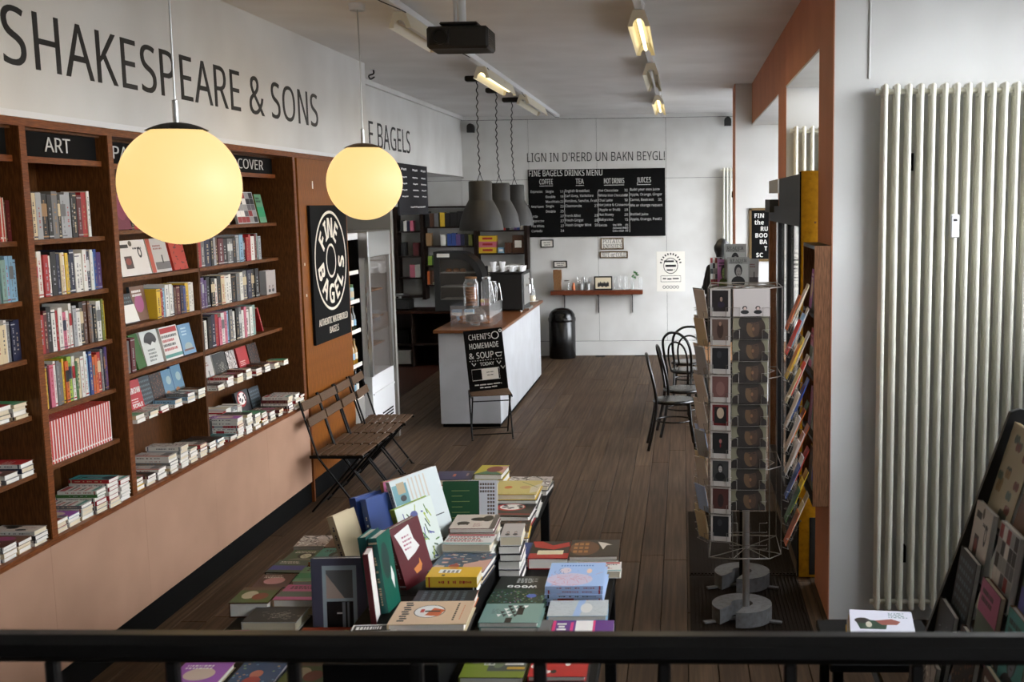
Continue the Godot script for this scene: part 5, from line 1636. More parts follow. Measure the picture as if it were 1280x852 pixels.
func build_kitchen() -> void:
	# dark back counter
	var k := thing("back_counter", "dark brown kitchen counter behind the bagel counter", "counter", Vector3(-3.55, 0, -16.95))
	part("worktop", box_mesh(Vector3(1.98, 0.035, 0.72), 0.005, Vector3(0, 0.785, 0)), M.red_wood, k)
	for x in [-0.98, -0.33, 0.33, 0.98]:
		pbox("side_panel", M.dark_wood, k, Vector3(x, 0.384, 0), Vector3(0.022, 0.766, 0.66))
	pbox("lower_shelf", M.dark_wood, k, Vector3(0, 0.32, 0), Vector3(1.96, 0.02, 0.64))
	pbox("back_panel", M.dark_wood, k, Vector3(0, 0.384, -0.32), Vector3(1.96, 0.766, 0.012))
	pbox("crate", M.kick, k, Vector3(-0.6, 0.42, 0.05), Vector3(0.4, 0.18, 0.4))
	pbox("crate", M.grey_paint, k, Vector3(-0.55, 0.13, 0.05), Vector3(0.35, 0.2, 0.4))
	# tall shelves on the back wall
	var s := thing("wall_shelves", "dark wooden shelves full of books and tins behind the kitchen", "shelf", Vector3(-3.28, 0.9, -17.6))
	for x in [[-4.27, 2.26], [-3.87, 2.26], [-3.07, 2.26], [-2.32, 2.26]]:
		pbox("upright", M.dark_wood, s, Vector3(x[0] + 3.28, 0.68, 0), Vector3(0.05, 1.36, 0.28))
	for b in [[-4.25, -3.87, [1.01, 0.64, 0.32, 0.04]], [-3.85, -3.07, [1.07, 0.785, 0.5, 0.21]], [-3.05, -2.34, [1.01, 0.67, 0.36]]]:
		for y in b[2]:
			pbox("shelf_board", M.dark_wood, s, Vector3((b[0] + b[1]) / 2 + 3.28, y, 0), Vector3(b[1] - b[0] - 0.03, 0.022, 0.27))
	pbox("top_board", M.dark_wood, s, Vector3(0, 1.37, 0), Vector3(2.0, 0.025, 0.28))
	rng.seed = 51
	var rows := [[-4.20, -4.0, 1.92, "kwnp", 0.16], [-4.2, -4.12, 1.552, "kk", 0.2], [-4.02, -3.93, 1.552, "m", 0.2], [-4.08, -3.92, 1.232, "pw", 0.2],
		[-3.82, -3.62, 1.981, "kus", 0.22], [-3.60, -3.45, 1.981, "yk", 0.22], [-3.45, -3.12, 1.981, "kkk", 0.22],
		[-3.82, -3.74, 1.697, "a", 0.2], [-3.6, -3.52, 1.697, "w", 0.16], [-3.50, -3.30, 1.697, "bbv", 0.18], [-3.3, -3.12, 1.697, "nke", 0.17],
		[-3.8, -3.55, 1.412, "fgyS", 0.14], [-3.82, -3.74, 1.122, "ou", 0.22],
		[-2.98, -2.75, 1.921, "cs", 0.08], [-2.68, -2.5, 1.921, "rks", 0.14], [-2.5, -2.36, 1.921, "vbw", 0.14], [-2.64, -2.54, 1.581, "uu", 0.16], [-2.98, -2.86, 1.271, "skw", 0.12]]
	for ri in rows.size():
		var r: Array = rows[ri]
		var n: int = r[3].length()
		for i in n:
			var t: float = (r[1] - r[0]) / n
			book("%s book, %s in the %s short row on the kitchen shelves" % [TONES[r[3][i]][0], nth(i + 1), nth(ri + 1)], "books on the kitchen shelves", Transform3D(Basis(Vector3.UP, PI / 2), Vector3(r[0] + (i + 0.5) * t, r[2] + 0.0008, -17.56)), 0.14, r[4] * rng.randf_range(0.9, 1.05), t - 0.003, r[3][i], -1, false, "shelf_volume")
	var cols := ["y", "p", "y", "l"]
	for i in 3:
		var bxo := thing("tea_carton", ["yellow carton on top of the colourful pile on the kitchen shelves", "pink carton in the colourful pile on the kitchen shelves", "yellow carton under the colourful pile on the kitchen shelves"][i], "carton", Vector3(-2.9, 1.5815 + (2 - i) * 0.0855, -17.6))
		pbox("carton", tone(cols[i]), bxo, Vector3(0, 0.0425, 0), Vector3(0.26, 0.085, 0.18))
		pbox("carton_label", tone("r"), bxo, Vector3(0, 0.045, 0.0908), Vector3(0.15, 0.03, 0.0012))
	for q in [["blue carton beside the colourful pile", "l", -2.70, 1.5815, 0.09, 0.08], ["brown copper-coloured box on the kitchen shelves", "u", -2.44, 1.5815, 0.17, 0.26], ["white box on the lowest visible kitchen shelf", "w", -2.5, 1.2715, 0.2, 0.14], ["white tray of green packets on the kitchen shelves", "w", -3.68, 1.1215, 0.24, 0.03]]:
		var o := thing("carton", q[0], "carton", Vector3(q[2], q[3], -17.58))
		pbox("carton", tone(q[1]), o, Vector3(0, q[5] / 2, 0), Vector3(q[4], q[5], 0.16))
		pbox("carton_label", M.paper if q[1] != "w" else tone("g"), o, Vector3(0, q[5] / 2, 0.0808), Vector3(q[4] * 0.6, q[5] * 0.4, 0.0012))
	# pastry display with a rounded glass front
	var d := thing("pastry_display", "black display cabinet with curved glass and lit shelves in the kitchen", "display cabinet", Vector3(-3.18, 0.8035, -16.8))
	var outline := [Vector2(-0.34, 0.0), Vector2(0.36, 0.0), Vector2(0.36, 0.40)] + arc(Vector2(-0.02, 0.40), Vector2(0.38, 0.44), 0.0, PI / 2, 10) + [Vector2(-0.34, 0.84)]
	var inl := [Vector2(-0.26, 0.16), Vector2(0.28, 0.16), Vector2(0.28, 0.40)] + arc(Vector2(-0.02, 0.40), Vector2(0.30, 0.34), 0.0, PI / 2, 10) + [Vector2(-0.26, 0.74)]
	var st := B()
	for i in outline.size():
		var i2 := (i + 1) % outline.size()
		var p: Array = [outline[i], outline[i2], inl[i2], inl[i]]
		prism(st, PackedVector2Array(p), 0.03, Transform3D(Basis.IDENTITY, Vector3(0, 0, 0.22)))
	part("front_frame", st.commit(), M.black, d)
	part("back_panel", prism_mesh(outline, 0.02), M.kick, d, Vector3(0, 0, -0.22))
	st = B()
	var hull := [Vector2(0.36, 0.0), Vector2(0.36, 0.40)] + arc(Vector2(-0.02, 0.40), Vector2(0.38, 0.44), 0.0, PI / 2, 10) + [Vector2(-0.34, 0.84), Vector2(-0.34, 0.0)]
	for i in hull.size() - 1:
		quad(st, Vector3(hull[i].x, hull[i].y, 0.21), Vector3(hull[i].x, hull[i].y, -0.21), Vector3(hull[i + 1].x, hull[i + 1].y, -0.21), Vector3(hull[i + 1].x, hull[i + 1].y, 0.21))
	part("casing", st.commit(), M.black, d)
	part("front_glass", prism_mesh(inl, 0.004), M.fridge_glass, d, Vector3(0, 0, 0.222))
	for y in [0.16, 0.34, 0.54]:
		pbox("shelf_board", M.grey_paint, d, Vector3(-0.0, y, 0), Vector3(0.52, 0.012, 0.36))
	part("price_card", box_mesh(Vector3(0.18, 0.05, 0.004), 0.001), M.paper, d, Vector3(-0.2, 0.79, 0.238))
	for i in 5:
		one("pastry", lathe_mesh([Vector2(0.0, 0.0), Vector2(0.045, 0.0), Vector2(0.05, 0.02), Vector2(0.035, 0.045), Vector2(0.0, 0.05)], 12, 0.2), M.bagel, "small golden pastry in the curved display cabinet", "pastry", Vector3(-3.34 + i * 0.1, 0.8035 + (0.5475 if i < 3 else 0.3475), -16.75), Vector3.ZERO, "pastries in the display cabinet")
	# scales / tray at the corner
	var tr := thing("kitchen_scale", "low black kitchen scale on the dark back counter", "scale", Vector3(-4.1, 0.8035, -16.9))
	part("body", box_mesh(Vector3(0.34, 0.16, 0.3), 0.02, Vector3(0, 0.08, 0)), M.black, tr)
	part("pan", lathe_mesh([Vector2(0.02, 0.16), Vector2(0.02, 0.19), Vector2(0.13, 0.2), Vector2(0.15, 0.225), Vector2(0.14, 0.225), Vector2(0.12, 0.206), Vector2(0.0, 0.2)], 20), M.silver, tr)

func bottle(label: String, at: Vector3, m: Material, h: float, cap: Material, group: String) -> void:
	var o := thing("bottle", label, "bottle", at, 0.0, group)
	var key := "bottle_%d" % int(h * 100)
	if not S.has(key):
		S[key] = lathe_mesh([Vector2(0.0, 0.0), Vector2(0.03, 0.0), Vector2(0.032, 0.01), Vector2(0.032, h * 0.58), Vector2(0.014, h * 0.78), Vector2(0.012, h * 0.96), Vector2(0.0, h * 0.96)], 12, 0.5)
		S[key + "c"] = lathe_mesh([Vector2(0.0145, h * 0.94), Vector2(0.0145, h), Vector2(0.0, h)], 10)
		S[key + "l"] = lathe_mesh([Vector2(0.0325, h * 0.2), Vector2(0.0325, h * 0.45)], 12)
	part("glass", S[key], m, o)
	part("cap", S[key + "c"], cap, o)
	part("paper_label", S[key + "l"], [M.paper, M.paper_cream, tone("l")][rng.randi() % 3], o)

func build_fridges() -> void:
	# open drinks shelves in the recess
	var f := thing("drinks_shelf", "open white drinks cooler with rows of bottles in the recess", "cooler", Vector3(-3.25, 0, -10.445))
	part("base", box_mesh(Vector3(0.60, 0.56, 0.42), 0.006, Vector3(0, 0.28, 0)), M.grey_paint, f)
	part("top", box_mesh(Vector3(0.60, 0.06, 0.42), 0.006, Vector3(0, 2.03, 0)), M.white_paint, f)
	for z in [-0.2, 0.2]:
		pbox("side_wall", M.kick, f, Vector3(0, 1.28, z), Vector3(0.60, 1.44, 0.02))
	pbox("back_wall", M.kick, f, Vector3(-0.29, 1.28, 0), Vector3(0.02, 1.44, 0.38))
	for y in [0.565, 0.86, 1.17, 1.44, 1.70]:
		pbox("shelf_board", M.white_paint, f, Vector3(0.01, y, 0), Vector3(0.56, 0.02, 0.38))
		pbox("price_strip", M.paper, f, Vector3(0.293, y + 0.008, 0), Vector3(0.006, 0.035, 0.38))
	rng.seed = 61
	var glassy := [mat(Color(0.10, 0.13, 0.07), 0.12), mat(Color(0.16, 0.07, 0.03), 0.12), mat(Color(0.55, 0.40, 0.12), 0.15), mat(Color(0.06, 0.06, 0.06), 0.15), mat(Color(0.6, 0.72, 0.75), 0.15)]
	var rows := [[0.576, 0.25, 3, "dark bottle on the lowest shelf of the drinks cooler"], [0.871, 0.23, 2, "amber bottle on the second shelf of the drinks cooler"], [1.181, 0.22, 0, "green bottle on the middle shelf of the drinks cooler"]]
	for r in rows:
		for i in 4:
			for k in 2:
				bottle(r[3], Vector3(-3.01 - k * 0.075, r[0], -10.315 - i * 0.086), glassy[r[2] if k == 0 else (r[2] + 1) % 5], r[1], [M.brass, tone("r"), M.ice][i % 3], r[3] + "s")
	for i in 3:
		var c := thing("drink_jar", "jar with bright label on the upper shelf of drinks cooler", "jar", Vector3(-3.02, 1.451, -10.335 - i * 0.11), 0.0, "jars in the drinks cooler")
		part("jar_body", lathe_mesh([Vector2(0.0, 0.0), Vector2(0.038, 0.0), Vector2(0.038, 0.11), Vector2(0.03, 0.125), Vector2(0.0, 0.126)], 14, 0.5), glassy[4], c)
		part("jar_lid", lathe_mesh([Vector2(0.033, 0.12), Vector2(0.033, 0.145), Vector2(0.0, 0.145)], 14), [tone("o"), tone("y"), tone("g")][i % 3], c)
		part("paper_label", lathe_mesh([Vector2(0.0385, 0.03), Vector2(0.0385, 0.085)], 14), [tone("o"), tone("l"), tone("c")][i % 3], c)
	# glass-door cooler
	var g := thing("glass_door_cooler", "white cooler with tall glass door beside the drinks shelves", "cooler", Vector3(-3.03, 0, -11.09))
	part("base", box_mesh(Vector3(0.30, 0.70, 0.82), 0.004, Vector3(0, 0.38, 0)), M.white_paint, g)
	part("header", box_mesh(Vector3(0.32, 0.24, 0.83), 0.006, Vector3(0.005, 1.95, 0)), M.silver, g)
	pbox("back_wall", M.red_wood, g, Vector3(-0.14, 1.28, 0), Vector3(0.02, 1.10, 0.8))
	for z in [-0.385, 0.385]:
		pbox("door_stile", M.silver, g, Vector3(0.145, 1.28, z), Vector3(0.03, 1.10, 0.06))
		pbox("side_wall", M.white_paint, g, Vector3(-0.01, 1.28, z), Vector3(0.25, 1.10, 0.02))
	pbox("door_pane", M.fridge_glass, g, Vector3(0.145, 1.28, 0), Vector3(0.006, 1.10, 0.71))
	for y in [0.98, 1.24, 1.50]:
		pbox("shelf_board", M.kraft, g, Vector3(-0.02, y, 0), Vector3(0.2, 0.014, 0.74))
	pbox("door_rail", M.white_paint, g, Vector3(0.154, 0.56, 0), Vector3(0.012, 0.02, 0.78))
	for i in 9:
		pbox("grille_slat", M.kick, g, Vector3(0.1512, 0.09 + i * 0.03, -0.12), Vector3(0.004, 0.014, 0.4))
	for i in 8:
		bottle("amber bottle behind the glass door of the white cooler", Vector3(-3.06, [0.988, 1.248][i / 4], -10.9 - (i % 4) * 0.12), glassy[1], 0.19, M.brass, "bottles in the glass-door cooler")
	var sgn := thing("tan_sign", "narrow tan board with black shapes on the wall end above the cooler", "sign", Vector3(-2.92, 1.55, -11.526))
	pbox("board", M.kraft, sgn, Vector3(-0.0, 0.25, 0.004), Vector3(0.1, 0.5, 0.008))
	part("painted_oval", lathe_mesh([Vector2(0.0, 0.0), Vector2(0.03, 0.0), Vector2(0.03, 0.002), Vector2(0.0, 0.002)], 16), M.ink, sgn, Vector3(0, 0.14, 0.0085), Vector3(PI / 2, 0, 0), Vector3(1, 1, 2.2))
	for i in 4:
		pbox("painted_bar", M.ink, sgn, Vector3(0, 0.30 + i * 0.05, 0.0085), Vector3(0.055, 0.026, 0.001))

# ---------------------------------------------------------------- back wall: bin, shelf, small things
func build_back() -> void:
	var b := thing("pedal_bin", "black round-topped bin against the white back wall", "bin", Vector3(-1.81, 0, -17.5))
	part("body", lathe_mesh([Vector2(0.19, 0.0), Vector2(0.2, 0.02), Vector2(0.2, 0.56), Vector2(0.192, 0.57)], 32), M.bent, b)
	part("band", lathe_mesh([Vector2(0.205, 0.555), Vector2(0.208, 0.57), Vector2(0.208, 0.60), Vector2(0.203, 0.61)], 32), M.bent, b)
	part("dome_lid", lathe_mesh([Vector2(0.2, 0.608), Vector2(0.19, 0.66), Vector2(0.155, 0.71), Vector2(0.1, 0.745), Vector2(0.0, 0.758)], 32, -1.0), M.bent, b)
	pbox("push_flap", M.steel_black, b, Vector3(0.0, 0.655, 0.178), Vector3(0.16, 0.075, 0.01), Vector3(-0.35, 0, 0))
	var s := thing("wall_shelf", "rough brown wooden shelf on brackets below the framed signs", "shelf", Vector3(-1.29, 0.94, FAR + 0.12))
	var st := B()
	rng.seed = 71
	var up := []
	var dn := []
	for i in 16:
		up.append(Vector2(-0.69 + 1.38 * i / 15, 0.062 + rng.randf_range(-0.003, 0.003)))
		dn.append(Vector2(0.69 - 1.38 * i / 15, rng.randf_range(-0.004, 0.006)))
	prism(st, PackedVector2Array(up + dn), 0.22)
	part("board", st.commit(), M.ledge_wood, s)
	for x in [-0.5, 0.015, 0.53]:
		pbox("bracket", M.steel_black, s, Vector3(x, -0.14, -0.1), Vector3(0.012, 0.3, 0.012))
		pbox("bracket_arm", M.steel_black, s, Vector3(x, -0.012, 0.0), Vector3(0.012, 0.012, 0.2))
	var y := 1.0065
	var z := FAR + 0.12
	var bag := thing("paper_bag", "crumpled brown paper bag at the kitchen end of the wall shelf", "bag", Vector3(-1.88, y, z))
	st = B()
	prism(st, PackedVector2Array([Vector2(-0.055, 0), Vector2(0.055, 0), Vector2(0.05, 0.1), Vector2(0.062, 0.2), Vector2(0.058, 0.31), Vector2(0.02, 0.304), Vector2(-0.01, 0.312), Vector2(-0.06, 0.306), Vector2(-0.064, 0.2), Vector2(-0.052, 0.1)]), 0.09)
	part("sack", st.commit(), M.kraft, bag)
	jar("storage_jar", "squat clip-top glass jar beside the paper bag", Vector3(-1.74, y, z), 0.055, 0.15, M.chrome)
	var pm := thing("pepper_mill", "small copper pepper mill on the wall shelf", "pepper mill", Vector3(-1.64, y, z))
	part("mill_body", lathe_mesh([Vector2(0.0, 0.0), Vector2(0.028, 0.0), Vector2(0.03, 0.05), Vector2(0.014, 0.08), Vector2(0.02, 0.1), Vector2(0.0, 0.115)], 14, 0.2), mat(Color(0.72, 0.42, 0.28), 0.3, 0.6), pm)
	for q in [[-1.53, "steel pot crammed with forks and spoons on the shelf"], [-1.43, "second steel pot of cutlery beside the framed photograph"]]:
		var p := thing("cutlery_pot", q[1], "cutlery pot", Vector3(q[0], y, z))
		part("pot", lathe_mesh([Vector2(0.0, 0.0), Vector2(0.04, 0.0), Vector2(0.045, 0.1), Vector2(0.042, 0.1), Vector2(0.038, 0.004), Vector2(0.0, 0.004)], 16, 0.5), M.silver, p)
		for i in 7:
			var a := TAU * i / 7
			part("handle", tube_mesh([Vector3(cos(a) * 0.02, 0.005, sin(a) * 0.02), Vector3(cos(a) * 0.055, 0.2 - (i % 3) * 0.02, sin(a) * 0.03)], 0.006, 5), M.chrome, p)
	var fr := thing("photo_frame", "black framed group photograph on the wall shelf", "picture frame", Vector3(-1.19, y, z + 0.02))
	part("frame", box_mesh(Vector3(0.275, 0.205, 0.018), 0.002, Vector3(0, 0.1025, 0)), M.black, fr)
	pbox("mount", M.paper_cream, fr, Vector3(0, 0.1025, 0.0095), Vector3(0.235, 0.165, 0.002))
	for i in 6:
		part("pictured_figure", lathe_mesh([Vector2(0.0, 0.0), Vector2(0.016, 0.0), Vector2(0.014, 0.05), Vector2(0.0, 0.075)], 8), M.lamp_grey, fr, Vector3(-0.07 + i * 0.028, 0.045 + (i % 2) * 0.01, 0.0105), Vector3.ZERO, Vector3(1, 1, 0.05))
	for i in 6:
		var gl := thing("tumbler", "clear drinking glass in the stacked row on the wall shelf", "glass", Vector3(-1.0 + (i % 3) * 0.075, y + (0.102 if i > 2 else 0.0), z), 0.0, "glasses on the wall shelf")
		if not S.has("tumbler"):
			S.tumbler = lathe_mesh([Vector2(0.0, 0.0), Vector2(0.03, 0.0), Vector2(0.035, 0.1), Vector2(0.033, 0.1), Vector2(0.028, 0.008), Vector2(0.0, 0.008)], 18, 0.5)
			S.tumbler_rim = lathe_mesh([Vector2(0.0352, 0.094), Vector2(0.0352, 0.1), Vector2(0.033, 0.1)], 18)
		part("glass_wall", S.tumbler, M.jar, gl)
		part("rim", S.tumbler_rim, M.jar, gl)
	for i in 2:
		var v := thing("bud_vase", ["clear glass vase with leafy green twig on the shelf", "clear empty glass vase at the shelf end"][i], "vase", Vector3(-0.755 + i * 0.125, y, z))
		part("glass_wall", lathe_mesh([Vector2(0.0, 0.0), Vector2(0.034, 0.0), Vector2(0.036, 0.18), Vector2(0.034, 0.18), Vector2(0.031, 0.01), Vector2(0.0, 0.01)], 16, 0.5), M.jar, v)
		if i == 0:
			part("stem", tube_mesh([Vector3(0, 0.01, 0), Vector3(0.02, 0.2, 0), Vector3(0.08, 0.25, 0.01)], 0.003, 5), M.leaf, v)
			for k in 9:
				st = B()
				prism(st, PackedVector2Array([Vector2(-0.018, 0), Vector2(0, -0.009), Vector2(0.02, 0), Vector2(0, 0.011)]), 0.002)
				part("leaf", st.commit(), M.leaf, v, Vector3(0.01 + (k % 5) * 0.018, 0.19 + k * 0.012 - (k % 3) * 0.02, 0.012 - (k % 2) * 0.02), Vector3(0.3 * (k % 3), 0.5, k * 0.8), Vector3(1.5, 1.5, 1))

# ---------------------------------------------------------------- the book tables
# bottom to top: [thickness, tone, art, label]
func pile(x: float, z: float, base: float, w: float, h: float, yaw: float, books: Array, spine := true) -> Node3D:
	var y := base
	var last: Node3D
	for b in books:
		last = flat(b[3], "books laid out on the tables", x + rng.randf_range(-0.004, 0.004), y, z + rng.randf_range(-0.004, 0.004), w, h, b[0] - 0.0006, b[1], b[2], yaw + rng.randf_range(-0.03, 0.03), spine)
		last.name = numbered("display_book")
		y += b[0]
	return last

func stand(label: String, x: float, y: float, z: float, w: float, h: float, t: float, tn: String, art: int, yaw: float, lean: float, roll := 0.0) -> Node3D:
	var b := Basis(Vector3.UP, yaw) * Basis(Vector3.RIGHT, -lean) * Basis(Vector3.BACK, roll)
	var o := book(label, "books standing on the tables", Transform3D(b, Vector3(x, y + absf(sin(lean)) * t / 2 + absf(sin(roll)) * w / 2, z)), w, h, t, tn, art)
	o.name = numbered("display_book")
	return o

func build_tables() -> void:
	var t := thing("display_table", "wide black display table loaded with books, by the railing", "table", Vector3(-1.0, 0, -4.32))
	part("table_top", box_mesh(Vector3(1.42, 0.035, 1.70), 0.004, Vector3(0, TABLE - 0.0175, 0)), M.table, t)
	part("apron", box_mesh(Vector3(1.34, 0.09, 1.62), 0.003, Vector3(0, TABLE - 0.08, 0)), M.table, t)
	for x in [-0.66, 0.66]:
		for z in [-0.8, 0.8]:
			part("leg", box_mesh(Vector3(0.05, TABLE - 0.036, 0.05), 0.004, Vector3(x, (TABLE - 0.036) / 2, z)), M.table, t)
	var u := thing("display_table", "narrower black table of books adjoining the wide table", "table", Vector3(-1.13, 0, -5.82))
	part("table_top", box_mesh(Vector3(0.80, 0.035, 1.24), 0.004, Vector3(0, TABLE - 0.0175, 0)), M.table, u)
	part("apron", box_mesh(Vector3(0.72, 0.08, 1.16), 0.003, Vector3(0, TABLE - 0.075, 0)), M.table, u)
	for x in [-0.35, 0.35]:
		for z in [-0.57, 0.57]:
			part("leg", box_mesh(Vector3(0.048, TABLE - 0.036, 0.048), 0.004, Vector3(x, (TABLE - 0.036) / 2, z)), M.table, u)
	var r := thing("book_riser", "black box raising the middle rows of books on the wide table", "riser", Vector3(-1.06, TABLE + 0.0005, -4.32))
	part("box", box_mesh(Vector3(0.57, 0.12, 0.98), 0.003, Vector3(0.0, 0.06, -0.33)), M.table, r)
	part("box", box_mesh(Vector3(0.37, 0.12, 0.655), 0.003, Vector3(0.1, 0.06, 0.49)), M.table, r)
	var T := TABLE + 0.0008
	var R := TABLE + 0.1213
	rng.seed = 91
	# the side towards the windows
	pile(-0.43, -4.535, T, 0.30, 0.225, PI / 2, [[0.016, "L", 0, "pale blue map guide, lowest of the map guide pile"], [0.016, "L", 0, "pale blue map guide, second of the map guide pile"], [0.016, "L", 0, "pale blue map guide, middle of the map guide pile"], [0.016, "L", 0, "pale blue map guide, fourth of the map guide pile"], [0.016, "L", 0, "pale blue map guide lying topmost on its pile"]])
	pile(-0.40, -4.262, T, 0.225, 0.175, 0.02, [[0.018, "l", -1, "light blue book under the grey filigree book"], [0.018, "l", 5, "grey filigree-patterned book between map guides and purple book"]])
	var pp := pile(-0.372, -4.065, T, 0.225, 0.19, 0.02, [[0.012, "l", -1, "light blue book under the purple and white book"], [0.014, "w", 6, "purple and white book with pink bars"]])
	for i in 5:
		pbox("title_stroke", M.chalk, pp, Vector3(-0.078, 0.045 + i * 0.027, 0.0078), Vector3(0.034 - (i % 2) * 0.012, 0.017, 0.0008))
	pile(-0.512, -4.07, T, 0.05, 0.16, 0.0, [[0.03, "s", -1, "slim grey book squeezed beside the sage green book"]])
	pile(-0.637, -4.168, T, 0.22, 0.205, 0.01, [[0.014, "y", -1, "yellow book at the bottom under the sage green books"], [0.018, "G", -1, "sage green book second in its pile"], [0.018, "G", 1, "sage green book with black and white triangles on top"]])
	var wd := pile(-0.645, -4.452, T, 0.215, 0.33, -0.03, [[0.016, "d", -1, "dark green book, lowest under the WOOD book"], [0.016, "d", -1, "dark green book just under the WOOD book"], [0.014, "k", 4, "black and green book with WOOD on its cover"]])
	letters(wd, "WOOD", M.chalk, Vector3(0.0, 0.195, 0.0085), 0.026, 0.12, Vector3(0, 0, PI), bold, "title")
	pile(-0.585, -4.97, T, 0.17, 0.25, 0.0, [[0.05, "r", 7, "thick red and black book with a cream plate"]])
	pile(-0.715, -4.985, T, 0.085, 0.23, 0.0, [[0.045, "b", -1, "plain blue book beside the red and black book"]])
	pile(-0.395, -5.0, T, 0.215, 0.25, 0.03, [[0.03, "w", -1, "white book under the brown bird photograph book"], [0.018, "u", 8, "brown photo book with a pale bird"]])
	pile(-0.36, -4.79, T, 0.19, 0.13, 0.02, [[0.03, "w", 47, "white book with red words at the table edge"]])
	var os := pile(-0.63, -3.74, T, 0.21, 0.26, 0.0, [[0.035, "e", 22, "olive book with a street photograph, reading OST BERLIN"]])
	letters(os, "OST", M.chalk, Vector3(-0.07, 0.16, 0.0185), 0.035, 0.09, Vector3(0, 0, PI / 2), sans, "title")
	letters(os, "BERLIN", M.chalk, Vector3(-0.02, 0.17, 0.0185), 0.035, 0.14, Vector3(0, 0, PI / 2), sans, "title")
	pile(-0.415, -3.74, T, 0.19, 0.26, 0.0, [[0.02, "k", -1, "black book under the red spotted book"], [0.016, "r", 23, "red book with white spots"]])
	# the raised middle
	pile(-0.865, -3.85, R, 0.265, 0.23, 0.03, [[0.02, "k", 20, "dark photo book under the beige ringed-picture book"], [0.026, "c", 2, "beige book with ringed black and orange picture"]])
	pile(-0.865, -4.055, R, 0.15, 0.22, PI / 2, [[0.03, "o", 43, "black-topped book with an orange spine"]])
	pile(-0.86, -4.205, R, 0.12, 0.19, PI / 2, [[0.035, "k", -1, "black book under the bright yellow book"], [0.04, "y", 3, "bright yellow book with a white label"]])
	pile(-0.865, -4.405, R, 0.215, 0.24, -0.08, [[0.02, "n", -1, "navy book under the street collage book"], [0.03, "n", 11, "book with a coloured street collage cover"]])
	pile(-0.87, -4.62, R, 0.2, 0.15, -0.04, [[0.05, "w", -1, "thick white book under the pink-lettered book"], [0.03, "w", 47, "white book with pinkish lettering behind the collage book"]])
	pile(-0.885, -4.82, R, 0.19, 0.22, 0.0, [[0.04, "S", -1, "silver grey book under the black dogs book"], [0.04, "w", -1, "white book just under the black dogs book"], [0.02, "m", 10, "cream book with black dogs on its cover"]])
	pile(-0.718, -4.74, T, 0.088, 0.20, 0.03, [[0.035, "k", -1, "black book, lowest of the tall narrow pile"], [0.03, "n", -1, "navy book, second of the tall narrow pile"], [0.035, "w", -1, "white book, third of the tall narrow pile"], [0.03, "k", -1, "black book, fourth of the tall narrow pile"], [0.035, "k", -1, "black book, fifth of the tall narrow pile"], [0.04, "w", 30, "thick white book topping the tall narrow pile"]])
	pile(-1.03, -3.68, R, 0.155, 0.2, 0.12, [[0.028, "r", 21, "white and red language book with an orange word band"]])
	# books standing on the raised part, covers to the windows
	stand("teal book standing with spine to the railing, foremost", -1.055, R, -4.02, 0.13, 0.275, 0.032, "t", 17, PI / 2 - 0.1, 0.12)
	stand("second teal book standing behind the foremost teal book", -1.095, R, -4.03, 0.13, 0.275, 0.03, "t", -1, PI / 2 - 0.1, 0.12)
	stand("thin maroon pamphlet leaning against the teal books", -1.075, R, -3.90, 0.018, 0.25, 0.10, "m", -1, 0.1, 0.0, 0.08)
	stand("maroon book with a white wavy label, leaning", -1.01, R, -4.27, 0.15, 0.24, 0.034, "m", 16, PI / 2 - 0.6, 0.18, 0.16)
	stand("white book with meadow plants on its cover", -1.03, R, -4.52, 0.19, 0.25, 0.03, "f", 15, PI / 2 - 0.65, 0.22, 0.12)
	stand("large white picture book standing in the middle row", -1.07, R, -4.78, 0.235, 0.30, 0.03, "w", 14, PI / 2 - 0.8, 0.24, 0.14)
	stand("green book with gold lines behind the large white book", -1.0, R, -5.10, 0.16, 0.2, 0.025, "d", 13, 0.05, 0.12)
	var gd := stand("white book with rows of tiny portraits, standing", -0.93, T + 0.1215, -5.26, 0.135, 0.165, 0.03, "w", 12, 0.0, 0.16)
	gd.name = numbered("display_book")
	stand("bright blue book standing behind the maroon book", -1.225, R, -4.66, 0.16, 0.25, 0.03, "b", -1, PI / 2 - 0.45, 0.2)
	stand("second blue book with pale pages behind the first", -1.275, R, -4.68, 0.16, 0.25, 0.034, "b", -1, PI / 2 - 0.45, 0.2)
	stand("cream book leaning at the wall side of the blue books", -1.315, R, -4.52, 0.15, 0.22, 0.03, "c", -1, PI / 2 - 0.3, 0.3)
	stand("grey photo book standing between blue and white books", -1.16, R, -4.92, 0.13, 0.2, 0.02, "s", 45, PI / 2 - 0.6, 0.15)
	stand("brown round-topped book behind the blue books", -1.26, R, -4.98, 0.12, 0.24, 0.02, "a", 58, PI / 2 - 0.6, 0.1)
	stand("grey upright book picturing a white-framed room corner", -1.255, T, -4.08, 0.2, 0.285, 0.03, "s", 19, 0.06, 0.06)
	# the wall side, in shade
	pile(-1.27, -3.945, T, 0.215, 0.17, 0.06, [[0.045, "l", 18, "orange travel book with a light blue spine"]])
	pile(-1.53, -4.18, T, 0.205, 0.165, 0.03, [[0.04, "w", 20, "dark grey book with a white splash on the cover"]])
	pile(-1.475, -4.37, T, 0.21, 0.18, -0.02, [[0.03, "w", -1, "white book under the tan book with dark marks"], [0.03, "a", 58, "tan book with dark marks, wall side of table"]])
	pile(-1.47, -4.575, T, 0.2, 0.19, 0.03, [[0.04, "a", -1, "tan book under the pale cream book"], [0.03, "c", 61, "pale cream book behind the tan book"]])
	pile(-1.47, -4.79, T, 0.2, 0.2, 0.0, [[0.05, "a", -1, "thick tan book on the wall side"], [0.03, "o", 59, "orange-brown book on a thick tan book"]])
	pile(-1.48, -5.02, T, 0.18, 0.22, 0.04, [[0.05, "u", -1, "brown book under the dark-covered book"], [0.03, "k", 63, "dark-covered book at the wall side's far end"]])
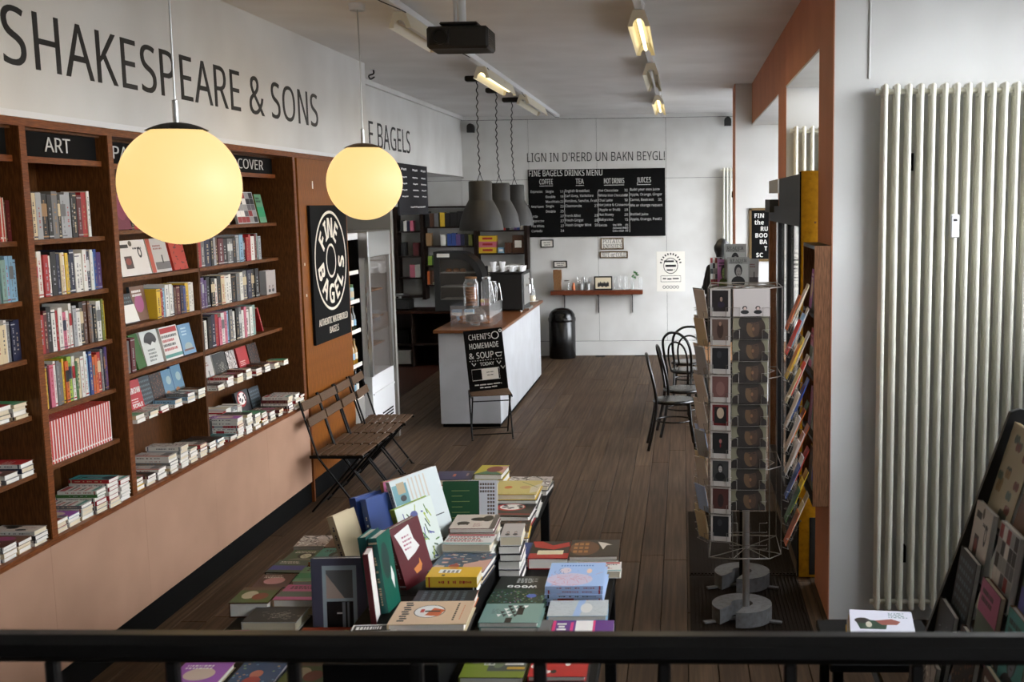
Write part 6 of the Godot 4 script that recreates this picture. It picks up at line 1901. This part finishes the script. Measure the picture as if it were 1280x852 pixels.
	pile(-1.63, -3.96, T, 0.12, 0.16, 0.1, [[0.03, "c", 56, "small cream book at the table corner by the wall side"]])
	pile(-1.665, -4.34, T, 0.15, 0.18, 0.0, [[0.06, "u", 25, "green photo book overhanging the table edge"]])
	pile(-1.665, -4.54, T, 0.14, 0.17, 0.08, [[0.05, "t", 60, "teal book overhanging the table edge"]])
	pile(-1.66, -4.73, T, 0.15, 0.17, -0.05, [[0.05, "k", 55, "black book in the edge row beside the bookcase aisle"]])
	pile(-1.65, -4.92, T, 0.16, 0.17, 0.0, [[0.04, "a", 62, "tan book in the edge row beside the bookcase aisle"]])
	pile(-1.665, -5.11, T, 0.17, 0.17, 0.05, [[0.05, "w", 28, "white book with black and red pattern, far corner"]])
	pile(-1.42, -3.66, T, 0.15, 0.21, 0.02, [[0.02, "b", 24, "blue flowered book with a child, under the handrail"]])
	pile(-1.245, -3.66, T, 0.16, 0.2, 0.0, [[0.025, "g", 25, "green cookery book seen under the handrail"]])
	pile(-1.61, -3.66, T, 0.17, 0.2, 0.0, [[0.02, "c", 57, "cream book at the table's corner under the handrail"]])
	# the adjoining table
	pile(-0.845, -5.83, T, 0.225, 0.29, 0.02, [[0.045, "w", -1, "white book, lowest under the pale yellow painting book"], [0.045, "k", -1, "black book under the pale yellow painting book"], [0.03, "y", 9, "pale yellow book with an orange dot painting"]])
	pile(-0.845, -5.55, T, 0.215, 0.24, -0.02, [[0.04, "r", -1, "red book under the round emblem book"], [0.035, "k", 29, "black book with a round red and white emblem"]])
	pile(-0.80, -5.31, T, 0.16, 0.2, 0.05, [[0.03, "u", -1, "brown book under the gold-edged book"], [0.03, "y", 44, "gold and brown book near the table edge"]])
	pile(-0.84, -6.23, T, 0.235, 0.22, -0.04, [[0.03, "k", -1, "black book under the scribble-patterned book"], [0.025, "s", 28, "black and white scribble-patterned book at the far corner"]])
	pile(-1.02, -6.1, T, 0.15, 0.21, -0.05, [[0.04, "g", -1, "green book, lowest of the pile at the far edge"], [0.04, "k", -1, "black book, second of the pile at far edge"], [0.04, "y", -1, "yellow book, third of the pile at far edge"], [0.03, "e", 26, "yellow and green book with a dark red oval"]])
	pile(-1.22, -6.08, T, 0.2, 0.2, 0.04, [[0.05, "g", -1, "green book, lowest under the navy book"], [0.045, "R", -1, "coral red book under the navy book"], [0.03, "n", 27, "navy book with small orange marks"]])
	pile(-1.07, -5.80, T, 0.17, 0.22, 0.0, [[0.05, "R", -1, "coral red book in the pile behind the portrait book"], [0.04, "w", -1, "white book in the pile behind the portrait book"], [0.03, "t", 60, "teal book topping the pile behind the portrait book"]])
	pile(-1.05, -5.5, T, 0.17, 0.22, 0.0, [[0.06, "p", -1, "pink book in the pile beside the emblem book"], [0.04, "y", 56, "yellow book topping the pile beside the emblem book"]])
	pile(-0.955, -5.26, T, 0.12, 0.14, 0.0, [[0.06, "k", -1, "black book, lower support of the portrait book"], [0.06, "w", -1, "white book, upper support of the portrait book"]])
	pile(-1.35, -5.75, T, 0.2, 0.26, 0.03, [[0.04, "b", -1, "blue book in the pile at the aisle corner"], [0.03, "w", 52, "white town-view book at the aisle corner"]])
	pile(-1.32, -5.42, T, 0.18, 0.24, -0.05, [[0.06, "m", -1, "maroon book under the blue sky book"], [0.03, "l", 45, "blue sky book at the aisle edge"]])

# ---------------------------------------------------------------- railing of the gallery
func build_railing() -> void:
	var r := thing("gallery_railing", "black railing with round handrail and thin balusters", "railing", Vector3(0, 0.6605, -1.95))
	var st := B()
	bx(st, Vector3(-0.3, 0.8765, 0), Vector3(4.9, 0.05, 0.052), Basis.IDENTITY, 0.014)
	part("handrail", st.commit(), M.rail, r)
	for i in 22:
		var x := -2.64 + i * 0.217
		if x < 2.1:
			part("baluster", S.baluster if S.has("baluster") else make_baluster(), M.rail, r, Vector3(x, 0, 0))
	part("bottom_bar", box_mesh(Vector3(4.9, 0.03, 0.03), 0.004, Vector3(-0.3, 0.08, 0)), M.rail, r)

func make_baluster() -> Mesh:
	S.baluster = box_mesh(Vector3(0.022, 0.85, 0.022), 0.004, Vector3(0, 0.426, 0))
	return S.baluster

# ---------------------------------------------------------------- postcard stands
func card(label: String, parent_xf: Transform3D, w: float, h: float, art: int, group: String, tn := "w") -> void:
	var o := Node3D.new()
	o.name = numbered("postcard")
	add_child(o)
	o.transform = parent_xf
	tag(o, label, "postcard", group)
	part("card", S.box, M.card if tn == "w" else tone(tn), o, Vector3(0, h / 2, 0), Vector3.ZERO, Vector3(w, h, 0.004))
	if art >= 0:
		part("printed_picture", art_mesh(art), M.print_matte, o, Vector3(0, 0, 0.0026), Vector3.ZERO, Vector3(w * 0.99, h * 0.99, 1))

func c_base(o: Node3D) -> void:
	var poly := arc(Vector2.ZERO, Vector2(0.165, 0.165), 0.30 - PI / 2 - 0.55, TAU - 0.30 - PI / 2 - 0.55, 30) + arc(Vector2.ZERO, Vector2(0.06, 0.06), TAU - 0.62 - PI / 2 - 0.55, 0.62 - PI / 2 - 0.55, 16)
	part("base_weight", prism_mesh(poly, 0.085), M.concrete, o, Vector3(0, 0.0455, 0), Vector3(-PI / 2, 0, 0))
	for a in [0.4, 2.75]:
		part("base_foot", box_mesh(Vector3(0.2, 0.012, 0.03), 0.002), M.concrete, o, Vector3(cos(a) * 0.13, 0.008, sin(a) * 0.13), Vector3(0, -a, 0))

func pocket(o: Node3D, w: float, d: float, h: float, at: Vector3, turn: float, tilt := 0.0) -> void:
	# a wire pocket: loop in front, two uprights
	var key := "pocket_%d_%d" % [int(w * 1000), int(d * 1000)]
	if not S.has(key):
		var st := B()
		tube(st, [Vector3(-w / 2, 0, 0), Vector3(-w / 2, 0, d), Vector3(w / 2, 0, d), Vector3(w / 2, 0, 0)], 0.0016, 4)
		for s in [-1, 1]:
			tube(st, [Vector3(s * w * 0.3, 0, d), Vector3(s * w * 0.3, h, d), Vector3(s * w / 2, h, d), Vector3(s * w / 2, h, 0)], 0.0016, 4)
		S[key] = st.commit()
	part("wire_pocket", S[key], M.wire, o, at, Vector3(tilt, turn, 0))

func build_postcards() -> void:
	var c := Vector3(0.315, 0.0135, -6.28)
	var o := thing("postcard_stand", "wire postcard stand on a round grey base, cards to the room", "postcard stand", c)
	c_base(o)
	part("pole", lathe_mesh([Vector2(0.019, 0.01), Vector2(0.019, 1.84)], 12), M.silver, o, Vector3(0.02, 0, 0.05))
	var st := B()
	var corners := [Vector3(-0.185, 0, 0.235), Vector3(-0.062, 0, 0.265), Vector3(0.13, 0, 0.26), Vector3(0.2, 0, 0.17), Vector3(0.2, 0, -0.17), Vector3(-0.16, 0, -0.2)]
	for y in [0.42, 0.9, 1.38, 1.845]:
		var ring := []
		for q in corners:
			ring.append(q + Vector3(0, y, 0))
		tube(st, ring, 0.003, 5, true)
	for q in corners:
		tube(st, [q + Vector3(0, 0.42, 0), q + Vector3(0, 1.845, 0)], 0.0025, 5)
	for y in [0.42, 1.845]:
		for q in corners:
			tube(st, [q + Vector3(0, y, 0), Vector3(0.02, y, 0.05)], 0.0025, 5)
	part("wire_frame", st.commit(), M.wire, o)
	rng.seed = 101
	# slim upright pictures
	var a1 := atan2(0.123, 0.03) - PI / 2
	for i in 9:
		var y := 1.70 - i * 0.148
		var at := Vector3(-0.124, y, 0.258)
		pocket(o, 0.118, 0.018, 0.05, at, -0.24)
		card(["dark painting postcard at the top of the slim card column", "full-figure sepia portrait postcard in the slim column", "nearly black portrait postcard in the slim column", "faded pink portrait postcard in the slim column", "red-framed bust postcard in the slim column", "black postcard with small red figure in the slim column", "grey postcard of a man's head in the slim column", "dark red postcard with seated figure in the slim column", "black postcard at the foot of the slim column"][i], Transform3D(Basis(Vector3.UP, -0.24) * Basis(Vector3.RIGHT, -0.03), c + at + Vector3(0, 0.004, 0.012)), 0.106, 0.142, [32, 33, 34, 35, 36, 37, 38, 39, 34][i], "")
	# the wide cards
	pocket(o, 0.195, 0.02, 0.05, Vector3(0.035, 1.70, 0.265), -0.02)
	card("white postcard with two small drawn heads", Transform3D(Basis(Vector3.RIGHT, -0.03), c + Vector3(0.035, 1.704, 0.277)), 0.185, 0.14, 30, "")
	for i in 9:
		var at := Vector3(0.032 - i * 0.002, 1.585 - i * 0.1125, 0.265)
		pocket(o, 0.195, 0.02, 0.05, at, -0.02)
		card("postcard of a painted head in a dark cap, %s down its column" % nth(i + 1), Transform3D(Basis(Vector3.UP, -0.02) * Basis(Vector3.RIGHT, -0.03), c + at + Vector3(0, 0.004, 0.012 + i * 0.0002)), 0.182, 0.14, 31, "painted head postcards")
	for i in 3:
		pocket(o, 0.195, 0.02, 0.05, Vector3(0.02, 0.57 - i * 0.07, 0.262), -0.02)
	# cards on the bookcase side, seen nearly edge-on
	for i in 9:
		var y := 1.68 - i * 0.148
		pocket(o, 0.115, 0.03, 0.05, Vector3(-0.192, y, 0.135), -PI / 2 + 0.5, 0.2)
		pocket(o, 0.115, 0.03, 0.05, Vector3(-0.192, y, -0.005), -PI / 2 + 0.5, 0.2)
		for k in 2:
			var tn: String = ["w", "c", "S", "w", "w", "S", "w", "L", "c"][(i + k * 2) % 9]
			card("%s card, %s pocket down the side facing the bentwood chairs" % [TONES[tn][0], nth(i + 1)], Transform3D(Basis(Vector3.UP, -PI / 2 + 0.5) * Basis(Vector3.RIGHT, 0.2 + rng.randf_range(-0.03, 0.05)), c + Vector3(-0.207, y + 0.006, 0.143 - k * 0.14)), 0.105, 0.15, -1, "edge-on cards facing the chairs", tn)
	# bright cards on the window side
	var tones := ["o", "y", "R", "w", "y", "l", "c", "y", "w", "R", "w", "b", "w", "o", "b", "w", "g", "w"]
	for i in 10:
		var y := 1.62 - i * 0.128
		for k in 3:
			var tn: String = tones[(i * 2 + k * 3) % 18]
			var zz: float = [0.14, 0.02, -0.1][k]
			pocket(o, 0.13, 0.034, 0.05, Vector3(0.204 + k * 0.036, y + k * 0.02, zz), PI / 2, 0.40)
			card("%s card, %s from the top on the window side, %s file" % [TONES[tn][0], nth(i + 1), ["front", "middle", "rear"][k]], Transform3D(Basis(Vector3.UP, PI / 2 + rng.randf_range(-0.02, 0.02)) * Basis(Vector3.RIGHT, 0.40 + rng.randf_range(-0.03, 0.03)), c + Vector3(0.222 + k * 0.036, y + 0.002 + k * 0.02, zz)), 0.115, 0.19, -1, "bright cards on the window side", tn)
	# the second stand, with magazines on top
	var c2 := Vector3(0.345, 0.0135, -6.86)
	var p := thing("magazine_stand", "second wire stand behind the postcards, magazines on top", "magazine stand", c2)
	c_base(p)
	part("pole", lathe_mesh([Vector2(0.017, 0.01), Vector2(0.017, 1.95)], 12), M.steel_black, p)
	st = B()
	for y in [0.75, 1.3, 1.80]:
		var ring := []
		for i in 8:
			ring.append(Vector3(cos(TAU * i / 8) * 0.19, y, sin(TAU * i / 8) * 0.19))
		tube(st, ring, 0.003, 5, true)
		for i in 4:
			tube(st, [Vector3(0, y, 0), Vector3(cos(TAU * i / 4) * 0.19, y, sin(TAU * i / 4) * 0.19)], 0.003, 5)
	part("wire_frame", st.commit(), M.wire, p)
	for q in [[0.30, 1.86, -6.73, 0.125, 0.2, "grey READER magazine with a woman's photograph", 0.05], [0.315, 1.822, -6.68, 0.125, 0.165, "grey READER magazine with a man's photograph, in front", 0.04]]:
		var m := stand(q[5], q[0], q[1], q[2], q[3], q[4], 0.01, "n2", 40, q[6] - 0.1, 0.14)
		m.name = numbered("magazine")
		m.set_meta("category", "magazine")
		m.set_meta("group", "magazines on the second stand")
		letters(m, "READER", M.ink, Vector3(0, q[4] * 0.88, 0.0065), 0.017, 0.095, Vector3.ZERO, serif, "title")
	for i in 3:
		stand(["cream leaflet at the bentwood-chair side of the magazines", "tan leaflet beside the cream leaflet", "pale leaflet behind the magazines on the window side"][i], [0.195, 0.235, 0.40][i], 1.822, [-6.80, -6.76, -6.78][i], 0.07, [0.16, 0.15, 0.15][i], 0.012, ["c", "a", "S"][i], [50, 56, 52][i], 0.1 - i * 0.15, 0.1).name = numbered("leaflet")
	stand("red book between leaflets and READER magazines", 0.262, 1.822, -6.80, 0.03, 0.16, 0.02, "r", -1, 0.2, 0.05).name = numbered("leaflet")
	# the ribbed mats they stand on
	for q in [[0.36, -6.55, 0.66, 1.0, "dark ribbed door mat under the postcard stands"], [0.36, -7.82, 0.66, 1.5, "long brown ribbed mat leading to the street door"]]:
		var m := thing("door_mat", q[4], "mat", Vector3(q[0], 0.001, q[1]))
		part("backing", box_mesh(Vector3(q[2], 0.006, q[3]), 0.0, Vector3(0, 0.003, 0)), M.mat_rib, m)
		st = B()
		var n := int(q[2] / 0.022)
		for i in n:
			bx(st, Vector3(-q[2] / 2 + 0.015 + i * 0.022, 0.009, 0), Vector3(0.012, 0.006, q[3] - 0.02))
		var rb := part("rib", st.commit(), M.mat_rib, m)
		rb.set_meta("kind", "stuff")

# ---------------------------------------------------------------- street door, wall shelf, slanted rack
func build_window_side() -> void:
	# black street door standing open along the room, its edge panel yellow
	var d := thing("street_door", "black framed glass street door standing open beside the second pier", "door", Vector3(0.745, 0, -8.52))
	for q in [[Vector3(0, 1.23, 1.30), Vector3(0.05, 2.46, 0.14)], [Vector3(0, 1.23, 0.35), Vector3(0.05, 2.46, 0.10)], [Vector3(0, 1.1, -0.42), Vector3(0.05, 2.2, 0.10)]]:
		pbox("stile", M.steel_black, d, q[0], q[1])
	pbox("outer_stile", M.rack_wood, d, Vector3(0, 1.1, -1.25), Vector3(0.06, 2.2, 0.12))
	for q in [[Vector3(0, 2.36, 0.52), Vector3(0.05, 0.2, 1.7)], [Vector3(0, 2.2, 0.0), Vector3(0.06, 0.12, 2.6)], [Vector3(0, 0.14, 0), Vector3(0.05, 0.28, 2.6)]]:
		pbox("rail_board", M.steel_black, d, q[0], q[1])
	pbox("closer_box", M.lamp_grey, d, Vector3(-0.03, 2.26, -1.0), Vector3(0.07, 0.1, 0.5))
	pbox("top_cover", M.grey_paint, d, Vector3(0, 2.41, -0.85), Vector3(0.06, 0.1, 0.9))
	for q in [[0.82, 0.8], [-0.03, 0.64], [-0.83, 0.7]]:
		pbox("pane", M.glass, d, Vector3(0, 1.22, q[0]), Vector3(0.006, 1.84, q[1]))
	var y := thing("yellow_door_panel", "yellow painted door edge beside the terracotta pier", "door panel", Vector3(0.765, 0, -7.06))
	part("panel", box_mesh(Vector3(0.13, 2.47, 0.05), 0.003, Vector3(0, 1.237, 0)), M.yellow, y)
	pbox("bolt", M.rack_wood, y, Vector3(0.02, 2.17, 0.027), Vector3(0.012, 0.012, 0.006))
	pbox("edge_strip", M.steel_black, y, Vector3(-0.068, 1.237, 0), Vector3(0.008, 2.46, 0.052))
	pbox("kick_plate", M.black, y, Vector3(0.03, 0.2, 0.028), Vector3(0.06, 0.36, 0.006))
	# tall shallow wooden shelf on the pier's end
	var s := thing("pier_shelf", "tall shallow brown wooden shelf on the terracotta pier", "shelf", Vector3(0.745, 0.64, -6.6))
	pbox("side_board", M.rack_wood, s, Vector3(0.0, 0.71, 0.285), Vector3(0.085, 1.42, 0.022))
	pbox("side_board", M.rack_wood, s, Vector3(0.0, 0.71, -0.285), Vector3(0.085, 1.42, 0.022))
	pbox("back_board", M.dark_wood, s, Vector3(0.038, 0.71, 0), Vector3(0.008, 1.42, 0.56))
	for yy in [0.011, 0.36, 0.7, 1.04, 1.409]:
		pbox("shelf_board", M.dark_wood, s, Vector3(-0.005, yy, 0), Vector3(0.075, 0.02, 0.548))
	rng.seed = 111
	for k in 4:
		for i in 3:
			var tn: String = ["k", "u", "y", "n2", "s", "m", "k", "n", "a", "u", "k", "d"][k * 3 + i]
			var o := stand("%s booklet, %s from the pier edge, %s board of the pier shelf" % [TONES[tn][0], nth(i + 1), nth(k + 1)], 0.736, 0.64 + [0.0215, 0.3705, 0.7105, 1.0505][k], -6.42 - i * 0.17, 0.15, 0.22, 0.014, tn, [43, 55, 44, 20, 62, 49, 63, 28, 58, 25, 8, 57][k * 3 + i], -PI / 2, 0.09)
			o.name = numbered("booklet")
			o.set_meta("group", "booklets on the pier shelf")
	# small white thermostat on the radiator
	var th := thing("heat_meter", "small white heat meter clipped on the near radiator", "meter", Vector3(1.398, 2.10, -6.148))
	part("case", box_mesh(Vector3(0.042, 0.12, 0.03), 0.006, Vector3(0, 0.06, 0)), M.white_paint, th)
	pbox("window_slot", M.lamp_grey, th, Vector3(0, 0.09, 0.0155), Vector3(0.02, 0.012, 0.001))
	# slanted rack of magazines at the near pier
	var r := thing("slanted_rack", "black slanted rack of magazines beside the near radiator", "magazine rack", Vector3(1.0, 0, -3.15))
	var prof := [Vector2(0.03, 1.66), Vector2(0.0, 1.65), Vector2(-0.24, 0.95), Vector2(-0.50, 0.10), Vector2(-0.50, 0.0), Vector2(-0.42, 0.0), Vector2(0.1, 1.64)]
	for z in [-0.45, 0.55]:
		part("side_panel", prism_mesh(prof, 0.02), M.black, r, Vector3(0, 0, z))
	var slope := atan2(0.24, 0.70)
	part("back_board", box_mesh(Vector3(0.012, 1.70, 0.98), 0.0), M.black, r, Vector3(-0.10, 0.83, 0.05), Vector3(0, 0, -0.30))
	var arts := [53, 63, 62, 41, 50, 55, 43, 58, 59, 20, 44, 60, 28, 57, 61, 25, 49, 8]
	var tn2 := ["c", "k", "m", "w", "w", "r", "k", "u", "a", "k", "u", "t", "k", "m", "e", "g", "m", "u"]
	for k in 6:
		var yy: float = [1.33, 1.17, 1.02, 0.86, 0.70, 0.54][k]
		var xx := -(1.65 - yy) * 0.342 + 0.045
		pbox("ledge", M.black, r, Vector3(xx + 0.01, yy - 0.008, 0.05), Vector3(0.05, 0.012, 0.97))
		for i in 3:
			var h: float = [0.30, 0.22, 0.21][0 if k == 0 else 1 + (i + k) % 2]
			var o := stand("%s magazine, %s from the radiator, %s ledge of the slanted rack" % [TONES[tn2[k * 3 + i]][0], nth(i + 1), nth(k + 1)], 1.0 + xx, yy, -3.46 + i * 0.27 - (k % 2) * 0.02, 0.19 if k else 0.24, h, 0.016, tn2[k * 3 + i], arts[k * 3 + i], -PI / 2, 0.28 if k == 0 else 0.15)
			o.name = numbered("magazine")
			o.set_meta("category", "magazine")
			o.set_meta("group", "magazines on the slanted rack")
	# low black stand with magazines
	var l := thing("low_stand", "low black side table with a pile of magazines by the near pier", "side table", Vector3(0.70, 0, -4.12))
	part("table_top", box_mesh(Vector3(0.40, 0.03, 0.44), 0.004, Vector3(0, 0.70, 0)), M.table, l)
	for x in [-0.17, 0.17]:
		for z in [-0.19, 0.19]:
			part("leg", box_mesh(Vector3(0.035, 0.684, 0.035), 0.003, Vector3(x, 0.342, z)), M.table, l)
	rng.seed = 121
	var py := 0.7158
	var lab := ["yellow magazine, lowest of the pile on the side table", "white magazine in the pile on the side table", "cream magazine just under the top one on the side table", "white magazine picturing a woman in green, topmost on the side table"]
	for i in 4:
		var o := flat(lab[i], "magazines on the side table", 0.695 + i * 0.004, py, -4.10, 0.225, 0.24, 0.019, ["y", "w", "c", "w"][i], 54 if i == 3 else -1, -0.12)
		o.name = numbered("magazine")
		o.set_meta("category", "magazine")
		py += 0.0196

# ---------------------------------------------------------------- a customer at the back
func surface_nets(bones: Array, cell: float) -> Mesh:
	# bones: [a, b, ra, rb]; one smooth surface round tapered capsules
	var lo := Vector3(1e9, 1e9, 1e9)
	var hi := -lo
	for b in bones:
		var r := maxf(b[2], b[3]) + cell * 2
		for p in [b[0], b[1]]:
			lo = lo.min(p - Vector3(r, r, r))
			hi = hi.max(p + Vector3(r, r, r))
	var n := Vector3i(((hi - lo) / cell).ceil()) + Vector3i.ONE
	var f := PackedFloat32Array()
	f.resize(n.x * n.y * n.z)
	f.fill(1.0)
	for b in bones:
		var a: Vector3 = b[0]
		var d: Vector3 = b[1] - a
		var dd := maxf(d.length_squared(), 1e-9)
		var r := maxf(b[2], b[3]) + cell * 3
		var l0 := Vector3i(((a.min(b[1]) - Vector3(r, r, r) - lo) / cell).floor()).clamp(Vector3i.ZERO, n - Vector3i.ONE)
		var l1 := Vector3i(((a.max(b[1]) + Vector3(r, r, r) - lo) / cell).ceil()).clamp(Vector3i.ZERO, n - Vector3i.ONE)
		for z in range(l0.z, l1.z + 1):
			for y in range(l0.y, l1.y + 1):
				for x in range(l0.x, l1.x + 1):
					var p := lo + Vector3(x, y, z) * cell
					var t := clampf((p - a).dot(d) / dd, 0, 1)
					var v: float = (p - a - d * t).length() - lerpf(b[2], b[3], t)
					var i := x + n.x * (y + n.y * z)
					var k := 0.03
					var h := clampf(0.5 + 0.5 * (f[i] - v) / k, 0, 1)
					f[i] = lerpf(f[i], v, h) - k * h * (1 - h)
	var vid := {}
	var vs := PackedVector3Array()
	var at := func(x: int, y: int, z: int) -> float: return f[x + n.x * (y + n.y * z)]
	for z in n.z - 1:
		for y in n.y - 1:
			for x in n.x - 1:
				var s := Vector3.ZERO
				var c := 0
				var first: float = at.call(x, y, z)
				if absf(first) > cell * 3:
					continue
				for e in [[0, 0, 0, 1, 0, 0], [0, 1, 0, 1, 1, 0], [0, 0, 1, 1, 0, 1], [0, 1, 1, 1, 1, 1], [0, 0, 0, 0, 1, 0], [1, 0, 0, 1, 1, 0], [0, 0, 1, 0, 1, 1], [1, 0, 1, 1, 1, 1], [0, 0, 0, 0, 0, 1], [1, 0, 0, 1, 0, 1], [0, 1, 0, 0, 1, 1], [1, 1, 0, 1, 1, 1]]:
					var v0: float = at.call(x + e[0], y + e[1], z + e[2])
					var v1: float = at.call(x + e[3], y + e[4], z + e[5])
					if (v0 < 0) != (v1 < 0):
						s += Vector3(e[0], e[1], e[2]).lerp(Vector3(e[3], e[4], e[5]), v0 / (v0 - v1))
						c += 1
				if c:
					vid[Vector3i(x, y, z)] = vs.size()
					vs.append(lo + (Vector3(x, y, z) + s / c) * cell)
	var st := B()
	st.set_smooth_group(0)
	for v in vs:
		st.add_vertex(v)
	for q in vid:
		for ax in 3:
			var u: int = (ax + 1) % 3
			var w: int = (ax + 2) % 3
			if q[u] == 0 or q[w] == 0:
				continue
			var e: Vector3i = q
			e[ax] += 1
			var v0: float = at.call(q.x, q.y, q.z)
			var v1: float = at.call(e.x, e.y, e.z)
			if (v0 < 0) == (v1 < 0):
				continue
			var du := Vector3i.ZERO
			du[u] = 1
			var dw := Vector3i.ZERO
			dw[w] = 1
			var c := [q, q - du, q - du - dw, q - dw]
			if not (vid.has(c[1]) and vid.has(c[2]) and vid.has(c[3])):
				continue
			if v0 < 0:
				c.reverse()
			for i in [0, 1, 2, 0, 2, 3]:
				st.add_index(vid[c[i]])
	st.generate_normals()
	return st.commit()

func build_person() -> void:
	# stands at the back by the radiator, seen from behind the stands, in a long black coat, head bent to a book
	var o := thing("person", "person in a long black coat standing behind the magazine stand", "person", Vector3(0.52, 0.0, -15.2), PI - 0.5)
	var V := func(x: float, y: float, z: float) -> Vector3: return Vector3(x, y, z)
	var body := []
	for s in [-1.0, 1.0]:
		body += [[V.call(s * 0.1, 0.92, 0), V.call(s * 0.11, 0.5, 0.02), 0.09, 0.062], [V.call(s * 0.11, 0.5, 0.02), V.call(s * 0.11, 0.09, -0.01), 0.06, 0.042], [V.call(s * 0.11, 0.045, -0.03), V.call(s * 0.125, 0.035, 0.15), 0.045, 0.035],
			[V.call(s * 0.17, 1.44, -0.01), V.call(s * 0.25, 1.16, -0.02), 0.062, 0.048], [V.call(s * 0.25, 1.16, -0.02), V.call(s * 0.12, 1.12, 0.21), 0.046, 0.036]]
	body += [[V.call(0, 0.95, 0), V.call(0, 1.12, 0), 0.14, 0.125], [V.call(0, 1.12, 0), V.call(0, 1.36, 0), 0.125, 0.15], [V.call(-0.1, 1.42, 0), V.call(0.1, 1.42, 0), 0.09, 0.09], [V.call(-0.06, 1.3, 0.03), V.call(0.06, 1.3, 0.03), 0.11, 0.11]]
	part("body", surface_nets(body, 0.022), M.cloth_black, o)
	var coat := lathe_mesh([Vector2(0.25, 0.42), Vector2(0.235, 0.7), Vector2(0.2, 0.95), Vector2(0.17, 1.1), Vector2(0.18, 1.25), Vector2(0.16, 1.42)], 24, -1.0)
	part("coat", coat, M.cloth_black, o, Vector3(0, 0, 0), Vector3.ZERO, Vector3(1.35, 1, 0.9))
	var head := [[V.call(0, 1.46, 0.0), V.call(0, 1.57, 0.015), 0.052, 0.05], [V.call(0, 1.66, 0.02), V.call(0, 1.70, 0.0), 0.078, 0.092], [V.call(0, 1.60, 0.05), V.call(0, 1.58, 0.06), 0.05, 0.04], [V.call(0, 1.66, 0.105), V.call(0, 1.635, 0.122), 0.012, 0.016], [V.call(-0.085, 1.67, 0.0), V.call(-0.088, 1.64, 0.0), 0.016, 0.012], [V.call(0.085, 1.67, 0.0), V.call(0.088, 1.64, 0.0), 0.016, 0.012]]
	for s in [-1.0, 1.0]:
		# palm, four fingers and a thumb round the book's edge
		head += [[V.call(s * 0.11, 1.12, 0.22), V.call(s * 0.085, 1.12, 0.29), 0.03, 0.032]]
		for k in 4:
			var fy := 1.145 - k * 0.018
			head += [[V.call(s * 0.085, fy, 0.29), V.call(s * 0.07, fy, 0.335 - k * 0.004), 0.0095, 0.009], [V.call(s * 0.07, fy, 0.335 - k * 0.004), V.call(s * 0.04, fy, 0.345 - k * 0.006), 0.009, 0.008]]
		head += [[V.call(s * 0.085, 1.15, 0.265), V.call(s * 0.045, 1.16, 0.285), 0.011, 0.009]]
	part("skin", surface_nets(head, 0.011), M.skin, o)
	part("hair", surface_nets([[V.call(0, 1.70, -0.02), V.call(0, 1.735, -0.005), 0.1, 0.085], [V.call(0, 1.68, -0.05), V.call(0, 1.56, -0.06), 0.075, 0.05], [V.call(-0.07, 1.70, 0.03), V.call(0.07, 1.70, 0.03), 0.045, 0.045]], 0.016), M.hair, o, Vector3(0, 0.012, -0.012))
	for s in [-1, 1]:
		part("eye", lathe_mesh([Vector2(0.0, -0.006), Vector2(0.009, 0.0), Vector2(0.0, 0.006)], 8), M.hair, o, Vector3(s * 0.032, 1.672, 0.094))
	pbox("mouth", tone("m"), o, Vector3(0, 1.597, 0.108), Vector3(0.035, 0.006, 0.006))

func build_all() -> void:
	paint_sheet()
	make_books_shared()
	build_bookcase()
	build_signs()
	build_lamps()
	build_radiators()
	build_chairs()
	build_counter()
	build_kitchen()
	build_fridges()
	build_back()
	build_tables()
	build_railing()
	build_postcards()
	build_window_side()
	build_person()

func _ready() -> void:
	stage()
	make_fonts()
	make_materials()
	make_shared()
	build_setting()
	build_all()
